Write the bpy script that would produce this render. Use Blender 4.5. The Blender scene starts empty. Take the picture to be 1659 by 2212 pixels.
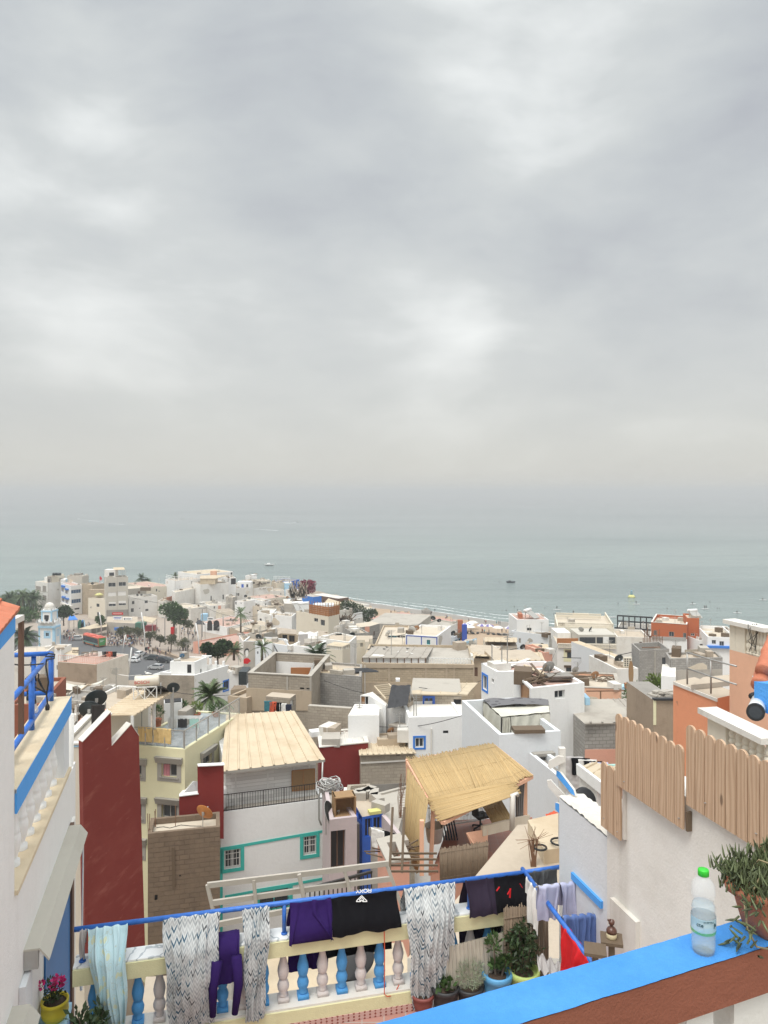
import bpy,bmesh,math,random
from mathutils import Vector as V,Matrix,noise as mnoise
R=math.radians
rnd=random.Random(7)
S=bpy.context.scene
COL=S.collection
# ------------------------------------------------------------------ camera, world, sun, exposure
F,CX,HY,HC=1620.0,829.5,1065.0,56.0
cam=bpy.data.cameras.new('camera');camo=bpy.data.objects.new('camera',cam);COL.objects.link(camo)
camo.location=(0,0,HC);camo.rotation_euler=(R(90),0,0)
cam.sensor_fit='VERTICAL';cam.sensor_height=24.0;cam.lens=24.0*F/2212.0
cam.shift_y=-41.0/2212.0;cam.clip_start=0.05;cam.clip_end=60000
S.camera=camo
S.view_settings.view_transform='Standard';S.view_settings.look='None'
S.view_settings.exposure=0.76;S.view_settings.gamma=1.0
S.cycles.volume_step_rate=1.0
SUN_EL,SUN_AZ=64.0,215.0
sl=bpy.data.lights.new('sun','SUN');slo=bpy.data.objects.new('sun',sl);COL.objects.link(slo)
sl.energy=1.25;sl.angle=R(22);sl.color=(1.0,0.965,0.90)
_sd=V((math.sin(R(SUN_AZ))*math.cos(R(SUN_EL)),math.cos(R(SUN_AZ))*math.cos(R(SUN_EL)),math.sin(R(SUN_EL))))
slo.rotation_euler=_sd.to_track_quat('Z','Y').to_euler()
def nd(nt,typ,ins=None,**props):
 n=nt.nodes.new(typ)
 for k,v in props.items():setattr(n,k,v)
 for k,v in(ins or{}).items():
  s=n.inputs[k]
  if isinstance(v,bpy.types.NodeSocket):nt.links.new(v,s)
  else:s.default_value=v
 return n
def mth(nt,op,a,b=0.0,c=None):
 i={0:a,1:b}
 if c is not None:i[2]=c
 return nd(nt,'ShaderNodeMath',i,operation=op).outputs[0]
def mixc(nt,f,a,b,mode='MIX'):
 n=nt.nodes.new('ShaderNodeMix');n.data_type='RGBA';n.blend_type=mode
 for k,v in((0,f),(6,a),(7,b)):
  if isinstance(v,bpy.types.NodeSocket):nt.links.new(v,n.inputs[k])
  else:n.inputs[k].default_value=v if k==0 else tuple(v)[:3]+(1,)
 return n.outputs[2]
def ramp(nt,f,stops):
 n=nd(nt,'ShaderNodeValToRGB',{0:f});e=n.color_ramp.elements
 while len(e)<len(stops):e.new(0.5)
 for i,(p,c)in enumerate(stops):
  e[i].position=p;e[i].color=(tuple(c)[:3]if hasattr(c,'__len__')else(c,c,c))+(1,)
 return n.outputs[0]
def maprange(nt,v,a,b,c,d,smooth=True):
 n=nd(nt,'ShaderNodeMapRange',{0:v,1:a,2:b,3:c,4:d})
 if smooth:n.interpolation_type='SMOOTHSTEP'
 return n.outputs[0]
def pixdir(px,py):return V((px-CX,F,HY-py)).normalized()
wd=bpy.data.worlds.new('World');S.world=wd;wd.use_nodes=True
nt=wd.node_tree;nt.nodes.clear()
tc=nd(nt,'ShaderNodeTexCoord').outputs['Generated']
sx=nd(nt,'ShaderNodeSeparateXYZ',{0:tc})
wv=nd(nt,'ShaderNodeTexNoise',{'Vector':tc,'Scale':2.2,'Detail':3.0}).outputs['Color']
wp=nd(nt,'ShaderNodeVectorMath',{0:wv,1:(0.5,0.5,0.5)},operation='SUBTRACT').outputs[0]
wp=nd(nt,'ShaderNodeVectorMath',{0:wp,1:(0.16,0.16,0.16)},operation='MULTIPLY').outputs[0]
cv=nd(nt,'ShaderNodeVectorMath',{0:tc,1:wp},operation='ADD').outputs[0]
cv=nd(nt,'ShaderNodeVectorMath',{0:cv},operation='NORMALIZE').outputs[0]
mp=nd(nt,'ShaderNodeMapping',{'Vector':cv,'Scale':(1.0,1.0,2.0),'Location':(0.35,0.0,0.12)}).outputs[0]
n1=nd(nt,'ShaderNodeTexNoise',{'Vector':mp,'Scale':3.6,'Detail':6.0,'Roughness':0.47}).outputs[0]
n2=nd(nt,'ShaderNodeTexNoise',{'Vector':mp,'Scale':1.35,'Detail':3.0,'Roughness':0.5}).outputs[0]
acc=mth(nt,'ADD',mth(nt,'MULTIPLY',n1,0.66),mth(nt,'ADD',mth(nt,'MULTIPLY',n2,0.32),0.02))
n3=nd(nt,'ShaderNodeTexNoise',{'Vector':nd(nt,'ShaderNodeMapping',{'Vector':cv,'Scale':(1.0,1.0,2.6),'Location':(3.1,1.0,0.4)}).outputs[0],'Scale':9.0,'Detail':6.0,'Roughness':0.55}).outputs[0]
acc=mth(nt,'ADD',acc,mth(nt,'MULTIPLY',mth(nt,'SUBTRACT',n3,0.5),0.26))
# where the photograph's thin and thick cloud lies: (pixel x, y, sharpness, amount)
for px,py,k,a in((930,750,420,0.20),(990,740,1300,0.12),(1010,50,70,0.15),(40,170,120,0.10),(410,420,200,0.08),(290,290,350,0.09),(480,60,300,0.06),(60,480,60,-0.06),(1350,90,90,0.05),(620,130,60,-0.15),(780,190,200,-0.10),(250,130,150,-0.05),(1350,480,22,-0.08),(1600,220,80,-0.06),(930,230,400,0.08),(700,330,300,0.07),(330,540,120,0.05),(220,720,500,0.06)):
 d=nd(nt,'ShaderNodeVectorMath',{0:cv,1:pixdir(px,py)},operation='DOT_PRODUCT').outputs['Value']
 g=mth(nt,'EXPONENT',mth(nt,'MULTIPLY',mth(nt,'SUBTRACT',d,1.0),float(k)))
 acc=mth(nt,'ADD',acc,mth(nt,'MULTIPLY',g,a))
cl=ramp(nt,acc,[(0.22,(0.275,0.288,0.315)),(0.42,(0.348,0.367,0.379)),(0.56,(0.412,0.430,0.430)),(0.84,(0.66,0.675,0.665))])
hz=mth(nt,'EXPONENT',mth(nt,'MULTIPLY',mth(nt,'MAXIMUM',sx.outputs[2],0.0),-6.2))
cl=mixc(nt,mth(nt,'MULTIPLY',hz,0.92),cl,(0.418,0.400,0.360))
up=maprange(nt,sx.outputs[2],0.58,0.95,1.0,3.3)
bk=maprange(nt,sx.outputs[1],0.35,-0.7,1.0,1.35)
cl=mixc(nt,1.0,cl,nd(nt,'ShaderNodeCombineColor',{0:up,1:up,2:up}).outputs[0],'MULTIPLY')
cl=mixc(nt,1.0,cl,nd(nt,'ShaderNodeCombineColor',{0:bk,1:bk,2:bk}).outputs[0],'MULTIPLY')
sky=nd(nt,'ShaderNodeTexSky',sky_type='NISHITA',sun_disc=False,sun_elevation=R(SUN_EL),sun_rotation=R(SUN_AZ))
bg1=nd(nt,'ShaderNodeBackground',{0:sky.outputs[0],1:0.07})
bg2=nd(nt,'ShaderNodeBackground',{0:cl,1:1.0})
mx=nd(nt,'ShaderNodeMixShader',{0:0.92,1:bg1.outputs[0],2:bg2.outputs[0]})
nd(nt,'ShaderNodeOutputWorld',{0:mx.outputs[0]})
# ------------------------------------------------------------------ pixel -> point
VIEW={'D':(0,0,1),'a1':(0,1196,.26455),'a2':(411.5,1196,.26455),'a3':(822.9,1250.8,.26455),'a4':(1220.1,1250.8,.26455),'b1':(109.7,1481.3,.26455),'b2':(466.3,1508.7,.26455),'b3':(713.2,1481.3,.26455),'b4':(1014.9,1481.3,.26455),'c1':(0,1261.8,.22317),'c2':(0,1700.7,.23147),'c3':(274.3,1700.7,.26455),'c4':(603.5,1700.7,.26455),'c5':(932.6,1810.4,.24802),'c6':(1261.8,1810.4,.23942),'c7':(1289.2,1453.8,.22289),'d1':(0,1196,.13889),'d2':(208.5,1206.9,.13889),'d3':(416.9,1206.9,.13889),'d4':(603.5,1261.8,.13889),'d5':(109.7,1316.7,.19841),'d6':(416.9,1338.6,.17857),'d7':(702.2,1338.6,.20502)}
def px(v,x,y):
 a,b,s=VIEW[v];return a+x*s,b+y*s
def W(v,x,y,d):
 x,y=px(v,x,y);return V(((x-CX)/F*d,d,HC-(y-HY)/F*d))
def Wz(v,x,y,z):
 X,Y=px(v,x,y);return W('D',X,Y,(HC-z)*F/(Y-HY))
def zat(v,y,d):return HC-(px(v,0,y)[1]-HY)/F*d
def ray(v,x,y):
 x,y=px(v,x,y);return V(((x-CX)/F,1.0,-(y-HY)/F))
def hit(v,x,y,p,n):
 r=ray(v,x,y);c=V((0,0,HC));return c+r*((p-c).dot(n)/r.dot(n))
# ------------------------------------------------------------------ meshes
class MB:
 def __init__(s):s.v=[];s.f=[];s.m=[]
 def face(s,pts,m=0):
  i=len(s.v);s.v+=[V(p)for p in pts];s.f.append(tuple(range(i,i+len(pts))));s.m.append(m);return s
 def add(s,vs,fs,m=0):
  i=len(s.v);s.v+=[V(p)for p in vs]
  for f in fs:s.f.append(tuple(i+k for k in f));s.m.append(m)
  return s
 def hexa(s,a,b,m=0):
  n=len(a);fs=[tuple(range(n-1,-1,-1)),tuple(range(n,2*n))]
  for k in range(n):fs.append((k,(k+1)%n,n+(k+1)%n,n+k))
  return s.add(list(a)+list(b),fs,m)
 def box(s,c,sz,rz=0.0,m=0,M=None):
  x,y,z=sz[0]/2,sz[1]/2,sz[2];Q=M or Matrix.Rotation(rz,3,'Z');c=V(c)
  a=[c+Q@V(p)for p in((-x,-y,0),(x,-y,0),(x,y,0),(-x,y,0))]
  b=[c+Q@V(p)for p in((-x,-y,z),(x,-y,z),(x,y,z),(-x,y,z))]
  return s.hexa(a,b,m)
 def bar(s,a,b,w,h=None,up=(0,0,1),m=0):
  a,b=V(a),V(b);h=h or w;t=(b-a).normalized();up=V(up)
  if abs(t.dot(up))>.98:up=V((0,1,0))
  r=t.cross(up).normalized()*w/2;u=r.cross(t).normalized()*h/2
  return s.hexa([a-r-u,a+r-u,a+r+u,a-r+u],[b-r-u,b+r-u,b+r+u,b-r+u],m)
 def tube(s,path,r,n=8,m=0,cap=True):
  path=[V(p)for p in path];rr=r if hasattr(r,'__len__')else[r]*len(path)
  vs=[];fs=[];K=len(path);u=None
  for i,p in enumerate(path):
   t=(path[min(i+1,K-1)]-path[max(i-1,0)]).normalized()
   if u is None:
    u=t.cross(V((0,0,1))if abs(t.z)<.95 else V((0,1,0))).normalized()
   else:
    u=(u-t*u.dot(t));u=u.normalized()if u.length>1e-6 else t.orthogonal().normalized()
   w=t.cross(u)
   for k in range(n):
    a=2*math.pi*k/n;vs.append(p+(u*math.cos(a)+w*math.sin(a))*rr[i])
  for i in range(K-1):
   for k in range(n):fs.append((i*n+k,i*n+(k+1)%n,(i+1)*n+(k+1)%n,(i+1)*n+k))
  if cap:fs+=[tuple(range(n-1,-1,-1)),tuple(range((K-1)*n,K*n))]
  return s.add(vs,fs,m)
 def lathe(s,c,prof,n=16,m=0,M=None,seg=None):
  c=V(c);Q=M or Matrix.Identity(3);vs=[];fs=[]
  for r,z in prof:
   for k in range(n):
    a=2*math.pi*k/n;vs.append(c+Q@V((r*math.cos(a),r*math.sin(a),z)))
  for i in range(len(prof)-1):
   for k in range(n):fs.append((i*n+k,i*n+(k+1)%n,(i+1)*n+(k+1)%n,(i+1)*n+k))
  if prof[0][0]>1e-5:fs.append(tuple(range(n-1,-1,-1)))
  if prof[-1][0]>1e-5:fs.append(tuple(range((len(prof)-1)*n,len(prof)*n)))
  return s.add(vs,fs,m)
 def surf(s,fn,nu,nv,m=0,wrap=False):
  vs=[fn(i/nu,j/nv)for j in range(nv+1)for i in range(nu+1)];fs=[]
  for j in range(nv):
   for i in range(nu):
    a=j*(nu+1)+i;fs.append((a,a+1,a+nu+2,a+nu+1))
  return s.add(vs,fs,m)
 def prism(s,pts,off,m=0):
  pts=[V(p)for p in pts];return s.hexa(pts,[p+V(off)for p in pts],m)
 def ball(s,c,r,n=10,k=7,m=0,sc=(1,1,1)):
  c=V(c);return s.surf(lambda u,v:c+V((r*sc[0]*math.sin(math.pi*v)*math.cos(2*math.pi*u),r*sc[1]*math.sin(math.pi*v)*math.sin(2*math.pi*u),r*sc[2]*math.cos(math.pi*v))),n,k,m)
ORG={}
def link(o):COL.objects.link(o);return o
def tag(o,label=None,cat=None,group=None,kind=None):
 for k,v in(('label',label),('category',cat),('group',group),('kind',kind)):
  if v:o[k]=v
 return o
def root(name,label,cat,loc=(0,0,0),group=None,kind=None):
 o=link(bpy.data.objects.new(name,None));o.location=loc;o.empty_display_size=.3;ORG[o.name]=V(loc);return tag(o,label,cat,group,kind)
def obj(name,mb,mats,parent=None,smooth=False,origin=None,uv=True,label=None,vuv=None):
 og=ORG[parent.name]if parent else V(origin or(0,0,0))
 me=bpy.data.meshes.new(name);me.from_pydata([tuple(p-og)for p in mb.v],[],mb.f)
 if not isinstance(mats,(list,tuple)):mats=[mats]
 for m in mats:me.materials.append(MT[m]if isinstance(m,str)else m)
 if len(mats)>1:me.polygons.foreach_set('material_index',mb.m)
 if smooth:me.polygons.foreach_set('use_smooth',[True]*len(mb.f))
 if vuv:
  ul=me.uv_layers.new(name='UVMap').data
  for l in me.loops:ul[l.index].uv=vuv[l.vertex_index]
 elif uv:
  ul=me.uv_layers.new(name='UVMap').data
  for p in me.polygons:
   n=p.normal
   if abs(n.z)>.75:
    for li in p.loop_indices:
     q=mb.v[me.loops[li].vertex_index];ul[li].uv=(q.x,q.y)
   else:
    t=V((-n.y,n.x,0)).normalized()
    for li in p.loop_indices:
     q=mb.v[me.loops[li].vertex_index];ul[li].uv=(q.dot(t),q.z)
 me.update()
 o=link(bpy.data.objects.new(name,me));ORG[o.name]=og
 if parent:o.parent=parent
 else:o.location=og
 if label:o['label']=label
 return o
def thing(name,mb,mats,label,cat,origin=None,group=None,kind=None,smooth=False,uv=True):
 if origin is None:
  n=len(mb.v);origin=(sum(p.x for p in mb.v)/n,sum(p.y for p in mb.v)/n,min(p.z for p in mb.v))
 return tag(obj(name,mb,mats,None,smooth,origin,uv),label,cat,group,kind)
def dup(o,loc,rz=0.0,sc=1.0,label=None,group=None,rot=None):
 c=link(o.copy());c.location=loc;c.rotation_euler=rot or(0,0,rz);c.scale=(sc,sc,sc)
 if label:c['label']=label
 if group:c['group']=group
 for ch in o.children:
  k=link(ch.copy());k.parent=c
  for g in ch.children:
   q=link(g.copy());q.parent=k
 return c
# ------------------------------------------------------------------ materials
MT={}
def newmat(name):
 m=bpy.data.materials.new(name);m.use_nodes=True;t=m.node_tree;t.nodes.clear();MT[name]=m
 p=nd(t,'ShaderNodeBsdfPrincipled');nd(t,'ShaderNodeOutputMaterial',{0:p.outputs[0]});return t,p
def pos(t):return nd(t,'ShaderNodeNewGeometry').outputs['Position']
def scaled(t,v,sc,loc=(0,0,0)):return nd(t,'ShaderNodeMapping',{'Vector':v,'Scale':sc,'Location':loc}).outputs[0]
def noi(t,v,sc,det=4.0,ro=.55):return nd(t,'ShaderNodeTexNoise',{'Vector':v,'Scale':sc,'Detail':det,'Roughness':ro}).outputs[0]
def bump(t,p,h,s,dist=.02):p.inputs['Normal'].default_value;t.links.new(nd(t,'ShaderNodeBump',{'Height':h,'Strength':s,'Distance':dist}).outputs[0],p.inputs['Normal'])
def mul(c,k):return tuple(min(1,a*k)for a in c[:3])
def plain(name,col,rough=.7,metal=0.0,var=.12,sc=3.0,coat=0.0,alpha=None,b=0.0):
 t,p=newmat(name);v=pos(t);n=noi(t,v,sc)
 t.links.new(mixc(t,n,mul(col,1-var),mul(col,1+var)),p.inputs['Base Color'])
 p.inputs['Roughness'].default_value=rough;p.inputs['Metallic'].default_value=metal
 if alpha is not None:p.inputs['Alpha'].default_value=alpha
 if b:bump(t,p,noi(t,v,sc*12),b)
 return MT[name]
def plaster(name,col,dirt=.5,dirtcol=None,streak=.35,sc=1.0,rough=.92,b=.25,chip=None):
 t,p=newmat(name);v=pos(t);dc=dirtcol or(col[0]*.62,col[1]*.57,col[2]*.50)
 n1=noi(t,v,.55*sc,6,.6);n2=noi(t,scaled(t,v,(2.2*sc,2.2*sc,.22*sc)),1.0,5,.6);n3=noi(t,v,7*sc,4)
 f=mth(t,'MULTIPLY',maprange(t,n1,.45,.8,0,1),dirt)
 c=mixc(t,f,col,dc)
 c=mixc(t,mth(t,'MULTIPLY',maprange(t,n2,.55,.85,0,1),streak),c,mul(dc,.85))
 c=mixc(t,mth(t,'MULTIPLY',maprange(t,n3,.35,.75,0,1),.12),c,mul(col,.7))
 if chip:
  n4=noi(t,v,3.1*sc,6,.65);c=mixc(t,maprange(t,n4,.69,.71,0,1),c,chip)
 t.links.new(c,p.inputs['Base Color']);p.inputs['Roughness'].default_value=rough
 bump(t,p,mth(t,'ADD',noi(t,v,5*sc,6,.6),mth(t,'MULTIPLY',noi(t,v,40*sc,2),.25)),b,.03)
 return MT[name]
def blocks(name,col,mortar,bw=.42,bh=.21,ms=.018,dirt=.5,b=.6,smear=.0):
 t,p=newmat(name);uv=nd(t,'ShaderNodeTexCoord').outputs['UV'];v=pos(t)
 wob=nd(t,'ShaderNodeVectorMath',{0:nd(t,'ShaderNodeTexNoise',{'Vector':v,'Scale':2.0}).outputs['Color'],1:(.03,.03,0)},operation='MULTIPLY').outputs[0]
 uw=nd(t,'ShaderNodeVectorMath',{0:uv,1:wob},operation='ADD').outputs[0]
 br=nd(t,'ShaderNodeTexBrick',{'Vector':uw,'Color1':mul(col,.86)+(1,),'Color2':mul(col,1.12)+(1,),'Mortar':tuple(mortar)+(1,),'Scale':1.0,'Mortar Size':ms,'Mortar Smooth':.2,'Bias':0.0,'Brick Width':bw,'Row Height':bh})
 n1=noi(t,v,.6,6,.6);n2=noi(t,v,6,5,.6)
 c=mixc(t,mth(t,'MULTIPLY',maprange(t,n1,.4,.75,0,1),dirt),br.outputs[0],mul(col,.6))
 c=mixc(t,mth(t,'MULTIPLY',n2,.35),c,mul(mortar,1.1))
 if smear:c=mixc(t,maprange(t,noi(t,v,.9,7,.65),.42,.5,0,smear),c,mixc(t,noi(t,v,2.5,6,.7),mul(col,.62),mul(col,1.25)))
 t.links.new(c,p.inputs['Base Color']);p.inputs['Roughness'].default_value=.95
 bump(t,p,mth(t,'ADD',mth(t,'MULTIPLY',br.outputs[1],-1.0),mth(t,'MULTIPLY',n2,.5)),b,.03)
 return MT[name]
def grain(name,c1,c2,su=18.0,sv=1.2,rough=.75,knots=True,axis='UV',b=.3):
 t,p=newmat(name);uv=nd(t,'ShaderNodeTexCoord').outputs['UV']if axis=='UV' else pos(t)
 ri=nd(t,'ShaderNodeNewGeometry').outputs['Random Per Island']
 off=nd(t,'ShaderNodeCombineXYZ',{0:mth(t,'MULTIPLY',ri,9.0),1:mth(t,'MULTIPLY',ri,31.0),2:0.0}).outputs[0]
 q=nd(t,'ShaderNodeVectorMath',{0:uv,1:off},operation='ADD').outputs[0]
 q=scaled(t,q,(su,sv,1));w=noi(t,scaled(t,q,(.25,.9,1)),1.0,3)
 wq=nd(t,'ShaderNodeVectorMath',{0:q,1:nd(t,'ShaderNodeCombineXYZ',{0:mth(t,'MULTIPLY',w,3.2)}).outputs[0]},operation='ADD').outputs[0]
 n=nd(t,'ShaderNodeTexWave',{'Vector':wq,'Scale':.5,'Distortion':1.2,'Detail':3.0},bands_direction='X').outputs['Fac']if knots else noi(t,q,1.0,5)
 c=mixc(t,n,c1,c2);c=mixc(t,mth(t,'MULTIPLY',ri,.6 if not knots else .35),c,mul(c1,.55 if not knots else .72))
 if knots:
  vo=nd(t,'ShaderNodeTexVoronoi',{'Vector':scaled(t,q,(.42,4.2,1)),'Scale':1.0}).outputs['Distance']
  c=mixc(t,maprange(t,vo,.15,.07,0,.9),c,mul(c2,.35))
 c=mixc(t,mth(t,'MULTIPLY',noi(t,pos(t),3.0,5),.25),c,mul(c2,.55))
 t.links.new(c,p.inputs['Base Color']);p.inputs['Roughness'].default_value=rough;bump(t,p,n,b,.004)
 return MT[name]
def glassy(name,col,rough=.08):
 t,p=newmat(name);t.links.new(mixc(t,noi(t,pos(t),.8),mul(col,.6),mul(col,1.5)),p.inputs['Base Color']);p.inputs['Roughness'].default_value=rough;return MT[name]
plaster('white',(.755,.735,.695),.5,(.50,.45,.38),.45)
plaster('white_warm',(.70,.65,.57),.65,(.47,.41,.33),.45)
plaster('white_clean',(.80,.795,.78),.3,(.58,.55,.50),.3)
plaster('white_cool',(.68,.70,.715),.3,(.60,.60,.60),.20)
plaster('white_old',(.68,.65,.60),.75,(.47,.42,.35),.60)
plaster('cream',(.69,.63,.52),.35,(.58,.51,.40),.35)
plaster('pale_yellow',(.70,.66,.44),.18,(.62,.56,.36),.25)
plaster('yellow_green',(.68,.655,.40),.55,(.60,.56,.34),.25,sc=2.0,chip=(.68,.64,.52))
plaster('beige',(.62,.54,.43),.6,(.42,.35,.27),.5)
plaster('greige',(.50,.47,.41),.3,(.38,.35,.30),.35)
plaster('sand_render',(.46,.37,.27),.8,(.30,.235,.17),.55,b=.5)
plaster('brown_render',(.33,.25,.18),.85,(.185,.135,.095),.6,b=.8)
plaster('concrete',(.42,.385,.335),.7,(.24,.215,.185),.5,b=.4)
plaster('concrete_dark',(.27,.25,.225),.7,(.15,.135,.12),.5,b=.4)
plaster('dust_roof',(.47,.395,.31),.75,(.35,.29,.225),.1,sc=1.6,b=.4)
plaster('pale_roof',(.54,.47,.375),.7,(.45,.38,.30),.1,sc=1.6)
plaster('pink_roof',(.47,.31,.255),.7,(.42,.28,.23),.1,sc=1.5)
plaster('red_wall',(.19,.029,.022),.6,(.26,.062,.048),.0,sc=.9,b=.2)
t=MT['red_wall'].node_tree;p=[q for q in t.nodes if q.bl_idname=='ShaderNodeBsdfPrincipled'][0];c0=p.inputs['Base Color'].links[0].from_socket;v=pos(t)
dg_=nd(t,'ShaderNodeMapping',{'Vector':nd(t,'ShaderNodeMapping',{'Vector':v,'Rotation':(0,R(38),0)}).outputs[0],'Scale':(.25,1,2.6)}).outputs[0]
c=mixc(t,mth(t,'MULTIPLY',maprange(t,noi(t,dg_,1.3,6,.6),.53,.78,0,1),.55),c0,(.34,.12,.09));c=mixc(t,mth(t,'MULTIPLY',maprange(t,noi(t,dg_,5,4,.6),.66,.74,0,1),.4),c,(.40,.17,.13));t.links.new(c,p.inputs['Base Color'])
plaster('dark_red',(.205,.022,.018),.25,(.15,.02,.018),.15)
plaster('orange_wall',(.72,.30,.165),.35,(.55,.24,.14),.3,chip=(.42,.20,.12))
plaster('orange_pale',(.74,.43,.29),.5,(.60,.36,.26),.3)
plaster('orange_deep',(.44,.12,.045),.3,(.34,.10,.05),.2)
plaster('lilac',(.50,.42,.42),.5,(.36,.31,.30),.4)
plaster('salmon',(.66,.34,.25),.4,(.5,.28,.2),.3)
plaster('teal_trim',(.055,.46,.40),.3,(.05,.36,.31),.2)
plaster('blue_trim',(.045,.20,.62),.2,(.04,.16,.48),.1)
plaster('navy_trim',(.05,.10,.42),.2,(.05,.08,.3),.1)
plaster('light_blue',(.40,.63,.80),.3,(.33,.5,.62),.2)
plaster('band_blue',(.085,.34,.78),.25,(.075,.28,.64),.0,sc=2.5,b=.3)
plaster('rail_blue',(.048,.235,.60),.75,(.09,.33,.70),.12,sc=5.0,b=.35,chip=(.22,.42,.70))
plaster('rail_brown',(.265,.090,.052),.5,(.20,.066,.038),.1,sc=3.0,b=.25)
plaster('marble_sand',(.66,.55,.39),.7,(.48,.37,.24),.0,sc=4)
plaster('grey_trim',(.34,.32,.285),.3,(.25,.235,.21),.3)
blocks('block_grey',(.40,.345,.275),(.27,.23,.185),dirt=.8,smear=.35)
blocks('block_tan',(.49,.395,.28),(.32,.255,.18),dirt=.8,smear=.3)
blocks('block_cool',(.36,.34,.315),(.23,.215,.195))
blocks('block_pale',(.50,.45,.375),(.34,.295,.24))
blocks('block_brown',(.20,.145,.10),(.13,.095,.068),.5,.25,.012,.8,1.0,smear=.95)
blocks('block_dark',(.24,.225,.205),(.15,.14,.125))
glassy('pane',(.035,.042,.05));glassy('pane_blue',(.045,.10,.19));glassy('dark',(.012,.012,.014),.5)
plain('frame_white',(.68,.68,.66),.5);plain('frame_blue',(.03,.12,.52),.5,var=.2);plain('frame_brown',(.13,.07,.045),.6)
plain('frame_grey',(.36,.35,.33),.6);plain('shutter',(.30,.27,.24),.7);plain('shutter_white',(.70,.68,.65),.7);plain('frame_teal',(.05,.44,.38),.6)
plain('iron',(.045,.040,.038),.55,.3);plain('steel',(.42,.41,.39),.45,.6);plain('rust',(.20,.105,.06),.85,var=.35,sc=8)
plain('black',(.014,.014,.016),.55);plain('black_rubber',(.02,.02,.02),.7);plain('chrome',(.6,.6,.6),.25,.9)
plain('pipe_blue',(.03,.14,.50),.45,var=.45,sc=14);plain('pipe_blue_faded',(.12,.30,.62),.5,var=.3,sc=12)
plain('door_blue',(.02,.15,.40),.45,var=.1);plain('door_wood',(.34,.17,.07),.55,var=.3,sc=5)
plain('terracotta',(.42,.155,.085),.8,var=.22,sc=9,b=.2);plain('terracotta_tile',(.50,.17,.095),.75,var=.28,sc=7,b=.3)
plain('soil',(.075,.05,.035),.95,var=.4,sc=30,b=.6)
grain('fence_wood',(.62,.44,.30),(.46,.295,.185),15,.55)
grain('old_wood',(.20,.14,.09),(.12,.085,.055),30,2,knots=False)
grain('crate_wood',(.40,.25,.12),(.28,.16,.075),20,2)
grain('orange_wood',(.48,.21,.075),(.36,.14,.05),6,2,knots=False)
grain('reed',(.66,.49,.25),(.38,.25,.10),40,2.0,knots=False,b=.8)
grain('reed_roof',(.70,.51,.26),(.38,.245,.095),40,2.0,knots=False,b=.8)
grain('reed_old',(.34,.255,.175),(.17,.12,.08),60,3.0,knots=False,b=.8)
def sheetmat(name,col,dcol,rough=.6,amt=.7):
 t,p=newmat(name);v=pos(t)
 f=mth(t,'MULTIPLY',maprange(t,noi(t,v,.9,6,.62),.42,.72,0,1),amt)
 c=mixc(t,f,col,dcol);c=mixc(t,mth(t,'MULTIPLY',noi(t,v,9,4),.25),c,mul(dcol,.7))
 t.links.new(c,p.inputs['Base Color']);p.inputs['Roughness'].default_value=rough
sheetmat('sheet_beige',(.59,.485,.345),(.46,.35,.225));sheetmat('sheet_tan',(.60,.50,.36),(.42,.33,.22));sheetmat('sheet_grey',(.40,.36,.31),(.27,.235,.195))
sheetmat('sheet_old',(.44,.37,.29),(.26,.20,.15));sheetmat('sheet_white',(.70,.67,.62),(.50,.44,.38));sheetmat('sheet_brown',(.33,.24,.16),(.20,.14,.09));sheetmat('sheet_red',(.50,.27,.22),(.42,.24,.19))
sheetmat('metal_beige',(.50,.475,.41),(.40,.37,.31),.45,.6)
def tilemat(name,c1,c2,sz=.3,mortar=(.4,.38,.35),rough=.4):
 t,p=newmat(name);uv=nd(t,'ShaderNodeTexCoord').outputs['UV']
 br=nd(t,'ShaderNodeTexBrick',{'Vector':uv,'Color1':tuple(c1)+(1,),'Color2':tuple(c2)+(1,),'Mortar':tuple(mortar)+(1,),'Scale':1.0,'Mortar Size':.008,'Brick Width':sz,'Row Height':sz},offset=0.0)
 c=mixc(t,mth(t,'MULTIPLY',noi(t,pos(t),1.5,5),.35),br.outputs[0],mul(c1,.65))
 t.links.new(c,p.inputs['Base Color']);p.inputs['Roughness'].default_value=rough
tilemat('tile_grey',(.36,.40,.42),(.17,.20,.22),.33);tilemat('tile_red',(.42,.17,.105),(.36,.14,.09),.3,(.35,.22,.17));tilemat('tile_pink',(.45,.24,.20),(.40,.21,.17),.25)
# ------------------------------------------------------------------ the setting: ground, beach, sea
PROF=[(-60,4),(0,9),(8,9),(12,14),(20,19),(30,23),(45,27),(60,30.5),(80,34),(100,36.5),(120,40),(150,44),(180,47.5),(200,49.6),(300,50.5),(900,51)]
SHORE=[(-9000,700),(-700,330),(-400,332),(-160,335),(-122,352),(-108,455),(-95,452),(-60,432),(-18,392),(-1.5,378),(27,353),(52,327),(70.6,315),(110,296),(160,283),(300,262),(700,235),(9000,100)]
def lerp_t(T,x):
 for(a,p),(b,q)in zip(T,T[1:]):
  if x<=b:return p+(q-p)*max(0,(x-a))/(b-a)
 return T[-1][1]
def shore_s(x,y):return(lerp_t(SHORE,x)-y)*.86
def ground(x,y):
 p=HC-lerp_t(PROF,y);s=shore_s(x,y)
 k=min(1,max(0,(x+30)/25));b=(.34*(1-k)+.052*k)*s if s>0 else .08*s
 return max(-40,min(p,b))
gys=[-40,-20,0,4,8,12,16,20,26,32,40,50,60,70,80,95,110,125,140,155,170,185,200]+list(range(206,480,5))+[500,540,600,700]
gxs=[-700,-500,-400]+list(range(-330,331,9))+[400,500,700]
gm,bm,wm_=MB(),MB(),MB()
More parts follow.
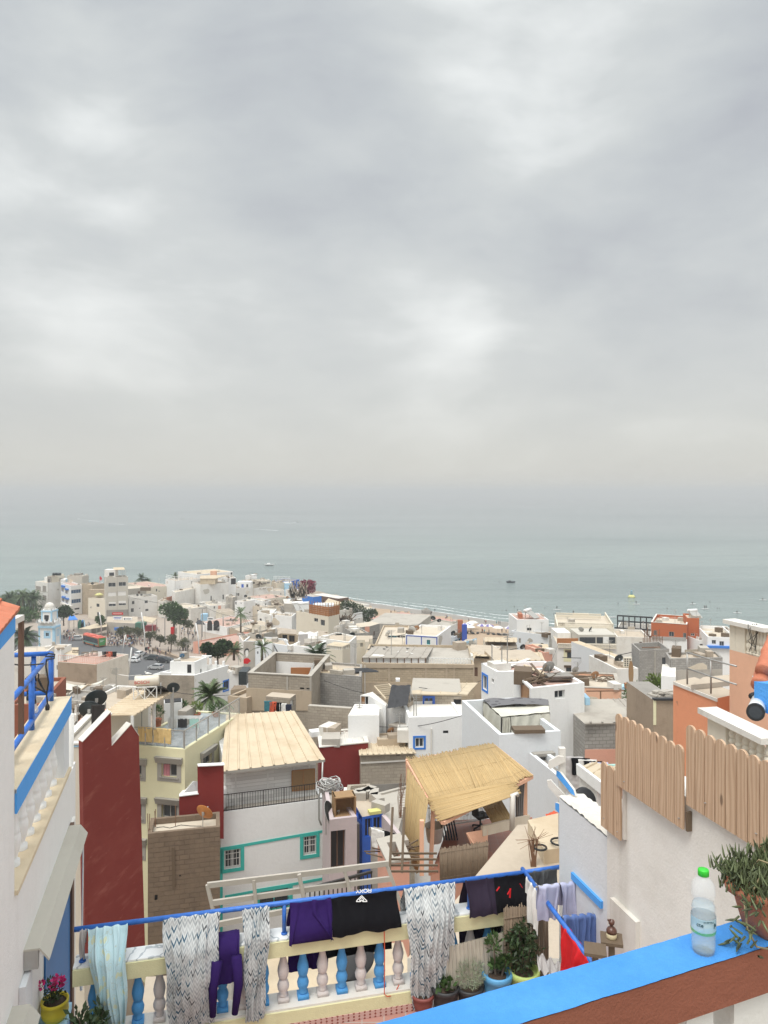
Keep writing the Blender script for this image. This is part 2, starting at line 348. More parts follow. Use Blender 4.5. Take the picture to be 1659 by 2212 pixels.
for j in range(len(gys)-1):
 for i in range(len(gxs)-1):
  c=[(gxs[i],gys[j]),(gxs[i+1],gys[j]),(gxs[i+1],gys[j+1]),(gxs[i],gys[j+1])]
  mx_,my_=sum(q[0]for q in c)/4,sum(q[1]for q in c)/4;s=shore_s(mx_,my_)
  if s<-70 and my_>200:continue
  t=bm if(mx_>-28 and s<88 and my_>180)else gm
  if t is bm and s<17:t=wm_
  t.face([(x,y,ground(x,y))for x,y in c])
plaster('earth',(.30,.24,.185),.8,(.19,.155,.125),.0,sc=.6,b=.6)
plaster('sand',(.40,.29,.195),.4,(.34,.245,.165),.0,sc=.3,b=.3);plaster('wet',(.27,.235,.20),.4,(.22,.19,.165),.0,sc=.2,rough=.35,b=.1)
plaster('asphalt',(.105,.105,.108),.5,(.085,.085,.088),.0,sc=.3);plaster('paving',(.36,.30,.25),.5,(.28,.235,.20),.0,sc=.5)
def setting(name,mb,mat,smooth=True):o=obj(name,mb,mat,None,smooth,uv=False);o['kind']='structure';return o
setting('ground',gm,'earth');setting('beach',bm,'sand');setting('wet_sand',wm_,'wet')
t,p=newmat('water');v=pos(t)
big=noi(t,scaled(t,v,(.0011,.0032,1)),1.0,5);near=maprange(t,nd(t,'ShaderNodeSeparateXYZ',{0:v}).outputs[1],300,1500,0,1)
c=mixc(t,near,(.23,.28,.265),(.235,.262,.262));st_=noi(t,scaled(t,v,(.006,.05,1)),1.0,6,.6);c=mixc(t,mth(t,'MULTIPLY',maprange(t,st_,.45,.7,0,1),.45),c,(.13,.17,.165));c=mixc(t,mth(t,'MULTIPLY',maprange(t,big,.42,.66,0,1),.5),c,(.10,.14,.145))
t.links.new(c,p.inputs['Base Color']);p.inputs['Roughness'].default_value=.22;p.inputs['IOR'].default_value=1.33
h=mth(t,'ADD',noi(t,scaled(t,v,(.045,.16,.1)),1.0,6,.62),mth(t,'MULTIPLY',noi(t,scaled(t,v,(.5,.9,1)),1.0,4),.25))
bump(t,p,h,.85,3.0)
sm=MB();ys=[140,250,330,420,520,700,1000,1600,2600,4200,7000,11800];xs=[-11800,-5000,-2000,-800,-300,0,300,800,2000,5000,11800]
for j in range(len(ys)-1):
 for i in range(len(xs)-1):sm.face([(xs[i],ys[j],0),(xs[i+1],ys[j],0),(xs[i+1],ys[j+1],0),(xs[i],ys[j+1],0)])
setting('sea',sm,'water')
t,p=newmat('foam');n=noi(t,scaled(t,pos(t),(.35,.8,1)),1.0,6,.7)
p.inputs['Base Color'].default_value=(.82,.84,.83,1);p.inputs['Roughness'].default_value=.9
t.links.new(maprange(t,n,.42,.52,0,1),p.inputs['Alpha'])
fm=MB()
for off,wid,x0,x1 in((1.5,3.0,-60,330),(-7,2.0,-20,200),(-15,1.6,10,150)):
 pr=None
 for k in range(0,261):
  x=x0+(x1-x0)*k/260;y=lerp_t(SHORE,x)-off/.86+2.2*mnoise.noise(V((x*.06,off,0)))
  w=wid*max(0,(.55+1.2*mnoise.noise(V((x*.09,5+off,1)))))
  cur=((x,y+w/2,max(.03,ground(x,y+w/2)+.05)),(x,y-w/2,max(.03,ground(x,y-w/2)+.05)))
  if pr:fm.face([pr[0],cur[0],cur[1],pr[1]])
  pr=cur
setting('shore_foam',fm,'foam',False)
# pale wakes of boats far out, as foam on the water
wk=MB()
for a,b,w in(((168,1122),(215,1126),5),((232,1131),(268,1133),4),((535,1142),(600,1146),5),((610,1133),(640,1128),7),((350,1127),(395,1124),3),((560,1128),(640,1130),3)):
 A,B_=Wz('D',*a,.06),Wz('D',*b,.06);n=8
 for k in range(n):
  p0,p1=A.lerp(B_,k/n),A.lerp(B_,(k+1)/n);w0,w1=w*(.2+.8*k/n),w*(.2+.8*(k+1)/n)
  wk.face([p0-V((0,w0,0)),p1-V((0,w1,0)),p1+V((0,w1,0)),p0+V((0,w0,0))])
setting('boat_wakes',wk,'foam',False)
# plaza asphalt, paving, markings
def flat_patch(name,pts,z,mat,v='d5',lift=.0):
 q=[Wz(v,x,y,z)for x,y in pts];m=MB();m.face(q);
 return setting(name,m,mat,False)
PZ=HC-49.4
flat_patch('plaza_paving',[(-560,1000),(2200,1000),(2200,60),(-560,60)],PZ,'paving')
flat_patch('road',[(100,270),(350,330),(600,395),(860,385),(1010,470),(1330,520),(1700,640),(1700,860),(-560,860),(-560,420),(-560,230),(60,235)],PZ+.02,'asphalt')
# ------------------------------------------------------------------ buildings from the outline of their roof
def inset(pts,t):
 n=len(pts);out=[]
 ar=sum(pts[i].x*pts[(i+1)%n].y-pts[(i+1)%n].x*pts[i].y for i in range(n));sg=1 if ar>0 else-1
 for i in range(n):
  a,b,c=pts[i-1],pts[i],pts[(i+1)%n]
  d1=(b-a).normalized();d2=(c-b).normalized();n1=V((-d1.y,d1.x))*sg;n2=V((-d2.y,d2.x))*sg
  k=1+n1.dot(n2);out.append(b+(n1+n2)*(t/max(k,.25)))
 return out
CLUT=random.Random(91);DQ=[]
class House:
 def __init__(s,name,label,cat,v,pts,d0,mat,par=.55,roof='dust_roof',base=None,group=None,z=None,cap=None,para=True,depth=None,pt=.2,ex=0,kind=None):
  s.v=v;s.mat=mat;s.par=par;s.pt=pt
  if z is None:z=zat(v,pts[0][1],d0)
  q=[Wz(v,x,y,z)for x,y in pts]
  if depth is not None and len(q)==2:
   e=(q[1]-q[0]);nrm=V((-e.y,e.x,0)).normalized()
   if nrm.y<0:nrm=-nrm
   q+=[q[1]+nrm*depth,q[0]+nrm*depth]
  elif len(q)==3 and para:q.append(q[0]+q[2]-q[1])
  s.q=[V((p.x,p.y))for p in q];s.z=z;n=len(q)
  s.base=base if base is not None else min(min(ground(p.x,p.y)for p in q),z-2.5)-.4
  cx,cy=sum(p.x for p in q)/n,sum(p.y for p in q)/n
  s.root=root(name,label,cat,(cx,cy,s.base),group,kind)
  ar=sum(s.q[i].x*s.q[(i+1)%n].y-s.q[(i+1)%n].x*s.q[i].y for i in range(n));s.sg=1 if ar>0 else-1
  s.holes={i:[]for i in range(n)};s.roof=roof;s.cap=cap
 def fr(s,i):
  a,b=s.q[i],s.q[(i+1)%len(s.q)];u=(b-a).normalized();nr=V((u.y,-u.x,0))*s.sg
  return V((a.x,a.y,s.base)),V((u.x,u.y,0)),(b-a).length,nr
 def uv(s,i,x,y,v=None):
  o,u,L,nr=s.fr(i);p=hit(v or s.v,x,y,o,nr);return(p-o).dot(u),p.z-s.base
 def pt3(s,i,u_,w_,out=0.0):o,u,L,nr=s.fr(i);return o+u*u_+V((0,0,w_))+nr*out
 def win(s,i,x0,y0,x1,y1,fr='frame_white',pane='pane',trim=None,tw=.14,name='window',rec=.12,mull=1,v=None,bars=None,sill=None,hood=None,flat=False):
  xm,ym=(x0+x1)/2,(y0+y1)/2
  ua,_=s.uv(i,x0,ym,v);ub,_=s.uv(i,x1,ym,v);_,wb=s.uv(i,xm,y1,v);_,wt=s.uv(i,xm,y0,v)
  if ua>ub:ua,ub=ub,ua
  o,u,L,nr=s.fr(i);H=s.z-s.base
  ua,ub,wb,wt=max(.05,ua),min(L-.05,ub),max(.05,wb),min(H-.08,wt)
  if ub-ua<.05 or wt-wb<.05:return None
  s.holes[i].append((ua,ub,wb,wt,rec));m=MB();f=min(.07,.13*(ub-ua));P=lambda a,b,c:s.pt3(i,a,b,c)
  def slab(a0,a1,b0,b1,c0,c1,mb=m):mb.hexa([P(a0,b0,c0),P(a1,b0,c0),P(a1,b1,c0),P(a0,b1,c0)],[P(a0,b0,c1),P(a1,b0,c1),P(a1,b1,c1),P(a0,b1,c1)])
  r0,r1=-rec+.002,-rec+.05
  slab(ua+.004,ua+f,wb+.004,wt-.004,r0,r1);slab(ub-f,ub-.004,wb+.004,wt-.004,r0,r1);slab(ua+f,ub-f,wb+.004,wb+f,r0,r1);slab(ua+f,ub-f,wt-f,wt-.004,r0,r1)
  for k in range(1,mull+1):
   c=ua+(ub-ua)*k/(mull+1);slab(c-f*.4,c+f*.4,wb+f,wt-f,r0,r1-.005)
  w=obj(name,m,fr,s.root);pm=MB();slab(ua+f,ub-f,wb+f,wt-f,r0+.006,r0+.02,pm);obj('pane' if name=='window' else 'panel',pm,pane,w)
  if trim:
   tm=MB();t=tw
   for a0,a1,b0,b1 in((ua-t,ua,wb-t,wt+t),(ub,ub+t,wb-t,wt+t),(ua,ub,wt,wt+t),(ua,ub,wb-t,wb)):slab(a0,a1,b0,b1,-.01,.03,tm)
   obj('window_trim',tm,trim,w)
  if bars:
   tm=MB();k=0
   while k<6:c=ua+(ub-ua)*(k+.5)/6;tm.bar(P(c,wb,-.03),P(c,wt,-.03),.022);k+=1
   for q in(.12,.5,.78):tm.bar(P(ua,wb+(wt-wb)*q,-.03),P(ub,wb+(wt-wb)*q,-.03),.022)
   obj('grille',tm,bars,w)
  if sill:
   tm=MB();slab(ua-.12,ub+.12,wb-.07,wb,-.02,.09,tm);obj('sill',tm,sill,w)
  if hood:
   tm=MB();k=.22
   tm.hexa([P(ua-k*1.5,wt+.0,.0),P(ub+k*1.5,wt+.0,.0),P(ub+k*1.6,wt+.36,.0),P(ua-k*1.6,wt+.36,.0)],[P(ua-k*1.5,wt+.0,.12),P(ub+k*1.5,wt+.0,.12),P(ub+k*1.6,wt+.36,.26),P(ua-k*1.6,wt+.36,.26)]);obj('hood',tm,hood,w)
  return w
 def band(s,i,quad,mat,name='painted_band',out=.025,v=None):
  o,u,L,nr=s.fr(i);pp=[hit(v or s.v,x,y,o+nr*out,nr)for x,y in quad];m=MB();m.prism([p-nr*(out+.0)for p in pp],nr*out);return obj(name,m,mat,s.root)
 def rail(s,i,h=.9,n=None,mat='iron',name='balcony_railing',a=0.0,b=None,out=-.1,zoff=0.0,r=.012):
  o,u,L,nr=s.fr(i);b=L if b is None else b;H=s.z-s.base+zoff;m=MB();n=n or int((b-a)/.13)
  for w in(.06,h):m.bar(s.pt3(i,a,H+w,out),s.pt3(i,b,H+w,out),.04)
  for k in range(n+1):c=a+(b-a)*k/n;big_=k%8==0;m.bar(s.pt3(i,c,H,out),s.pt3(i,c,H+h,out),.045 if big_ else .02)
  return obj(name,m,mat,s.root)
 def wear(s):
  g=CLUT;my=sum(p.y for p in s.q)/len(s.q);H=s.z-s.base
  if my<40 or H<2.2:return
  for i in range(len(s.q)):
   o,u,L,nr=s.fr(i)
   if nr.y>-.25 or L<3.5 or my<60:continue
   if not s.holes[i]and my>85 and g.random()<.75:
    for k in range(g.choice((1,1,2,3))):
     a=L*g.uniform(.12,.8);w=g.uniform(.45,.95);b=H-g.choice((1.9,2.2,4.9,5.2));hh=g.choice((.55,.9,1.1))
     if b<.3 or any(a<q[1]+.3 and a+w>q[0]-.3 for q in s.holes[i])or a+w>L-.2:continue
     s.holes[i].append((a,a+w,b,b+hh,.16));m=MB();m.hexa([s.pt3(i,a+.02,b+.02,-.155),s.pt3(i,a+w-.02,b+.02,-.155),s.pt3(i,a+w-.02,b+hh-.02,-.155),s.pt3(i,a+.02,b+hh-.02,-.155)],[s.pt3(i,a+.02,b+.02,-.12),s.pt3(i,a+w-.02,b+.02,-.12),s.pt3(i,a+w-.02,b+hh-.02,-.12),s.pt3(i,a+.02,b+hh-.02,-.12)]);obj('window',m,g.choice(('pane','pane','shutter','frame_brown')),s.root)
   if g.random()<.6:
    a,b,r_=L*g.uniform(.15,.85),H-g.uniform(.8,4),g.uniform(.4,1.3);pp=[]
    for k in range(11):an=6.283*k/11;q=r_*g.uniform(.6,1.1);pp.append((min(L-.02,max(.02,a+q*1.4*math.cos(an))),min(H-.02,max(.05,b+q*math.sin(an)))))
    if not any(min(x for x,y in pp)<h[1]and max(x for x,y in pp)>h[0]for h in s.holes[i]):m=MB();m.prism([s.pt3(i,x,y,.0)for x,y in pp],nr*.012);obj('render_patch',m,g.choice(('white_old','white_warm','greige','beige','concrete')),s.root)
   if g.random()<.35:a=L*g.choice((.03,.97));m=MB();m.tube([s.pt3(i,a,H-.2,.07),s.pt3(i,a,.1,.07)],.05,6);obj('drain_pipe',m,g.choice(('white_old','steel')),s.root)
  c=sum(s.q,V((0,0)))/len(s.q)
  def spot():k=g.randrange(len(s.q));q=s.q[k].lerp(c,g.uniform(.15,.8));return V((q.x,q.y,s.z-s.par))
  if s.par>0:
   for k in range(g.choice((1,2,3,4))):p=spot();m=MB();m.box(p,(g.uniform(.5,1.6),g.uniform(.5,1.3),g.uniform(.3,.9)),g.uniform(0,3));obj('roof_box',m,g.choice(('concrete','white_old','sheet_old','old_wood','sheet_grey')),s.root)
   if g.random()<.7:p=spot();m=MB();hh=g.uniform(1.4,3);m.tube([p,p+V((0,0,hh))],.035,5);[m.bar(p+V((-.45+.1*k,0,hh-.12*k)),p+V((.45-.1*k,0,hh-.12*k)),.03)for k in range(4)];obj('aerial',m,'steel',s.root)
   if g.random()<.35:p,q=spot(),spot();m=MB();[m.tube([a,a+V((0,0,1.7))],.04,5)for a in(p,q)];m.tube([p+V((0,0,1.65)),p.lerp(q,.5)+V((0,0,1.5)),q+V((0,0,1.65))],.02,4);obj('washing_line',m,'steel',s.root)
   if g.random()<.4 and 80<my<330:mt=g.choice(('dish_grey','dish_white','dish_dark'));DQ.append((spot(),g.uniform(1.7,2.3),g.uniform(150,230),mt))
   if g.random()<.35 and L>3:
    i=g.randrange(len(s.q));LL=s.fr(i)[2];a=LL*g.uniform(.05,.6);b=a+LL*g.uniform(.15,.35);t_=s.pt;m=MB();hh=g.uniform(.2,.6);m.hexa([s.pt3(i,a,H+.003,-t_),s.pt3(i,b,H+.003,-t_),s.pt3(i,b,H+.003,-.004),s.pt3(i,a,H+.003,-.004)],[s.pt3(i,a,H+hh,-t_),s.pt3(i,b,H+hh,-t_),s.pt3(i,b,H+hh*.8,-.004),s.pt3(i,a,H+hh,-.004)]);obj('raised_parapet',m,g.choice((s.mat,'block_pale','white_old')),s.root)
 def done(s):
  if s.mat=='white' and sum(p.y for p in s.q)/len(s.q)>80:s.mat=CLUT.choice(('white','white','white_warm','white_old','white_clean'))
  s.wear();n=len(s.q);m=MB();H=s.z-s.base
  for i in range(n):
   o,u,L,nr=s.fr(i);hs=s.holes[i]
   us=sorted(set([0,L]+[h[k]for h in hs for k in(0,1)]));ws=sorted(set([0,H]+[h[k]for h in hs for k in(2,3)]))
   for a,b in zip(us,us[1:]):
    for c,d in zip(ws,ws[1:]):
     mu,mw=(a+b)/2,(c+d)/2
     if any(h[0]<mu<h[1]and h[2]<mw<h[3]for h in hs):continue
     m.face([s.pt3(i,a,c),s.pt3(i,b,c),s.pt3(i,b,d),s.pt3(i,a,d)])
   for a,b,c,d,r in hs:
    for p0,p1 in(((a,c),(b,c)),((b,c),(b,d)),((b,d),(a,d)),((a,d),(a,c))):
     m.face([s.pt3(i,*p0),s.pt3(i,*p1),s.pt3(i,*p1,-r),s.pt3(i,*p0,-r)])
    m.face([s.pt3(i,a,c,-r),s.pt3(i,b,c,-r),s.pt3(i,b,d,-r),s.pt3(i,a,d,-r)])
  rm=MB()
  if s.par>0:
   ins=inset(s.q,s.pt);zf=s.z-s.par
   for i in range(n):
    j=(i+1)%n;A,B_,C_,D_=s.q[i],s.q[j],ins[j],ins[i]
    m.face([(A.x,A.y,s.z),(B_.x,B_.y,s.z),(C_.x,C_.y,s.z),(D_.x,D_.y,s.z)])
    m.face([(D_.x,D_.y,s.z),(C_.x,C_.y,s.z),(C_.x,C_.y,zf),(D_.x,D_.y,zf)])
   rm.face([(p.x,p.y,zf)for p in ins])
  else:rm.face([(p.x,p.y,s.z)for p in s.q])
  obj('wall',m,s.mat,s.root);obj('roof',rm,s.roof,s.root)
  if s.cap:
   cm=MB();outq=inset(s.q,-.05);ins=inset(s.q,s.pt+.04)
   for i in range(n):
    j=(i+1)%n;cm.hexa([V((p.x,p.y,s.z+.004))for p in(outq[i],outq[j],ins[j],ins[i])],[V((p.x,p.y,s.z+.07))for p in(outq[i],outq[j],ins[j],ins[i])])
   obj('parapet_cap',cm,s.cap,s.root)
  s.zf=s.z-s.par;return s
 def on(s,v,x,y,dz=0.0):return Wz(v,x,y,s.z-s.par+dz)
def ribsheet(name,q,mat,parent=None,pitch=.25,h=.04,w=.06,th=.05,wav=0.0,edge=None,label=None):
 a,b,c,d=[V(p)for p in q];n=max(1,int(round((b-a).length/pitch)));nr=(b-a).cross(d-a).normalized();L=(b-a).length
 if nr.z<0:nr=-nr
 us=[(0,0)]
 for k in range(n):
  m_=(k+.5)/n
  for du,hh in((-w,0),(-w*.55,h),(w*.55,h),(w,0)):us.append((min(1,max(0,m_+du/L)),hh))
 us.append((1,0));nv=6;m=MB();vs=[];K=len(us)
 for j in range(nv+1):
  t_=j/nv;l,r=a.lerp(d,t_),b.lerp(c,t_)
  for u,hh in us:vs.append(l.lerp(r,u)+nr*(hh+wav*mnoise.noise(V((u*5,t_*3,L)))))
 fs=[(j*K+i,j*K+i+1,(j+1)*K+i+1,(j+1)*K+i)for j in range(nv)for i in range(K-1)]
 m.add(vs,fs);lo=[p-nr*th for p in(a,b,c,d)]
 m.face(lo);m.face([vs[0],vs[K-1],lo[1],lo[0]]);m.face([vs[nv*K],vs[nv*K+K-1],lo[2],lo[3]]);m.face([a,d,lo[3],lo[0]]);m.face([b,c,lo[2],lo[1]])
 o=obj(name,m,mat,parent,origin=None if parent else a)
 if parent and edge:
  e=MB();e.bar(a-nr*.08,b-nr*.08,.05,.14);obj('fascia',e,edge,o)
 return o
# ------------------------------------------------------------------ satellite dishes: one of each colour, then copies
DISH={}
def dish(p,dia,az,el,mat,label,group='satellite dishes on the roofs',mast=None):
 p=V(p)
 if p.y>45:dia*=.5
 if mat not in DISH:
  r=root('satellite_dish',label,'satellite dish',(0,0,0),group);z0=.75
  Q=Matrix.Rotation(R(0),3,'Z')@Matrix.Rotation(R(-65),3,'X');prof=[(.5*k/6,.11*(k/6)**2)for k in range(7)]
  m=MB();m.lathe((0,-.06,z0),[(max(a,1e-6),b)for a,b in prof],24,0,Matrix.Diagonal((1,1,1))@Q.transposed());m.lathe((0,-.06,z0),[(.5,.11),(.515,.105),(.5,.085)],24,0,Q.transposed());obj('reflector',m,mat,r,True,uv=False)
  m=MB();c=V((0,-.06,z0));ax=Q.transposed()@V((0,0,1));foc=c+ax*.48
  m.bar(c+Q.transposed()@V((0,-.46,.09)),foc,.022);m.tube([foc,foc+ax*-.1],[.035,.03],8);obj('receiver_arm',m,'steel',r)
  m=MB();m.tube([(0,0.03,0),(0,0.03,z0)],.026,8);m.box((0,.0,z0-.09),(.13,.09,.18));obj('mast',m,'steel' if mat!='rust' else 'rust',r)
  DISH[mat]=r;r.location=p;r.rotation_euler=(0,0,R(az));r.scale=(dia,)*3;return r
 return dup(DISH[mat],p,R(az),dia,label,group)
plain('dish_white',(.66,.64,.60),.6,var=.2,sc=5);plain('dish_grey',(.34,.33,.31),.6,var=.25,sc=6);plain('dish_dark',(.022,.032,.036),.35,var=.3);plain('dish_orange',(.50,.19,.045),.6,var=.25,sc=4)
plain('dish_rust',(.36,.19,.095),.7,var=.3,sc=6);plain('dish_blue',(.05,.16,.30),.5);plain('dish_yellow',(.58,.55,.20),.6,var=.2)
def box_thing(name,label,cat,p,sz,mat,rz=0,group=None):
 m=MB();m.box(p,sz,rz);return thing(name,m,mat,label,cat,p,group)
# ------------------------------------------------------------------ the house on the left, seen along its wall
EL,NL=V((-.2504,.9682,0)),V((.9682,.2504,0))
def LP(y,t,drop):return V((-1.6-.2586*y,y,HC-drop))+NL*t
def Lbox(m,y0,y1,t0,t1,d0,d1,k=0):
 return m.hexa([LP(y0,t0,d1),LP(y1,t0,d1),LP(y1,t1,d1),LP(y0,t1,d1)],[LP(y0,t0,d0),LP(y1,t0,d0),LP(y1,t1,d0),LP(y0,t1,d0)],k)
lh=root('white_house','white house with blue fascia, red roof tiles and a blue balcony at the left edge','house',LP(5,-1.5,9.6))
m=MB();Lbox(m,1.0,6.83,-4,0,1.12,9.6);Lbox(m,6.83,10.47,-4,0,3.75,9.6);Lbox(m,6.83,9.94,-.3,0,3.66,3.75);obj('wall',m,'white_clean',lh)
m=MB();Lbox(m,6.84,9.93,-3.9,-.31,3.62,3.748);obj('balcony_floor',m,'concrete',lh)
m=MB();Lbox(m,6.832,9.93,-.33,.03,3.625,3.668);obj('balcony_sill',m,'marble_sand',lh)
m=MB();Lbox(m,6.832,9.97,-.31,0,2.74,2.94);obj('parapet_beam',m,'white_clean',lh)
m=MB();Lbox(m,6.832,9.985,.002,.022,2.705,2.925);obj('parapet_band',m,'band_blue',lh)
m=MB();Lbox(m,6.832,9.975,-.32,.018,2.70,2.738);obj('parapet_top',m,'marble_sand',lh)
m=MB();Lbox(m,9.55,9.94,-.30,-.005,2.94,3.625);obj('end_pilaster',m,'white_cool',lh)
bp=[(.085,0),(.085,.05),(.055,.06),(.06,.09),(.085,.16),(.10,.24),(.088,.30),(.075,.315),(.09,.335),(.072,.36),(.064,.45),(.07,.58),(.088,.60),(.088,.685)]
for k in range(8):
 m=MB();y=7.0+k*.335;c=LP(y,-.13,3.625);n=20
 vs=[];fs=[]
 for r,z in bp:
  for q in range(n):
   fl=1-.09*(q%2)*(1 if .09<z<.30 or .36<z<.58 else 0);a=2*math.pi*q/n;vs.append(c+V((r*.86*fl*math.cos(a),r*.86*fl*math.sin(a),z)))
 for i in range(len(bp)-1):
  for q in range(n):fs.append((i*n+q,i*n+(q+1)%n,(i+1)*n+(q+1)%n,(i+1)*n+q))
 m.add(vs,fs);obj('baluster',m,'white_clean',lh,True)
m=MB();a=-.2
for d in(2.09,2.60):m.tube([LP(6.5,a,d),LP(9.82,a,d)],.031,12);m.tube([LP(9.82,a,d),LP(9.86,a-1.6,d)],.031,12)
for y in(9.8,8.6,7.45):m.tube([LP(y,a,2.72),LP(y,a,2.09)],.032,12)
m.tube([LP(9.86,a-.22,2.74),LP(9.86,a-.22,2.09)],.03,12)
obj('balcony_railing',m,'pipe_blue',lh,True)
m=MB();m.bar(LP(8.07,a,2.6),LP(8.07,a,1.36),.045);obj('post',m,'frame_brown',lh)
m=MB();m.bar(LP(8.07,a+.0,1.33),LP(6.6,a-.30,1.40),.07,.06);obj('gutter_board',m,'sheet_white',lh)
m=MB();A,B_,C_,D_=W('c1',150,290,6.25),W('c1',150,462,6.25),W('c1',-140,800,5.4),W('c1',-140,650,5.4);m.prism([A,B_,C_,D_],-NL*.05);obj('eave_fascia',m,'band_blue',lh)
m=MB()
for k in range(9):
 f0=k/8.0;e=A.lerp(D_,f0)+V((0,0,.015));up=e+V((-.75,-.02,.33));
 for j in range(5):
  a0,a1=e.lerp(up,j/5-.02),e.lerp(up,j/5+.23);a1=a1+V((0,0,-.012));rr=.075
  t_=(a1-a0).normalized();sd=(D_-A).normalized();nr=sd.cross(t_).normalized();nr=nr if nr.z>0 else-nr
  vs=[]
  for p,r_ in((a0,rr),(a1,rr*.8)):
   for q in range(9):an=math.pi*q/8;vs.append(p+sd*(r_*math.cos(an))+nr*(r_*.75*math.sin(an)))
  fs=[(q,q+1,10+q,9+q)for q in range(8)];fs.append(tuple(range(8,-1,-1)));m.add(vs,fs)
m.face([A+V((0,0,-.01)),D_+V((0,0,-.01)),D_+V((-.8,0,.28)),A+V((-.8,0,.28))])
obj('roof_tiles',m,'terracotta_tile',lh)
def hood(y0,y1,drop):
 m=MB();pr=[(0,0),(.146,.0),(.235,.12),(.225,.135),(.14,.02),(0,.02)]
 m.hexa([LP(y0,t,drop+z)for t,z in pr],[LP(y1,t,drop+z)for t,z in pr]);h=obj('shutter_hood',m,'metal_beige',lh)
 e=MB();Lbox(e,y0,y0+.05,.004,.13,drop+.021,drop+.20);obj('end_plate',e,'steel',h);Lbox(e2:=MB(),y0+.06,y1-.05,.01,.11,drop+.03,drop+.14);obj('roller',e2,'sheet_white',h)
hood(7.2,9.9,4.39);hood(5.6,6.75,4.62)
m=MB();Lbox(m,8.2,9.86,.004,.02,4.55,7.2);dd=obj('door',m,'door_blue',lh);m=MB();Lbox(m,9.86,10.02,.003,.05,4.4,7.2);obj('door_frame',m,'frame_brown',dd)
m=MB();Lbox(m,10.02,10.2,.003,.04,4.4,7.2);obj('door_jamb',m,'white',lh);m=MB();Lbox(m,7.0,7.3,.003,.06,4.62,7.2);obj('pilaster',m,'white_cool',lh)
yp=W('c2',512,2160,8.0)
m=MB();m.box(yp-V((.03,.02,.07)),(.34,.5,.07),R(14.5));obj('ledge',m,'light_blue',lh)
m=MB();m.tube([W('c1',690,1890,10.3)+V((0,0,.9)),W('c1',680,2080,10.3),W('c1',680,2700,10.2)],.04,8);obj('drain_pipe',m,'white',lh,True)
m=MB();a,b=W('c2',776,545,9.7),W('c2',760,1890,9.7);m.tube([a,b],.011,8);m.tube([a.lerp(b,.9),a.lerp(b,.93),b],[.02,.025,.02],8)
thing('awning_rod',m,'white_clean','thin white crank rod hanging beside the blue door on the left','rod')
# string of bulbs wound on the blue railing
sl_=root('string_light','black string light cable with one clear bulb wound on the blue railing','string light',LP(9.0,-.2,2.2))
m=MB()
for pts in([(90,770),(200,785),(320,780),(420,770)],[(520,700),(440,700),(470,670),(530,680),(525,720),(450,730),(445,800),(470,950),(450,1060),(462,1180)],[(375,920),(410,1000),(450,1060)],[(350,940),(335,850),(375,870),(370,930),(400,990)],[(255,950),(300,925),(340,960),(330,1000),(320,990)],[(320,990),(328,1120)],[(320,1000),(265,1040),(270,1090)],[(320,985),(440,1050)]):
 m.tube([W('c1',x,y,8.75)for x,y in pts],.009,6)
obj('cable',m,'black_rubber',sl_)
for x,y in((331,1140),(459,1190),(276,1095)):
 m=MB();c=W('c1',x,y,8.75);m.lathe(c-V((0,0,.035)),[(.022,0),(.026,.02),(.024,.05),(.012,.07)],10);obj('socket',m,'black',sl_,True)
t,p=newmat('clear');p.inputs['Base Color'].default_value=(.80,.76,.68,1);p.inputs['Roughness'].default_value=.05;p.inputs['Alpha'].default_value=.45
m=MB();c=W('c1',335,1255,8.75);m.lathe(c,[(.001,0),(.025,.006),(.042,.035),(.04,.06),(.024,.1),(.02,.13)],14);obj('bulb',m,'clear',sl_,True)
# ------------------------------------------------------------------ leafy things
def leafcloud(m,c,r,n,ls,sq=(1,1,1),up=.3,asp=.45,seed=0):
 g=random.Random(seed)
 for _ in range(n):
  while True:
   q=V((g.uniform(-1,1),g.uniform(-1,1),g.uniform(-1,1)))
   if .25<q.length<1:break
  p=V(c)+V((q.x*r*sq[0],q.y*r*sq[1],q.z*r*sq[2]));d=(q+V((g.uniform(-.6,.6),g.uniform(-.6,.6),g.uniform(-.2,.6)+up))).normalized();s=d.cross(V((g.uniform(-1,1),g.uniform(-1,1),g.uniform(-.3,1)))).normalized();l=ls*g.uniform(.6,1.3)
  m.face([p,p+d*l*.5+s*l*asp*.5,p+d*l,p+d*l*.5-s*l*asp*.5])
def leafmat(name,col,var=.45,rough=.55):
 t,p=newmat(name);ri=nd(t,'ShaderNodeNewGeometry').outputs['Random Per Island']
 t.links.new(mixc(t,ri,mul(col,1-var),mul(col,1+var)),p.inputs['Base Color']);p.inputs['Roughness'].default_value=rough
leafmat('leaf',(.055,.105,.03));leafmat('leaf_dark',(.035,.065,.022));leafmat('leaf_grey',(.25,.30,.20));leafmat('leaf_palm',(.075,.11,.04));leafmat('leaf_olive',(.10,.105,.05));leafmat('leaf_yellow',(.14,.20,.04))
leafmat('flower_pink',(.55,.02,.16),.25);leafmat('bougainvillea',(.22,.022,.055),.5);leafmat('succulent',(.095,.115,.05),.5)
plain('bark',(.13,.10,.075),.95,var=.3,sc=6,b=.5)
POTP=[(.72,0),(.80,.1),(.95,.55),(.98,.80),(1.08,.82),(1.10,.97),(1.0,1.0),(.92,.99),(.90,.88)]
def pot(name,label,p,r,h,mat,prof=None,group=None,cat='flower pot'):
 P=root(name,label,cat,p,group);m=MB();m.lathe(p,[(a*r,b*h)for a,b in(prof or POTP)],24);obj('pot',m,mat,P,True)
 m=MB();m.lathe(V(p)+V((0,0,h*.85)),[(.90*r,0),(.5*r,.02),(.001,.03)],16);obj('soil',m,'soil',P,True);return P
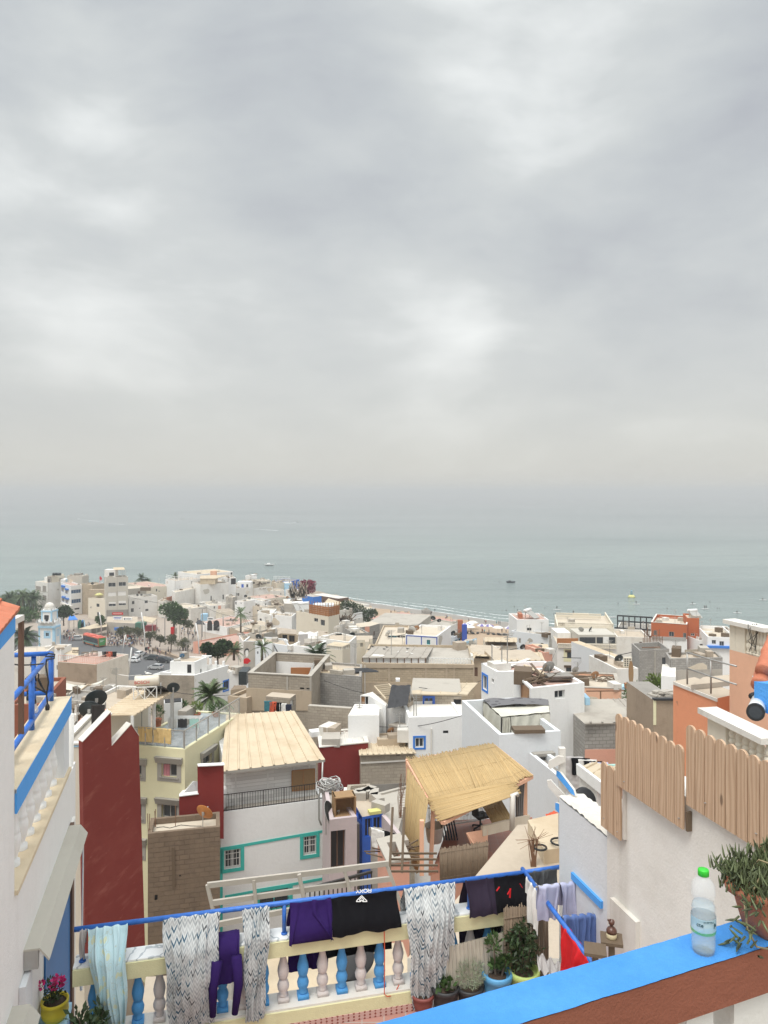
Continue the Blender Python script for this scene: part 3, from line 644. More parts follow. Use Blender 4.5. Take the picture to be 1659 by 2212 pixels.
P=pot('flower_pot','yellow glazed pot with pink flowers on a ledge at the lower left',yp,.135,.21,plain('pot_yellow',(.62,.50,.03),.45,var=.15,sc=8),[(.75,0),(.98,.25),(1.04,.5),(.98,.80),(1.06,.84),(1.06,.98),(.98,1.0),(.9,.98),(.88,.86)])
m=MB();g=random.Random(3)
for k in range(9):
 a=yp+V((g.uniform(-.05,.03),g.uniform(-.05,.05),.18));b=a+V((g.uniform(-.12,.05),g.uniform(-.06,.06),g.uniform(.08,.22)));m.tube([a,a.lerp(b,.5)+V((.01,0,.02)),b],[.006,.005,.004],5);leafcloud(m,a.lerp(b,.75),.055,16,.05,seed=k)
obj('foliage',m,'leaf_dark',P,uv=False)
m=MB()
for x,y in((385,1845),(500,1860),(540,1790),(560,1820)):leafcloud(m,W('c2',x,y,7.95),.035,26,.04,up=.1,asp=.9,seed=x)
obj('flower',m,'flower_pink',P,uv=False)
# ------------------------------------------------------------------ the terrace with the laundry
TB,TN,T0=V((.9724,.2333,0)),V((.2333,-.9724,0)),V((-3.25,8.0,0))
def TP(s_,t,drop):q=T0+TB*s_+TN*t;return V((q.x,q.y,HC-drop))
def Ts(x):
 r=(x-CX)/F;return(r*8.0+3.25)/(.9724-.2333*r)
def Tbox(m,s0,s1,t0,t1,d0,d1):return m.hexa([TP(s0,t0,d1),TP(s1,t0,d1),TP(s1,t1,d1),TP(s0,t1,d1)],[TP(s0,t0,d0),TP(s1,t0,d0),TP(s1,t1,d0),TP(s0,t1,d0)])
tr=root('roof_terrace','tiled roof terrace with a pale green balustrade of blue and white balusters','terrace',TP(2.5,.5,9.5))
m=MB();Tbox(m,-.05,5.3,-.12,.12,5.02,5.19);obj('parapet_beam',m,'yellow_green',tr)
t,p=newmat('marble');v=pos(t);w=nd(t,'ShaderNodeTexWave',{'Vector':v,'Scale':2.2,'Distortion':16.0,'Detail':3.0,'Detail Scale':1.2}).outputs['Fac']
c=mixc(t,maprange(t,w,.86,.97,0,.8),(.78,.79,.79),(.36,.40,.43));t.links.new(c,p.inputs['Base Color']);p.inputs['Roughness'].default_value=.3
m=MB();Tbox(m,-.05,5.31,-.135,.10,5.0,5.018);obj('marble_top',m,'marble',tr)
m=MB();Tbox(m,-.05,5.3,-.17,.16,5.78,6.0);obj('kerb',m,'yellow_green',tr)
m=MB();Tbox(m,-.05,5.3,-.15,.14,5.755,5.78);obj('kerb_top',m,'white_old',tr)
m=MB();Tbox(m,-.9,5.35,.16,3.9,6.0,6.18);obj('floor',m,'tile_pink',tr)
m=MB();Tbox(m,-.9,5.35,-.16,.15,6.002,9.6);Tbox(m,-.9,5.35,.15,3.9,6.182,9.6);obj('wall',m,'white_old',tr)
t,p=newmat('border_tile');uv=nd(t,'ShaderNodeTexCoord').outputs['UV'];q=nd(t,'ShaderNodeSeparateXYZ',{0:uv})
a=mth(t,'ABSOLUTE',mth(t,'SUBTRACT',mth(t,'FRACT',mth(t,'MULTIPLY',q.outputs[0],16.0)),.5));b=mth(t,'FRACT',mth(t,'MULTIPLY',q.outputs[1],12.5))
k=mth(t,'LESS_THAN',a,mth(t,'ADD',.10,mth(t,'MULTIPLY',mth(t,'SINE',mth(t,'MULTIPLY',b,14.0)),.10)))
c=mixc(t,k,(.55,.36,.32),(.22,.045,.03));t.links.new(c,p.inputs['Base Color']);p.inputs['Roughness'].default_value=.35
m=MB();Tbox(m,-.9,5.3,.161,.17,5.915,5.998);obj('tile_skirting',m,'border_tile',tr)
plaster('bal_blue',(.085,.32,.66),.4,(.06,.24,.52),.0,sc=6,b=.3);plaster('bal_white',(.64,.58,.555),.4,(.52,.46,.43),.2,sc=5,b=.3)
BAL=[(.045,0),(.052,.03),(.04,.045),(.062,.09),(.068,.13),(.05,.185),(.036,.20),(.05,.215),(.056,.235),(.066,.29),(.06,.335),(.042,.40),(.032,.45),(.046,.465),(.046,.48),(.035,.49),(.05,.51),(.055,.525)]
BP={}
for k in range(-12,11):
 s_=2.841+.2245*k;mt='bal_blue' if k%2==0 else 'bal_white';c=TP(s_,-.01,5.755)
 m=MB();m.box(c,(.125,.125,.05),R(13.5));m.lathe(c+V((0,0,.045)),[(r,z)for r,z in BAL],16)
 obj('baluster',m,mt,tr,True)
m=MB();PD=4.65
m.tube([TP(-.05,0,PD),TP(5.12,0,PD)],.027,12)
m.tube([TP(5.12,0,PD),TP(5.6,-.02,PD)],.027,12)
for x in(178,614,823.5,1013.6):s_=Ts(x);m.tube([TP(s_,0,5.0),TP(s_,0,PD)],.024,12);m.lathe(TP(s_,0,5.0),[(.036,0),(.036,.012),(.026,.02)],12)
SP0,SP1=TP(5.12,.0,PD),V((2.06,7.42,HC-PD));m.tube([SP0+(SP0-SP1).normalized()*.09,SP1],.026,12)
m.tube([SP1,SP1-V((0,0,1.3))],.026,12)
obj('handrail',m,'pipe_blue',tr,True)
# laundry
def fabric(name,col,rough=.85,var=.12):
 t,p=newmat(name);v=pos(t);n=noi(t,v,7,4)
 t.links.new(mixc(t,n,mul(col,1-var),mul(col,1+var)),p.inputs['Base Color']);p.inputs['Roughness'].default_value=rough
 p.inputs['Specular IOR Level'].default_value=.15
 bump(t,p,noi(t,v,14,4),.35,.02)
t,p=newmat('zigzag');uv=nd(t,'ShaderNodeTexCoord').outputs['UV'];q=nd(t,'ShaderNodeSeparateXYZ',{0:uv})
U=mth(t,'MULTIPLY',mth(t,'ADD',q.outputs[0],mth(t,'MULTIPLY',q.outputs[1],.12)),19.0);Vv=mth(t,'MULTIPLY',q.outputs[1],19.0)
tri=mth(t,'ABSOLUTE',mth(t,'SUBTRACT',mth(t,'FRACT',U),.5));zz=mth(t,'ADD',Vv,mth(t,'MULTIPLY',tri,2.0));cn_=nd(t,'ShaderNodeTexWhiteNoise',{'W':mth(t,'FLOOR',U)},noise_dimensions='1D').outputs[0];zz=mth(t,'ADD',zz,mth(t,'MULTIPLY',cn_,.9));fr_=mth(t,'FRACT',zz)
cell=nd(t,'ShaderNodeCombineXYZ',{0:mth(t,'FLOOR',mth(t,'MULTIPLY',U,1.0)),1:mth(t,'FLOOR',zz)}).outputs[0]
wn=nd(t,'ShaderNodeTexWhiteNoise',{'Vector':cell}).outputs[0]
clr=ramp(t,wn,[(0,(.33,.35,.36)),(.28,(.19,.22,.24)),(.46,(.40,.41,.41)),(.66,(.045,.10,.15)),(.78,(.07,.075,.085)),(.82,(.42,.43,.43))]);
for q_ in t.nodes:
 if q_.bl_idname=='ShaderNodeValToRGB':q_.color_ramp.interpolation='CONSTANT'
c=mixc(t,mth(t,'LESS_THAN',fr_,.52),(.54,.555,.55),clr);t.links.new(c,p.inputs['Base Color']);p.inputs['Roughness'].default_value=.9
t,p=newmat('floral');v=pos(t);uv=nd(t,'ShaderNodeTexCoord').outputs['UV']
vo=nd(t,'ShaderNodeTexVoronoi',{'Vector':scaled(t,uv,(3.0,2.2,1),(.4,.1,0))});dn=mth(t,'ADD',vo.outputs['Distance'],mth(t,'MULTIPLY',noi(t,uv,22,3),.22))
c=mixc(t,noi(t,v,3),(.42,.62,.68),(.55,.72,.76));c=mixc(t,maprange(t,dn,.44,.38,0,.6),c,(.66,.62,.30));c=mixc(t,maprange(t,mth(t,'ABSOLUTE',mth(t,'SUBTRACT',dn,.58)),.03,.01,0,.6),c,(.42,.50,.45))
t.links.new(c,p.inputs['Base Color']);p.inputs['Roughness'].default_value=.85
for n_,c_ in(('f_purple',(.026,.010,.085)),('f_plum',(.028,.02,.036)),('f_black',(.0055,.0055,.0075)),('f_white',(.72,.71,.68)),('f_grey',(.085,.09,.095)),('f_lilac',(.46,.47,.62)),('f_blue',(.10,.16,.36)),('f_red',(.55,.02,.025)),('f_yellow',(.66,.48,.22)),('f_palegrey',(.45,.43,.42)),('f_mint',(.40,.62,.56)),('f_orange',(.55,.10,.05)),('f_navy',(.03,.035,.06)),('f_tarp',(.60,.58,.50)),('f_dark',(.055,.055,.058)),('f_pink',(.55,.25,.28)),('f_teal',(.05,.18,.22))):fabric(n_,c_)
def drape(name,label,cat,A,B_,front,back,n,mat,folds=5,amp=.025,taper=0.0,shift=0.0,beam=True,group=None,bulge=0.0,seed=1,ragged=.03,r=.03,parts=None,nu=64,shape=None):
 A,B_=V(A),V(B_);w=(B_-A).length;e=(B_-A).normalized();n=V(n).normalized();nv=56;tot=front+back;m=MB();vuv=[];cen=(A+B_)/2
 def at(u,v):
  d=v*tot-back;x=(u-.5)*w;z=0;t_=0
  if abs(d)<r*1.57:a=d/r;t_=r*math.sin(a);z=r*math.cos(a)-r
  else:
   sg=1 if d>0 else-1;q=abs(d)-r*1.57;t_=sg*r;z=-r-q
   if beam:
    k=min(1,q/.3);k=k*k*(3-2*k);t_+=sg*k*(.125+.03*min(1,max(0,q-.25)*3))
  t_+=.5*amp*min(1,abs(d)/.1)*mnoise.noise(V((u*3+d*4,d*5-u*2,seed*3)))*(1 if d>0 else-1)
  q=abs(d);L=front if d>0 else back;g=min(1,q/max(L,.01));fade=min(1,q/.12)
  ph=mnoise.noise(V((u*2.2+seed,q*1.5,seed)))*1.6
  fo=amp*(.55+1.1*abs(mnoise.noise(V((u*3.1+seed*2,q*.9,7.7)))))*fade*(math.sin(u*folds*2*math.pi+ph*2+seed)+.5*math.sin(u*folds*4.7*math.pi+seed*3+ph*3))
  t_+=fo*(1 if d>0 else-1)*.6+abs(fo)*.5*(1 if d>0 else-1)+bulge*math.sin(math.pi*g)*math.sin(math.pi*u)*(1 if d>0 else 0)
  x=x*(1-taper*g*(1 if d>0 else .3))+shift*g*(1 if d>0 else 0)+.012*fade*math.sin(q*9+seed+u*6)
  z+=ragged*g*mnoise.noise(V((u*5,seed*7,2)))*(1 if d>0 else .5)+.006*math.sin(u*folds*2*math.pi+seed)*(1-fade)
  if shape:x,t_,z=shape(u,d,x,t_,z)
  return cen+e*x+n*t_+V((0,0,z+r*.5))
 for j in range(nv+1):
  for i in range(nu+1):m.v.append(at(i/nu,j/nv));vuv.append((i/nu*w,j/nv*tot))
 for j in range(nv):
  for i in range(nu):a=j*(nu+1)+i;m.f.append((a,a+1,a+nu+2,a+nu+1));m.m.append(0)
 o=obj(name,m,mat,None,True,cen-V((0,0,front)),True,vuv=vuv);return tag(o,label,cat,group)
LG='laundry hung on the blue pipe'
def onpipe(x0,x1):return TP(Ts(x0),0,PD),TP(Ts(x1),0,PD)
A,B_=onpipe(189,276);drape('bedsheet','light blue floral bedsheet at the left end of the blue pipe','bedsheet',A,B_,1.30,.55,TN,'floral',4,.035,.45,.10,group=LG,bulge=.12,seed=2.2)
A,B_=onpipe(352,477);drape('bedsheet','wide zigzag patterned sheet beside the floral one','bedsheet',A,B_,1.12,.4,TN,'zigzag',5,.03,.25,.0,group=LG,bulge=.10,seed=3.3)
A,B_=onpipe(523,583);drape('bedsheet','narrow gathered zigzag sheet, the slimmest of the patterned three','bedsheet',A,B_,1.18,1.05,TN,'zigzag',5,.03,.35,-.03,group=LG,seed=5.1)
A,B_=onpipe(870,981);drape('bedsheet','long gathered zigzag sheet hanging to the dark plant pots','bedsheet',A,B_,1.36,.5,TN,'zigzag',7,.035,.35,-.05,group=LG,bulge=.08,seed=7.7)
def legs(gap0,gd):
 def f(u,d,x,t_,z):
  if d>gd:k=(d-gd)*gap0;x+=(k if u>.5 else-k)*max(0,1-abs(u-.5)*2.2)
  return x,t_,z
 return f
A,B_=onpipe(625,713);drape('wetsuit_leggings','purple wetsuit legs folded over the pipe left of the black top','wetsuit',A,B_,.42,.95,TN,'f_purple',2,.022,-.05,0,group=LG,seed=1.3,shape=legs(.9,.16))
bt=drape('wetsuit','black wetsuit top with a white upside down logo and word','wetsuit',*onpipe(713,856),.40,.85,TN,'f_black',2,.016,-.03,0,group=LG,seed=4.3)
drape('wetsuit_leggings','dark plum wetsuit beside the post, right of the long zigzag sheet','wetsuit',*onpipe(1002,1066),.40,1.0,TN,'f_plum',2,.014,.05,0,group=LG,seed=6.1)
rt=drape('wetsuit','black wetsuit with red seams at the right end of the pipe','wetsuit',*onpipe(1064,1132),.40,.95,TN,'f_black',2,.012,0,0,group=LG,seed=8.2)
m=MB()
for pts in([(565,460),(590,425)],[(660,490),(690,440)],[(685,440),(680,520)],[(770,400),(788,430)]):
 q=[hit('c5',x,y,TP(4.9,.20,4.9),TN)for x,y in pts];m.bar(q[0],q[1],.018,.006)
obj('red_seam',m,'f_red',rt)
# the word and the emblem on the black top, upside down as it hangs over the pipe
m=MB();on_=(TN*.906+V((0,0,.42))).normalized();oq=TP(3.1,.058,PD+.05)+on_*.012
def stroke(m,pts,w=.012):
 q=[hit('c4',x,y,oq,on_)for x,y in pts]
 for a,b in zip(q,q[1:]):m.bar(a,b,w,.004,up=on_)
m2=MB()
def letter(cx_,segs):
 for sg in segs:stroke(m,[(cx_+x*1.15,847-y*1.0-(cx_-680)*.09)for x,y in sg],.008)
# upside down: x mirrored and y mirrored -> R O X Y read from right to left
letter(735,[[(12,14),(12,-14)],[(12,-14),(-6,-14),(-12,-8),(-6,0),(12,0)],[(0,0),(-12,14)]])
letter(703,[[(13*math.cos(a*.524),14*math.sin(a*.524))for a in range(13)]])
letter(670,[[(12,-14),(-12,14)],[(-12,-14),(12,14)]])
letter(640,[[(12,-14),(0,0),(-12,-14)],[(0,0),(0,14)]])
ex=MB()
for sx_ in(1,-1):
 for pts in([(0,-22),(16,-6),(40,18),(44,26),(10,26),(3,20)],[(0,-8),(14,6),(18,14),(12,20),(4,17),(2,10)]):stroke(ex,[(672+sx_*x,907+y)for x,y in pts],.008)
obj('lettering',m,'white_clean',bt);obj('emblem',ex,'white_clean',bt)
m=MB();A=TP(Ts(823),.03,4.97);
m.tube([A+V((0,0,.0)),A+TN*.05-V((0,0,.03)),A+TN*.13-V((0,0,.02)),A+TN*.15-V((0,0,.3)),A+TN*.14-V((0,0,.78)),A+TN*.16-V((0,0,.80))+TB*.03,A+TN*.1-V((0,0,.84))+TB*.12,A+TN*.08-V((0,0,.74))+TB*.19],.006,6)
thing('cord',m,'f_orange','thin orange cord tied round the blue baluster beside the black wetsuit','cord')
# the sleeves of the purple top hung over the beam
A,B_=TP(Ts(466),.0,4.985),TP(Ts(517),.0,4.985)
wt=drape('wetsuit','purple wetsuit top hanging over the balustrade between two patterned sheets','wetsuit',A,B_,.56,.3,TN,'f_purple',1,.012,-.12,0,beam=False,group='wetsuits on the balustrade',r=.16,seed=2.9)
for x0,y0,x1,y1,w_ in((735,1420,700,1870,.05),(895,1380,880,1850,.055)):
 m=MB();a,b=hit('c3',x0,y0,TP(1.8,.2,5.2),TN),hit('c3',x1,y1,TP(1.8,.24,5.2),TN);m.tube([a,a.lerp(b,.5)+TB*(.03 if x0>800 else-.02),b],[.06,.05,.035],10);obj('sleeve',m,'f_purple',wt,True)
A,B_=TP(Ts(173),.0,PD),TP(Ts(188),.0,PD);drape('bikini_top','small grey garment at the left end of the blue pipe','garment',A,B_,.33,.2,TN,'f_palegrey',2,.02,.3,0,group=LG,seed=9.1,nu=20,beam=False)
SD=(SP1-SP0).normalized();SN=V((-.985,-.17,0))
def sp(k):return SP0.lerp(SP1,k)
SG='laundry on the side pipe of the terrace'
drape('white_shirt','white crumpled shirt over the far end of the side pipe','shirt',sp(.06),sp(.32),.50,.3,SN,'f_white',3,.03,.2,0,beam=False,group=SG,seed=1.9)
drape('red_cloth','bright red cloth hanging from the near end of the side pipe','cloth',sp(.62),sp(.99),.62,.25,SN,'f_red',3,.035,.1,-.05,beam=False,group=SG,seed=3.9)
A,B_=TP(5.16,0,PD),TP(5.55,-.02,PD);drape('grey_shirt','dark grey T-shirt over the short pipe by the white wall','shirt',A,B_,.36,.2,TN,'f_grey',2,.03,.1,0,beam=False,group=SG,seed=5.5)
m=MB();L1=[(1.80,8.62,4.72),(2.22,8.60,4.72)];A,B_=W('c5',925,425,8.5),W('c5',1300,385,8.75);m.tube([A-(B_-A)*.05,B_+(B_-A)*.03],.012,8);
A2,B2=W('c5',1140,690,8.15),W('c5',1470,660,8.3);m.tube([A2,B2],.012,8);thing('drying_wires',m,'steel','two thin drying wires behind the side pipe carrying towels and trousers','wire')
drape('towel','left one of two lilac towels behind the side pipe','towel',A,A.lerp(B_,.47),.40,.3,TN,'f_lilac',2,.018,.0,-.02,beam=False,group='lilac towels',seed=2.5,nu=40)
drape('towel','right one of two lilac towels, next to the white wall','towel',A.lerp(B_,.50),B_,.40,.3,TN,'f_lilac',2,.028,.05,0,beam=False,group='lilac towels',seed=6.5,nu=40)
drape('blue_trousers','blue gathered trousers hanging under the lilac towels','trousers',A2,B2,.48,.3,TN,'f_blue',5,.03,.12,-.02,beam=False,group=SG,seed=4.5)
m=MB();a=W('c5',1040,1110,8.5);leafcloud(m,a,.08,1,.05);m=MB()
m.surf(lambda u,v:a+V(((u-.5)*.28,.1*math.sin(v*3),.26*(1-abs(v-.5)*1.2)*(1-.5*u)-.18+.03*math.sin(u*19+v*7))),24,12);thing('rag',m,'f_palegrey','crumpled pale rag beside the red cloth and the reed screen','rag',smooth=True)
# reed screen and corrugated plastic sheet against the balustrade
def reedpanel(name,label,q,mat,n,seed=1,rad=.008,parent=None,ragged=.03,cat='reed screen'):
 g=random.Random(seed);a,b,c,d=[V(p)for p in q];nr=(b-a).cross(d-a).normalized();m=MB()
 for k in range(n):
  u=(k+.5)/n;lo,hi=a.lerp(b,u),d.lerp(c,u);ex=g.uniform(-ragged,ragged);t_=(hi-lo).normalized();j=nr*g.uniform(-.5,.5)*rad
  m.tube([lo-t_*g.uniform(0,ragged)+j,lo.lerp(hi,.5)+nr*g.uniform(-1,1)*rad*.8,hi+t_*ex+j],rad*g.uniform(.75,1.2),5)
 for f in(.12,.5,.88):m.bar(a.lerp(d,f)+nr*rad*1.2,b.lerp(c,f)+nr*rad*1.2,.008,.006)
 if parent:return obj(name,m,mat,parent,True)
 return thing(name,m,mat,label,cat,smooth=True)
reedpanel('reed_screen','old grey reed screen standing behind the schefflera pot',[TP(4.74,.26,6.0),TP(5.33,.22,6.0),TP(5.33,.20,4.93),TP(4.74,.24,4.9)],'reed_old',44,4,.0075)
t,p=newmat('plastic_sheet');p.inputs['Base Color'].default_value=(.50,.46,.38,1);p.inputs['Roughness'].default_value=.3;p.inputs['Alpha'].default_value=.72
ribsheet('plastic_sheet',[TP(Ts(948),.30,5.98),TP(4.75,.30,5.98),TP(4.75,.20,5.22),TP(Ts(948),.20,5.30)],'plastic_sheet',None,.05,.012,.02,.004)
tag(bpy.data.objects['plastic_sheet'],'translucent corrugated plastic sheet leaning on the balustrade behind the pots','plastic sheet')
def TF(x,y,drop):return Wz('D',x,y,HC-drop)
def stemplant(P,p,h,n,mat,sc=.1,seed=1,lean=.3,rad=.06,cnt=16):
 g=random.Random(seed);m=MB();l=MB()
 for k in range(n):
  b=V(p)+V((g.uniform(-lean,lean)*h,g.uniform(-lean,lean)*h,h*g.uniform(.6,1.1)));m.tube([V(p),V(p).lerp(b,.5)+V((g.uniform(-.03,.03),0,0)),b],[.012,.009,.005],5)
  for f in(.55,.8,1.0):leafcloud(l,V(p).lerp(b,f),rad,cnt,sc,up=.2,seed=seed*31+k*7+int(f*9))
 obj('stem',m,'bark',P);obj('foliage',l,mat,P,uv=False)
PG='plant pots along the balustrade'
p=TF(913,2178,6.0);P=pot('plant_pot','small red-brown pot of bare soil under the long zigzag sheet',p,.135,.19,plain('pot_red',(.22,.06,.05),.5),None,PG);m=MB();leafcloud(m,p+V((0,0,.19)),.07,30,.04,(1,1,.3),seed=4);obj('foliage',m,'bark',P,uv=False)
p=TF(962,2180,6.0);P=pot('plant_pot','black pot of broad green leaves next to the long zigzag sheet',p,.155,.28,plain('pot_black',(.028,.028,.03),.5),None,PG);m=MB();leafcloud(m,p+V((0,0,.30)),.11,70,.10,(1,1,.45),up=.6,asp=.8,seed=5);obj('foliage',m,'leaf',P,uv=False)
p=TF(1015,2176,6.0);P=pot('plant_pot','black pot with a silvery feathery bush',p,.155,.27,'pot_black',None,PG);m=MB();leafcloud(m,p+V((0,0,.40)),.17,1500,.042,(1,1,.85),asp=.18,seed=6);obj('foliage',m,'leaf_grey',P,uv=False)
p=TF(1074,2172,6.0);P=pot('plant_pot','light blue pot with two small trees of rosette leaves',p,.165,.40,plain('pot_blue',(.10,.33,.58),.5,var=.2,sc=6),None,PG)
m=MB();l=MB()
for(x,y,hh,r_,mt_)in((-.04,0,.34,.085,0),(.10,-.02,.16,.06,0),(.03,.02,.08,.09,0),(-.03,.0,.1,.05,0)):
 b=p+V((x,y,.38+hh));a=p+V((x*.5,y,.36));m.tube([a,a.lerp(b,.6),b],[.014,.011,.006],6);leafcloud(l,b,r_,70,.07,(1,1,1.1 if hh>.3 else .6),up=.5,asp=.5,seed=int(hh*100))
obj('stem',m,'bark',P);obj('foliage',l,'leaf',P,uv=False)
p=TF(1132,2166,6.0);P=pot('plant_pot','pale green pot with a bushy schefflera',p,.17,.40,plain('pot_green',(.42,.52,.16),.5,var=.12,sc=6),None,PG)
m=MB();l=MB();g=random.Random(5)
for k in range(10):
 b=p+V((g.uniform(-.13,.09),g.uniform(-.08,.08),.4+g.uniform(.15,.58)));m.tube([p+V((g.uniform(-.05,.05),0,.36)),b],[.012,.006],5)
 for f in range(7):leafcloud(l,b+V((g.uniform(-.08,.08),g.uniform(-.08,.08),-f*.05)),.05,18,.066,(1,1,.5),up=.1,asp=.38,seed=k*9+f)
obj('stem',m,'bark',P);obj('foliage',l,'leaf_dark',P,uv=False)
for i,(x,dpt,lab,mt,h_,sd)in enumerate(((196,7.55,'dark leafy plant in a black pot left of the floral sheet','leaf_dark',.5,3),(272,7.45,'spiky green plant below the floral sheet','leaf',.34,8),(352,7.5,'low aloe with thin pointed leaves below the zigzag sheet','leaf_olive',.2,9))):
 p=W('D',x,HY,dpt);p.z=HC-6.0;P=pot('plant_pot',lab,p,.14,.26,'pot_black',None,'plant pots at the lower left');
 if i==0:stemplant(P,p+V((0,0,.24)),h_,6,mt,.10,sd,.35,.09,18)
 else:
  l=MB();g=random.Random(sd)
  for k in range(40 if i==1 else 14):
   an=g.uniform(0,6.28);r_=g.uniform(.05,.2);b=p+V((0,0,.25));e=b+V((math.cos(an)*r_,math.sin(an)*r_,h_*g.uniform(.5,1.1)));l.tube([b,b.lerp(e,.5)+V((0,0,.04)),e],[.012,.010,.002],4)
  if i==1:
   for xx in(-.05,.06):
    for k in range(7):leafcloud(l,p+V((xx,0,.3+k*.055)),.05-k*.005,9,.05,seed=k)
  obj('foliage',l,mt,P,uv=False)
# ------------------------------------------------------------------ the white wall and wooden fence on the right
def RP(y,t,drop):return V((4.41-.2586*y,y,HC-drop))-NL*t
def Rbox(m,y0,y1,t0,t1,d0,d1):return m.hexa([RP(y0,t0,d1),RP(y1,t0,d1),RP(y1,t1,d1),RP(y0,t1,d1)],[RP(y0,t0,d0),RP(y1,t0,d0),RP(y1,t1,d0),RP(y0,t1,d0)])
rw=root('neighbour_wall','tall white neighbour wall carrying the wooden fence on the right','wall',RP(6,-.2,9.6))
m=MB();pr=[(2.2,9.6),(7.93,9.6),(7.93,3.25),(7.62,3.25),(7.62,2.7),(6.6,2.7),(6.6,2.5),(2.2,2.5)];m.prism([RP(y,0,d)for y,d in pr],NL*.3);obj('wall',m,'white',rw)
m=MB();Rbox(m,7.35,7.80,.0,.05,4.2,9.5);obj('buttress',m,'white_old',rw)
lw=root('garden_wall','lower white wall with a rough crumbling top behind the laundry','wall',RP(8.5,-.2,9.6))
m=MB();Rbox(m,7.94,9.05,-.36,-.05,3.69,9.6);obj('wall',m,'white_cool',lw)
m=MB()
m.surf(lambda u,v:RP(7.94+u*1.11,-.36+v*.32,3.685-.05*abs(mnoise.noise(V((u*9,v*3,1))))-.02),40,8);obj('rough_top',m,'white_old',lw)
m=MB();Rbox(m,8.09,8.72,-.05,-.02,4.41,4.49);obj('painted_rail',m,'band_blue',lw)
fe=root('wooden_fence','wooden fence of round-topped boards stepping along the white wall','fence',RP(6.6,.05,3.5))
def board(y0,y1,top,bot,t0=.03):
 m=MB();w=(y1-y0);pts=[(y0,bot),(y1,bot),(y1,top+.05*1.0)]
 for k in range(1,6):a=math.pi*k/6;pts.append(((y0+y1)/2+w/2*math.cos(a),top+.05-.05*math.sin(a)))
 pts.append((y0,top+.05));m.prism([RP(y,t0,d)for y,d in pts],-NL*.022);obj('board',m,'fence_wood',fe)
for y1,y0,n,top,bot in((7.965,7.60,3,2.83,3.52),(7.66,6.61,9,2.23,2.96),(6.605,4.9,14,2.03,2.735)):
 w=(y1-y0)/n
 for k in range(n):board(y1-(k+1)*w+.0055,y1-k*w-.0055,top+.012*mnoise.noise(V((k*3.1,y1,0))),bot,.055 if n==9 else(.03 if n==14 else .035))
m=MB();Rbox(m,7.57,7.60,.002,.034,2.95,3.5);obj('batten',m,'sheet_white',fe);m=MB();Rbox(m,6.585,6.607,.002,.05,2.8,2.97);obj('batten',m,'old_wood',fe)
for y,d in((7.5,2.88),(6.66,2.88),(6.35,2.62),(5.78,2.62),(7.9,3.42),(7.65,3.45)):
 m=MB();c=RP(y,.078 if 6.6<y<7.62 else .055,d);m.lathe(c,[(.001,.006),(.011,.004),(.011,0)],10,0,NL.cross(V((0,0,1))).to_track_quat('Y','Z').to_matrix()@Matrix.Rotation(0,3,'X'));obj('bolt',m,'steel',fe)
# arrow boards on a white post
sg=root('signpost','white post with four blank pointed boards, two of them blue','signpost',W('b4',755,1300,9.3))
m=MB();a,b=W('b4',752,1300,9.3),W('b4',752,505,9.3);m.bar(a,b,.075,.075);obj('post',m,'white_old',sg)
def arrow(pts,d0,d1,mats,th=.03):
 xs_=[p[0]for p in pts];lo,hi=min(xs_),max(xs_);q=[W('b4',x,y,d0+(d1-d0)*(x-lo)/(hi-lo))for x,y in pts];m=MB();n=(q[1]-q[0]).cross(q[2]-q[0]).normalized();n=n if n.y>0 else-n
 o=obj('arrow_board',MB().prism([p+n*.002 for p in q],n*th),'white_old',sg);f=MB();f.face(q);obj('painted_face',f,mats,o)
arrow([(720,575),(765,580),(780,620),(655,683),(636,660),(648,615)],9.25,9.22,'white_old')
arrow([(708,690),(735,705),(845,850),(860,900),(825,880),(705,735)],9.3,9.0,'band_blue')
arrow([(630,775),(660,772),(780,900),(792,960),(745,945),(640,830)],9.2,9.1,'white_old')
arrow([(697,955),(722,960),(850,1095),(868,1150),(838,1150),(698,1010)],9.15,8.95,'band_blue')
# ------------------------------------------------------------------ our own parapet in the foreground
FD,FN_=V((.926,.378,0)),V((-.378,.926,0));FH=1.35
f0=Wz('D',1494,2017,HC-FH);n0=Wz('D',1262,2167,HC-FH)
fp=root('parapet','blue topped brown parapet crossing the lower right foreground','parapet',n0+FD*.4-V((0,0,1.4)))
wid=(f0-n0).dot(FN_)
def FP(s_,t,z):q=n0+FD*s_+FN_*t;return V((q.x,q.y,HC-FH+z))
def Fbox(m,s0,s1,t0,t1,z0,z1):return m.hexa([FP(s0,t0,z0),FP(s1,t0,z0),FP(s1,t1,z0),FP(s0,t1,z0)],[FP(s0,t0,z1),FP(s1,t0,z1),FP(s1,t1,z1),FP(s0,t1,z1)])
m=MB();Fbox(m,-2.2,2.5,0,wid,-.14,-.004);obj('beam',m,'rail_brown',fp)
m=MB()
def topf(u,v):
 s_=-2.2+4.7*u;e=.0025*mnoise.noise(V((s_*9,v*2,0)))+.002*mnoise.noise(V((s_*40,1,0)))
 return FP(s_,(wid+.004)*v-.002+(e if v in(0,1)else 0),.002*math.sin(v*math.pi)+.001*mnoise.noise(V((s_*20,v*4,3))))
m.surf(topf,260,6);obj('painted_top',m,'rail_blue',fp,True)
m=MB()
for x in(1524,1625):q=hit('D',x,2200,n0,FN_);s_=(q-n0).dot(FD);Fbox(m,s_-.05,s_+(.05 if x<1600 else .2),.02,wid-.01,-1.4,-.142)
obj('pier',m,'white',fp)
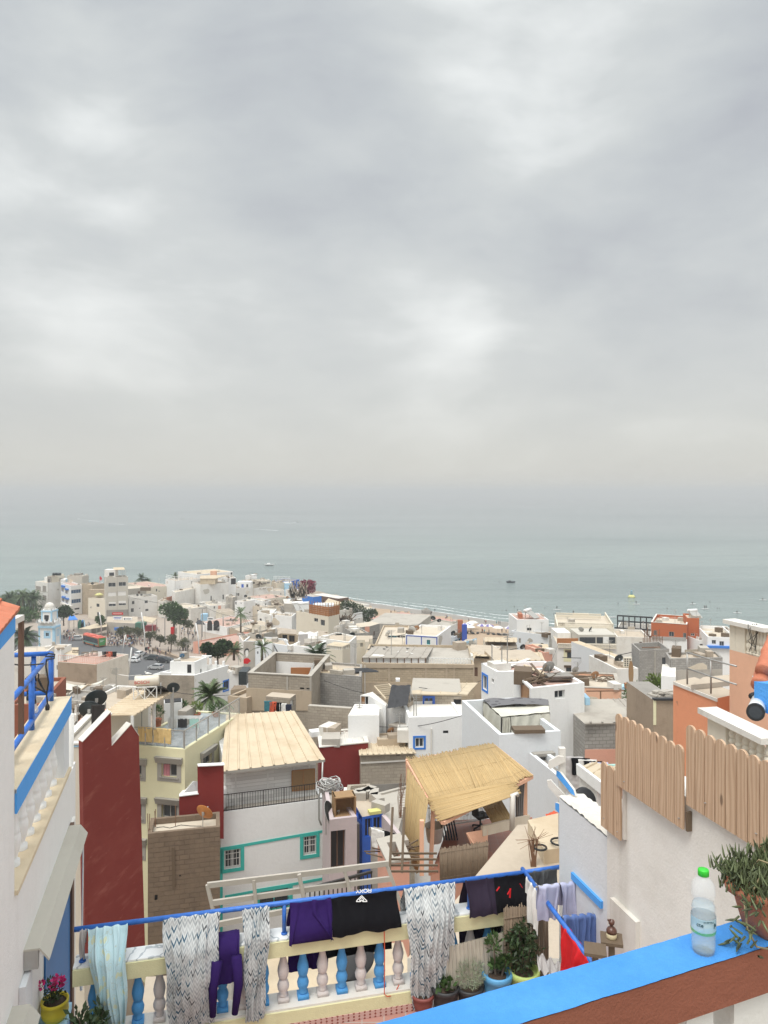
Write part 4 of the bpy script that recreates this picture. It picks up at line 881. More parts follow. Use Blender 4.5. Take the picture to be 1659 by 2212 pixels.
# water bottle
bb=Wz('c6',1076,1018,HC-FH+.003)
bo=root('water_bottle','clear plastic water bottle with a green cap on the blue parapet','bottle',bb)
t,p=newmat('pet');p.inputs['Base Color'].default_value=(.86,.90,.92,1);p.inputs['Roughness'].default_value=.06;p.inputs['Alpha'].default_value=.11
t,p=newmat('bottle_water');p.inputs['Base Color'].default_value=(.50,.70,.78,1);p.inputs['Roughness'].default_value=.03;p.inputs['Alpha'].default_value=.25
B0=[(.020,.004),(.030,.0),(.033,.012),(.0345,.03),(.0335,.037),(.0345,.044),(.0335,.051),(.0345,.058),(.0345,.115),(.0335,.12),(.0345,.126),(.033,.135),(.029,.146),(.029,.15),(.033,.16),(.0348,.175),(.034,.190),(.028,.205),(.018,.216),(.0125,.222),(.0125,.23)]
m=MB();m.lathe(bb,B0,28);m.lathe(bb,[(max(r-.0012,.001),z+.0005)for r,z in B0][::-1],28);obj('bottle_body',m,'pet',bo,True)
m=MB();m.lathe(bb,[(.001,.004)]+[(r-.0018,z+.003)for r,z in B0 if z<.14]+[(.028,.1435),(.001,.1435)],28);obj('water',m,'bottle_water',bo,True)
m=MB();m.lathe(bb,[(.0135,.222),(.0155,.223),(.0155,.238),(.0145,.2405),(.001,.2405)],24);obj('cap',m,plain('cap_green',(.03,.50,.03),.4),bo,True)
t,p=newmat('bottle_label');q=nd(t,'ShaderNodeSeparateXYZ',{0:pos(t)});zz=mth(t,'SUBTRACT',q.outputs[2],bb.z)
c=mixc(t,maprange(t,mth(t,'ADD',zz,mth(t,'MULTIPLY',noi(t,pos(t),20,2),.012)),.074,.078,0,1),(.06,.42,.08),(.45,.66,.74));t.links.new(c,p.inputs['Base Color']);p.inputs['Alpha'].default_value=.62;p.inputs['Roughness'].default_value=.25
m=MB();prof=[(.0352,.062),(.0352,.108)]
n=36
m.add([bb+V((r*math.cos(2*math.pi*k/n),r*math.sin(2*math.pi*k/n),z))for r,z in prof for k in range(n)],[(k,(k+1)%n,n+(k+1)%n,n+k)for k in range(n)]);lb=obj('bottle_label',m,'bottle_label',bo,True)
def text3d(name,s_,size,M,mat,parent,ext=.0005):
 cu=bpy.data.curves.new(name,'FONT');cu.body=s_;cu.size=size;cu.extrude=ext;cu.align_x='CENTER';cu.align_y='CENTER';to=bpy.data.objects.new(name,cu);COL.objects.link(to)
 dg=bpy.context.evaluated_depsgraph_get();me=bpy.data.meshes.new_from_object(to.evaluated_get(dg));bpy.data.objects.remove(to)
 mb=MB();mb.add([M@v.co for v in me.vertices],[tuple(p.vertices)for p in me.polygons]);return obj(name,mb,mat,parent,uv=False)
for tx,an,sz,z in(('cte',-128,.016,.092),('Ju',-52,.016,.092),('EAU DE TABLE',-90,.0045,.103)):
 a=R(an);M=Matrix.Translation(bb+V((.0358*math.cos(a),.0358*math.sin(a),z)))@Matrix.Rotation(a+R(90),4,'Z')@Matrix.Rotation(R(90),4,'X');text3d('lettering',tx,sz,M,plain('ink',(.02,.08,.10),.6)if 'ink' not in MT else 'ink',lb)
# terracotta trough of succulents
ts_=(Wz('c6',1585,1015,HC-FH)-n0).dot(FD)
pl=root('planter','terracotta trough of trailing succulents at the right end of the parapet','planter',FP(ts_+.2,wid/2,0))
def trough(m,s0,s1,t0,t1,z0,z1,k0,k1):
 def ring(k,z):
  cx_,ct=(s0+s1)/2,(t0+t1)/2;out=[]
  for q in range(24):
   a=2*math.pi*q/24;ca,sa=math.cos(a),math.sin(a);e=.45
   out.append(FP(cx_+(s1-s0)/2*k*math.copysign(abs(ca)**e,ca),ct+(t1-t0)/2*k*math.copysign(abs(sa)**e,sa),z))
  return out
 return ring
rg=trough(None,ts_,ts_+.52,wid/2-.095,wid/2+.085,0,.15,1,1)
m=MB();prof=[(.80,.003),(.86,.05),(.92,.10),(.95,.118),(1.03,.12),(1.05,.14),(1.02,.152),(.95,.15),(.92,.13)]
rings=[rg(k,z)for k,z in prof];m.add([v for r in rings for v in r],[(i*24+q,i*24+(q+1)%24,(i+1)*24+(q+1)%24,(i+1)*24+q)for i in range(len(rings)-1)for q in range(24)]+[tuple(range(23,-1,-1))]);obj('trough',m,'terracotta',pl,True)
m=MB();m.face(rg(.93,.125));obj('soil',m,'soil',pl)
m=MB();g=random.Random(11)
for k in range(2300):
 s_,t_=ts_+g.uniform(-.02,.55),wid/2+g.uniform(-.10,.10);z=.12+g.uniform(0,.085)*(1-.3*abs(s_-ts_-.25));b=FP(s_,t_,z);d=V((g.gauss(0,.45)-.02,g.gauss(0,.45),g.uniform(.25,1))).normalized();l=g.uniform(.017,.032);bend=V((0,0,.012))
 m.tube([b,b+d*l*.5+bend*.4,b+d*l+bend],[.003,.0032,.0007],4,cap=False)
for k in range(36):
 f=g.random();b=FP(ts_-.01-.05*f+g.uniform(-.02,.02),wid/2-.06+g.uniform(-.06,.05),.14-.13*f);d=V((g.gauss(-.3,.5),g.gauss(-.2,.5),g.uniform(-.3,.8))).normalized();m.tube([b,b+d*.018,b+d*.034],[.0036,.004,.001],4,cap=False)
obj('foliage',m,'succulent',pl,True,uv=False)
m=MB()
for k in range(12):
 b=FP(ts_+.06+g.uniform(-.02,.5),wid/2+g.uniform(-.10,.02),.13+g.uniform(0,.07));e=b+V((g.gauss(.03,.06),g.gauss(-.02,.05),g.uniform(-.04,.07)));m.tube([b,b.lerp(e,.5)+V((0,0,.02)),e],.0025,5)
m.tube([FP(ts_-.02,.03,.13),FP(ts_-.03,.01,.06),FP(ts_-.01,-.005,.012),FP(ts_+.03,-.012,.0)],.003,6);obj('stem',m,plain('stem_pale',(.30,.24,.13),.7,var=.3),pl,True)
# jug on a plank stand
for(x0,x1,y,lab,jug,dd)in((155,340,905,'short plank stand holding the brown jug beside the white wall',True,7.1),(20,180,1000,'lower empty plank stand left of the jug',False,6.95)):
 c=W('c6',(x0+x1)/2,y,dd);st=root('plank_stand',lab,'stand',c-V((0,0,.5)));m=MB();m.box(c-V((0,0,.025)),(.20,.19,.03),R(-14));obj('top',m,'old_wood',st)
 m=MB();m.box(c-V((0,0,.5)),(.055,.09,.475),R(-14));obj('leg',m,'old_wood',st)
 if jug:
  j=root('jug','small brown and cream stoneware jug on the plank stand','jug',c+V((0,0,.005)));b=c+V((0,0,.006))
  m=MB();m.lathe(b,[(.045,0),(.048,.01),(.048,.05)],20);obj('base',m,plain('jug_cream',(.52,.44,.28),.35),j,True)
  m=MB();m.lathe(b,[(.049,.05),(.0485,.075),(.036,.095),(.018,.105),(.016,.125),(.026,.132),(.030,.15),(.026,.165),(.016,.165),(.014,.135)],20);m.tube([b+V((-.02,0,.16)),b+V((-.034,0,.17)),b+V((-.032,0,.178))],[.012,.009,.004],8);obj('body',m,plain('jug_brown',(.10,.042,.028),.3),j,True)
# ------------------------------------------------------------------ the tiled eave with the camera at the right edge
ev=root('tiled_eave','red barrel tiled eave with blue plaster at the right edge','eave',W('D',1700,1545,3.1))
m=MB();A,B_,C_,D_=W('D',1629,1472,3.0),W('D',1629,1530,3.0),W('D',1800,1600,2.6),W('D',1800,1500,2.6);m.prism([A,B_,C_,D_],V((.45,.42,.0)));obj('fascia',m,'band_blue',ev)
m=MB()
for a,b,r0,r1 in(((1642,1482),(1672,1390),.036,.03),((1650,1452),(1680,1360),.034,.028),((1690,1490),(1720,1390),.036,.03)):
 q=[W('D',a[0]+(b[0]-a[0])*t_/16,a[1]+(b[1]-a[1])*t_/16,3.0+.01*t_)for t_ in range(17)];m.tube(q,[(r0+(r1-r0)*t_/16)*(1+.03*math.sin(t_*2.1)+(.10 if t_ in(7,8)else 0)+.05*mnoise.noise(V((t_*.8,r0*90,2))))for t_ in range(17)],14)
obj('roof_tiles',m,'terracotta_tile',ev,True)
cc=root('security_camera','white bullet security camera under the tiled eave on the right','camera',W('a4',1565,1000,2.95))
m=MB();a=W('a4',1558,1085,2.86);b=W('a4',1590,985,3.12);m.tube([a,a.lerp(b,.2),b],[.030,.031,.029],20);obj('housing',m,plain('cam_white',(.72,.72,.71),.35),cc,True)
m=MB();ax=(a-b).normalized();m.tube([a-ax*.012,a+ax*.012],[.0325,.0325],20);obj('lens_hood',m,'black_rubber',cc);m=MB();m.tube([a+ax*.0125,a+ax*.014],[.024,.024],18);obj('lens',m,'pane',cc);m=MB();m.tube([b+V((-.02,0,.015)),b+V((-.045,-.02,.02))],[.018,.012],8);obj('sensor',m,'black',cc,True)
m=MB();m.tube([b+V((.01,0,.0)),b+V((.02,.02,.06)),b+V((.022,.025,.09))],[.02,.028,.036],14);obj('bracket',m,'cam_white',cc,True)
# ------------------------------------------------------------------ orange houses on the right
h=House('orange_house','orange terrace wall with a flaking white edge and pipe rails','house','a4',[(1240,975),(885,835),(1060,800)],19.2,'orange_wall',0,'dust_roof',base=HC-13)
h.band(0,[(1240,977),(885,837),(885,862),(1240,1003)],'white_old','flaking_edge',.03);h.done();zt=h.z
def pole(m,v,x,y,d,h_,r=.02):c=W(v,x,y,d);m.tube([c,c+V((0,0,h_))],r,8);return c+V((0,0,h_))
m=MB();a=W('a4',1000,860,20.2);b=W('a4',1193,935,19.0);c=W('a4',1400,1010,17.6)
for q in(a,b):m.tube([q,q+V((0,0,zat('a4',600,20.2)-a.z))],.024,8)
hh=zat('a4',600,20.2)-a.z
for f in(.5,1.0):m.tube([a+V((0,0,hh*f)),b+V((0,0,hh*f)),c+V((0,0,hh*f))],.022,8)
obj('pipe_rail',m,'steel',h.root,True)
s2=House('shed','low concrete shed with a dark opening on the orange roof','shed','a4',[(1340,835),(1030,865),(1130,800)],20.4,'concrete',0,'dust_roof',base=zt+.01);s2.done()
h=House('orange_house','tall orange house with a cream balustrade at the right edge','house','a4',[(1659,660),(1345,575),(1520,520)],17.4,'orange_pale',0,'pink_roof',base=HC-12);hz_=h.z
fo=h.fr(0);m=MB();L=fo[2]
def rail3(h,i,a,b,nb,hgt,capm,balm,pier=True,th=.16,capw=.30,piers=()):
 H=h.z-h.base;m=MB();P=lambda u,w,o:h.pt3(i,u,w,o)
 m.hexa([P(a-.1,H+hgt,-th-.10),P(b,H+hgt,-th-.10),P(b,H+hgt,.12),P(a-.1,H+hgt,.12)],[P(a-.1,H+hgt+.10,-th-.10),P(b,H+hgt+.10,-th-.10),P(b,H+hgt+.10,.12),P(a-.1,H+hgt+.10,.12)]);obj('parapet_cap',m,capm,h.root)
 for u0,u1 in piers:m=MB();m.hexa([P(u0,H,-th),P(u1,H,-th),P(u1,H,.0),P(u0,H,.0)],[P(u0,H+hgt-.002,-th),P(u1,H+hgt-.002,-th),P(u1,H+hgt-.002,.0),P(u0,H+hgt-.002,.0)]);obj('pier',m,'cream',h.root)
 lo=max([p[1]for p in piers]+[a]);st=(b-lo)/nb
 for k in range(nb):
  m=MB();c=P(lo+st*(k+.5),H,-th/2);s_=hgt/.58;m.box(c,(.13,.13,.05*s_));m.lathe(c+V((0,0,.045*s_)),[(r*1.1,z*s_)for r,z in BAL],12);obj('baluster',m,balm,h.root,True)
h2=h
lft=1 if(h.q[1]-h.q[0]).length>0 else 0
h.q=[h.q[1],h.q[0],h.q[3],h.q[2]];h.sg=-h.sg
rail3(h,0,0,h.fr(0)[2],7,.64,'white_old','cream',piers=((0,.18),(.19,.5)))
m=MB();H=h.z-h.base;m.hexa([h.pt3(0,-.1,H,-1.6),h.pt3(0,2.4,H,-1.6),h.pt3(0,2.4,H,-1.4),h.pt3(0,-.1,H,-1.4)],[h.pt3(0,-.1,H+.66,-1.6),h.pt3(0,2.4,H+.66,-1.6),h.pt3(0,2.4,H+.66,-1.4),h.pt3(0,-.1,H+.66,-1.4)]);obj('back_parapet',m,'orange_pale',h.root)
h.done()
m=MB();g=random.Random(2);c=h.pt3(0,.75,H+.68,.02)
for k in range(5):m.tube([c+V((g.uniform(-.1,.1),0,.08)),c+V((g.uniform(-.15,.15),-.1,g.uniform(-.1,.1))),c+V((g.uniform(-.2,.2),-.12,-.3)),c+V((g.uniform(-.2,.2),-.05,-.55))],.008,5)
thing('cable',m,'black_rubber','black cable knotted over the cap of the tall orange house','cable',smooth=True)
h=House('orange_house','nearest orange house with white fascia and cream balusters behind the fence','house','a4',[(1659,1420),(1160,1165),(1420,1090)],11.9,'orange_wall',0,'pink_roof',base=HC-11)
h.q=[h.q[1],h.q[0],h.q[3],h.q[2]];h.sg=-h.sg
h.z=zat('a4',1300,13.4);rail3(h,0,0,h.fr(0)[2],6,zat('a4',1000,14.0)-h.z-.1,'white_old','cream',piers=((0.02,.55),));h.done()
# ------------------------------------------------------------------ the houses just below us
blocks('plank_white',(.74,.735,.72),(.50,.49,.47),5.0,.2,.012,.25,.35)
def pbox(m,v,x0,y0,x1,y1,d,dep,rz=0.0):
 a,b=W(v,x0,y1,d),W(v,x1,y0,d);m.box(((a.x+b.x)/2,d+dep/2,a.z),(b.x-a.x,dep,b.z-a.z),rz);return m
def pwall(v,pts,th,mat,parent=None,name='wall',label=None,cat=None,group=None):
 q=[W(v,*p)for p in pts];n=(q[1]-q[0]).cross(q[2]-q[0]).normalized();n=n if n.y>0 else-n
 m=MB();m.prism(q,n*th);return obj(name,m,mat,parent)if parent else thing(name,m,mat,label,cat,None,group)
h=House('white_house','tall narrow white house with turquoise trim and a beige metal roof','house','b2',[(40,930),(890,820)],42,'white_clean',.12,'concrete',base=HC-29,depth=7)
h.win(0,792,507,928,662,v='c3',trim='teal_trim',tw=.2,bars='shutter_white');h.win(0,1440,397,1545,550,v='c3',trim='teal_trim',tw=.2,bars='shutter_white');h.win(0,1078,835,1325,1005,v='c3',trim='teal_trim',tw=.2,bars='iron',fr='frame_teal')
for q in([(33,1222),(907,1070),(907,1090),(33,1246)],):h.band(0,q,'teal_trim')
h.band(0,[(800,885),(1620,733),(1620,754),(800,906)],'teal_trim',v='c3');h.band(0,[(754,512),(782,505),(782,1600),(754,1600)],'teal_trim',v='c3',out=.03);h.band(0,[(1611,360),(1634,356),(1634,1500),(1611,1500)],'teal_trim',v='c3',out=.03)
h.rail(0,.95,40,zoff=-.02,out=-.07)
o,u,L,nr=h.fr(0);H=h.z-h.base
m=MB();P=lambda a,w,c:h.pt3(0,a,H+w-.12,c);zt=zat('b2',590,42)-h.z+.12
m.hexa([P(.3,0,-1.0),P(L-.3,0,-1.0),P(L-.3,0,-5.5),P(.3,0,-5.5)],[P(.3,zt,-1.0),P(L-.3,zt-.05,-1.0),P(L-.3,zt+.5,-5.5),P(.3,zt+.5,-5.5)]);obj('upper_wall',m,'plank_white',h.root)
m=MB()
for a in(.32,.9,2.75,4.3,L-.75):m.hexa([P(a,0,-1.0),P(a+.09,0,-1.0),P(a+.09,0,-.96),P(a,0,-.96)],[P(a,zt-.1,-1.0),P(a+.09,zt-.1,-1.0),P(a+.09,zt-.1,-.96),P(a,zt-.1,-.96)])
obj('upper_posts',m,'frame_white',h.root)
pq=[hit('b2',x,y,h.pt3(0,0,0,-.95),nr)for x,y in((622,755),(808,737),(806,574),(622,592))]
m=MB();m.prism(pq,-nr*.04);sh=obj('shutter',m,'crate_wood',h.root);e=MB()
for a,b in((0,1),(1,2),(2,3),(3,0)):e.bar(pq[a]+nr*.012,pq[b]+nr*.012,.07,.024,up=nr)
e.bar((pq[0]+pq[1])/2+nr*.012,(pq[2]+pq[3])/2+nr*.012,.07,.024,up=nr);obj('shutter_frame',e,'door_wood',sh)
ribsheet('metal_roof',[W('b2',40,600,42),W('b2',892,498,43.9),W('b2',640,100,49.3),W('b2',85,132,48.3)],'sheet_beige',h.root,.68,.06,.07,.06,edge='grey_trim')
m=MB();m.tube([W('b2',872,520,43.7),W('b2',866,700,43.5),W('b2',842,800,43.4),W('b2',842,990,43.4),W('b2',862,1035,43.4)],.05,8);obj('drain_pipe',m,'steel',h.root,True)
h.done()
m=MB();c=W('b2',18,888,42.6);m.lathe(c,[(.45,0),(.5,.05),(.5,1.05),(.4,1.12),(.001,1.14)],18);thing('water_heater',m,'white_clean','white cylinder tank at the left corner of the turquoise trimmed house','tank',smooth=True)
# pale yellow house with the tiled roof terrace
h=House('yellow_house','pale yellow house with grey window mouldings and a glass railed roof terrace','house','b1',[(1555,226),(1095,520),(600,480)],48.9,'pale_yellow',.08,'tile_grey',base=HC-30)
for r in((905,632,1030,745),(905,968,1030,1085),(640,640,742,735),(640,955,742,1078),(640,1290,742,1380),(905,1310,1030,1400)):h.win(1,*r,trim='grey_trim',tw=.26,fr='frame_grey',rec=.2,sill='grey_trim',hood='grey_trim')
h.win(0,1243,560,1315,645,trim='grey_trim',tw=.26,fr='frame_grey',rec=.2,sill='grey_trim',hood='grey_trim')
m=MB();q=[hit('b1',x,y,h.pt3(1,0,0,-.12),h.fr(1)[3])for x,y in((922,740),(972,740),(972,640),(922,640))];a=h.fr(1)[3]
m.surf(lambda u,v:q[0].lerp(q[1],u).lerp(q[3].lerp(q[2],u),v)+a*.03*math.sin(u*22),24,4);obj('curtain',m,'f_pink',h.root,True)
t,p=newmat('rail_glass');p.inputs['Base Color'].default_value=(.62,.66,.68,1);p.inputs['Alpha'].default_value=.22;p.inputs['Roughness'].default_value=.05
for i,n in((0,5),(1,3)):
 L=h.fr(i)[2];H=h.z-h.base;m=MB();g=MB()
 for k in range(n+1):u=.08+(L-.16)*k/n;m.bar(h.pt3(i,u,H,-.1),h.pt3(i,u,H+1.0,-.1),.07)
 m.bar(h.pt3(i,.05,H+1.0,-.1),h.pt3(i,L-.05,H+1.0,-.1),.06)
 for k in range(n):
  u0,u1=.14+(L-.16)*k/n,.02+(L-.16)*(k+1)/n
  g.hexa([h.pt3(i,u0,H+.1,-.095),h.pt3(i,u1,H+.1,-.095),h.pt3(i,u1,H+.1,-.105),h.pt3(i,u0,H+.1,-.105)],[h.pt3(i,u0,H+.92,-.095),h.pt3(i,u1,H+.92,-.095),h.pt3(i,u1,H+.92,-.105),h.pt3(i,u0,H+.92,-.105)])
 w=obj('terrace_railing',m,'steel',h.root);obj('glass_panel',g,'rail_glass',w)
yd=h;yf=h.z-.08
FL,FR,BR,BL=W('b1',400,240,40.4),W('b1',690,235,40.4),W('b1',1012,38,45.2),W('b1',700,33,45.6)
ribsheet('shelter_roof',[FL,BL,BR,FR],'sheet_beige',h.root,.42,.045,.06,.06,edge='frame_white')
m=MB();
for c in(FL.lerp(FR,.98),FR.lerp(BR,.5),FR.lerp(BR,.97)):m.bar(V((c.x-.12,c.y,yf)),V((c.x-.12,c.y,c.z-.06)),.14)
obj('shelter_post',m,'frame_white',h.root)
m=MB();q=[FL+V((.3,.2,0)),FR+V((-1.6,.3,0)),BR+V((-1.5,-.3,0)),BL+V((.3,-.3,0))];m.hexa([V((p.x,p.y,yf))for p in q],[V((p.x,p.y,p.z-.09))for p in q]);obj('shelter_wall',m,'cream',h.root)
h.done()
for j,(x0,x1,lab)in enumerate(((715,832,'patterned orange towel, the left one on the glass railing of the yellow house'),(842,985,'plain orange towel, the right one on the glass railing of the yellow house'))):
 A,B_=[hit('b1',x,365,h.pt3(1,0,0,-.1),h.fr(1)[3])for x in(x0,x1)];A.z=B_.z=h.z+1.04;drape('towel',lab,'towel',A,B_,.85,.5,h.fr(1)[3],'f_yellow',3,.03,0,0,beam=False,group='orange towels on the roof railing',seed=2+j,nu=30)
for x,y,hh,lab in((1072,272,.5,'terracotta pot with a leafy shrub by the back railing of the tiled terrace'),(1192,280,.5,'terracotta pot with a yellow-green plant at the back of the tiled terrace'),(872,340,.6,'terracotta pot with a palm under the beige shelter'),(1350,250,.3,'small potted plant near the right railing of the tiled terrace')):
 c=h.on('b1',x,y);P=pot('potted_plant',lab,c,.24,.45*hh/.5,'terracotta',None,'pots on the tiled roof terrace');l=MB();leafcloud(l,c+V((0,0,.8*hh/.5)),.36,170,.24,(1,1,.8),up=.5,asp=.25,seed=x);obj('foliage',l,'leaf_yellow' if x==1192 else 'leaf',P,uv=False)
c=h.on('b1',998,285);wm_o=root('washing_machine','grey washing machine on the tiled roof terrace','washing machine',c);m=MB();m.box(c,(1.1,.9,1.25),.3);obj('case',m,'frame_white',wm_o);m=MB();m.box(c+V((0,0,1.252)),(1.0,.8,.05),.3);obj('lid',m,'black',wm_o)
c=h.on('b1',1100,380);dr=root('drying_rack','drying rack with dark and mint laundry on the tiled terrace','drying rack',c);m=MB()
for s_ in(-.8,.8):m.tube([c+V((s_,-.3,0)),c+V((s_,.3,.9)),c+V((s_,-.3,.9)),c+V((s_,.3,0))],.025,6)
for k in range(5):m.tube([c+V((-1,-.3+.15*k,.9)),c+V((1,-.3+.15*k,.9))],.018,5)
m.bar(c+V((-.8,.3,.9)),c+V((.8,.3,.9)),.02);obj('frame',m,'frame_white',dr)
for k,(x,mt)in enumerate(((-.7,'f_white'),(-.1,'f_dark'),(.6,'f_mint'))):m=MB();m.surf(lambda u,v:c+V((x+(u-.5)*.55,-.32+.02*math.sin(u*12),.92-.55*v)),10,4);obj('laundry',m,mt,dr,True)
# solar water heater on the beige shelter
c=W('a1',1195,1068,44.0);st=root('solar_tank','cream solar water tank on a white lattice frame above the tiled terrace','water tank',c-V((0,0,2.2)))
m=MB();a,b=W('a1',1105,1040,43.6),W('a1',1292,1033,43.9);ax=(b-a).normalized();m.tube([a-ax*.05,a,b,b+ax*.05],[.24,.30,.30,.24],18);tk=obj('tank',m,plain('tank_cream',(.66,.60,.50),.5,var=.15),st,True);c_=a.lerp(b,.36);text3d('lettering','BOSCH',.26,Matrix.Translation(c_+V((0,-.315,-.03)))@Matrix.Rotation(math.atan2(ax.y,ax.x),4,'Z')@Matrix.Rotation(R(90),4,'X'),'f_red',tk)
m=MB();zb=zat('a1',1190,43.5)
for q in(a,a.lerp(b,.48),b):
 for dy in(-.3,.5):m.bar(q+V((0,dy,-.28)),V((q.x,q.y+dy,zb)),.05)
for p0,p1 in((a,a.lerp(b,.48)),(a.lerp(b,.48),b)):
 m.bar(p0+V((0,-.3,-.28)),V((p1.x,p1.y-.3,zb)),.035);m.bar(p1+V((0,-.3,-.28)),V((p0.x,p0.y-.3,zb)),.035)
m.bar(a+V((0,-.3,-.3)),b+V((0,-.3,-.3)),.06);obj('frame',m,'frame_white',st)
m=MB();m.prism([b+V((-1.2,-.2,-.35)),b+V((.3,-.2,-.35)),b+V((.5,1.6,-1.2)),b+V((-1.0,1.6,-1.2))],V((0,0,.06)));obj('collector',m,'pane',st)
# the red walls
rd=root('red_wall','tall red rendered gable wall with two peaks and a white coping','wall',W('b1',500,1500,28))
def rp(x,y):return W('b1',x,y,27+1.7*(x-257)/490.)
pts=[(257,460),(490,215),(497,490),(655,315),(720,410),(724,640),(745,1290),(775,2300),(285,2300),(268,1200)]
q=[rp(*p)for p in pts];n=(q[7]-q[8]).cross(q[0]-q[8]).normalized();n=n if n.y>0 else-n
m=MB();m.prism(q,n*.30);obj('wall',m,'red_wall',rd)
for a,b in((0,1),(2,3),(3,4)):m=MB();z_=V((0,0,.03));e=(q[b]-q[a]).normalized();m.hexa([q[a]-n*.02,q[b]-n*.02,q[b]+n*.36,q[a]+n*.36],[p+z_ for p in(q[a]-n*.02,q[b]-n*.02,q[b]+n*.36,q[a]+n*.36)]);obj('coping',m,'white_old',rd)
h=House('cream_house','cream house side with a blue edged parapet left of the red gable','house','b1',[(60,485),(275,478)],29.6,'cream',.1,'concrete',base=HC-24,depth=4,cap='white_old');h.band(0,[(60,492),(275,486),(275,498),(60,505)],'light_blue')
h.rail(0,1.25,26,mat='iron',name='railing',a=1.5,out=-1.0);h.done()
for(x,y,d,az,dia,lab)in((312,205,33.5,195,.90,'lower of two big dark satellite dishes above the red gable'),(374,118,34.5,210,.96,'upper tilted one of two big dark dishes above the red gable')):
 c=W('b1',x,y,d);dish(c-V((0,0,.75*dia)),dia*1.0,az,0,'dish_dark',lab,'dark dishes above the red gable');
 m=MB();m.tube([c-V((0,0,.75)),c-V((0,0,3.0))],.05,8);thing('dish_pole',m,'steel','grey pole carrying the '+('lower' if y==205 else 'upper')+' of two dark dishes above the red gable','pole')
h=House('block_house','unfinished brown block house with patchy render and a sandy roof','house','c3',[(170,380),(760,322)],38,'block_brown',.3,'pale_roof',base=HC-30,depth=1.9);h.win(0,225,878,250,925,fr='dark',pane='dark');h.win(0,425,715,440,730,fr='dark',pane='dark')
m=MB();a,b=[hit('c3',x,y,h.pt3(0,0,0,.02),h.fr(0)[3])for x,y in((378,490),(384,815))];m.bar(a,b,.16,.08,up=h.fr(0)[3]);obj('timber',m,'old_wood',h.root)
m=MB();g=random.Random(1)
for x,y in((175,375),(228,280),(396,268),(182,372),(234,275)):c=W('c3',x,y,38.4 if x<200 else 39.2);m.tube([c-V((0,0,.3)),c+V((g.uniform(-.06,.06),0,g.uniform(.5,1.1)))],.02,5)
obj('rebar',m,'rust',h.root);h.done()
dish(h.on('c3',622,322),.92,160,0,'dish_orange','orange satellite dish on the sandy roof of the brown block house')
m=MB();m.tube([h.on('c3',240,330)+V((0,0,.02)),h.on('c3',300,325)+V((0,0,.02)),h.on('c3',350,335)+V((0,0,.02)),h.on('c3',440,310)+V((0,0,.02)),h.on('c3',520,318)+V((0,0,.02)),h.on('c3',610,320)+V((0,0,.02))],.015,5);thing('cable',m,'black_rubber','thin cable trailing over the sandy block house roof','cable')
r2=root('red_wall','dark red stepped stair wall with white coping beside the brown block house','wall',W('b1',1200,1070,41))
pwall('b1',[(1048,905,41),(1200,885,41.2),(1197,660,41.2),(1412,650,41.5),(1412,1250,41.5),(1048,1250,41)],.25,'dark_red',r2)
for a,b in(((1044,905),(1203,885)),((1195,660),(1412,650))):A,B_=W('b1',*a,40.97),W('b1',*b,41.2 if b[0]<1300 else 41.45);m=MB();m.bar(A+V((0,.13,.03)),B_+V((0,.13,.03)),.36,.05);obj('coping',m,'white_clean',r2)
pwall('b1',[(1068,892,41.6),(1200,888,42.8),(1200,783,42.8),(1168,783,42.8)],.2,'white_clean',r2,'inner_parapet')
h=House('red_house','dark red box house with a ribbed translucent roof','house','b2',[(848,402),(1243,362),(1205,243)],50,'dark_red',.08,'concrete',base=HC-27,cap='white_old')
q=[V((p.x,p.y,h.z-.04))for p in inset(h.q,.25)];ribsheet('ribbed_roof',q,'sheet_white',h.root,.5,.05,.09,.03);h.done()
box_thing('bag','white plastic bag on the ribbed roof of the red box house','bag',h.on('b2',820,300,.1),(.9,.7,.35),'white_clean',.4)
# grey block house and yards in the middle
h=House('block_house','grey block house with a small beige sheet roof beside the red box house','house','b3',[(250,562),(690,546),(650,456)],50,'block_grey',0,'concrete',base=HC-28)
h.win(0,540,550,572,572,fr='dark',pane='dark');h.band(0,[(250,628),(690,604),(690,614),(250,638)],'white_old','ledge',.08);h.band(0,[(250,815),(690,790),(690,900),(250,920)],'concrete_dark','render',.05)
q=[V((p.x,p.y,h.z+.05))for p in h.q];ribsheet('sheet_roof',[q[0]+V((-.1,-.25,0)),q[1]+V((.1,-.25,0)),q[2],q[3]],'sheet_tan',h.root,.38,.05,.07,.04);h.done()
h=House('hut','low rooftop hut with a dusty flat roof below the blue window','hut','b3',[(390,440),(620,432),(596,380)],51.5,'sand_render',.1,'dust_roof',base=HC-20);h.done();dish(h.on('b3',500,420),1.1,205,0,'dish_rust','rust brown dish on the low hut in front of the white block')
h=House('unfinished_house','bare concrete roof with rebar right of the blue hut','house','b2',[(1110,1010),(1480,1120),(1590,700),(1240,790)],38,'concrete',.1,'concrete',base=HC-28,para=False);h.done()
m=MB();g=random.Random(8)
for k in range(9):a=W('b2',1490+g.uniform(0,40),1005,38.5);m.tube([a,a+V((g.uniform(-.1,.1),0,1.2)),a+V((g.uniform(0,.3),g.uniform(-.1,.1),g.uniform(1.9,2.5)))],.012,4)
for k in range(14):a=W('b2',1495,1000-k*21,38.5);m.tube([a,a+V((.3,0,.02))],.01,4)
thing('rebar_column',m,'rust','bundle of upright rebar on the bare concrete roof','rebar')
h=House('block_wall','small grey block enclosure behind the blue hut','wall','b2',[(1062,800),(1262,785),(1258,695),(1075,705)],42,'block_grey',.9,'concrete',base=HC-22,para=False);h.done()
h=House('lilac_house','lilac house with a dark doorway and junk on its concrete roof','house','b2',[(930,990),(1152,965),(940,648),(870,652)],36,'lilac',.18,'concrete',base=HC-28,para=False)
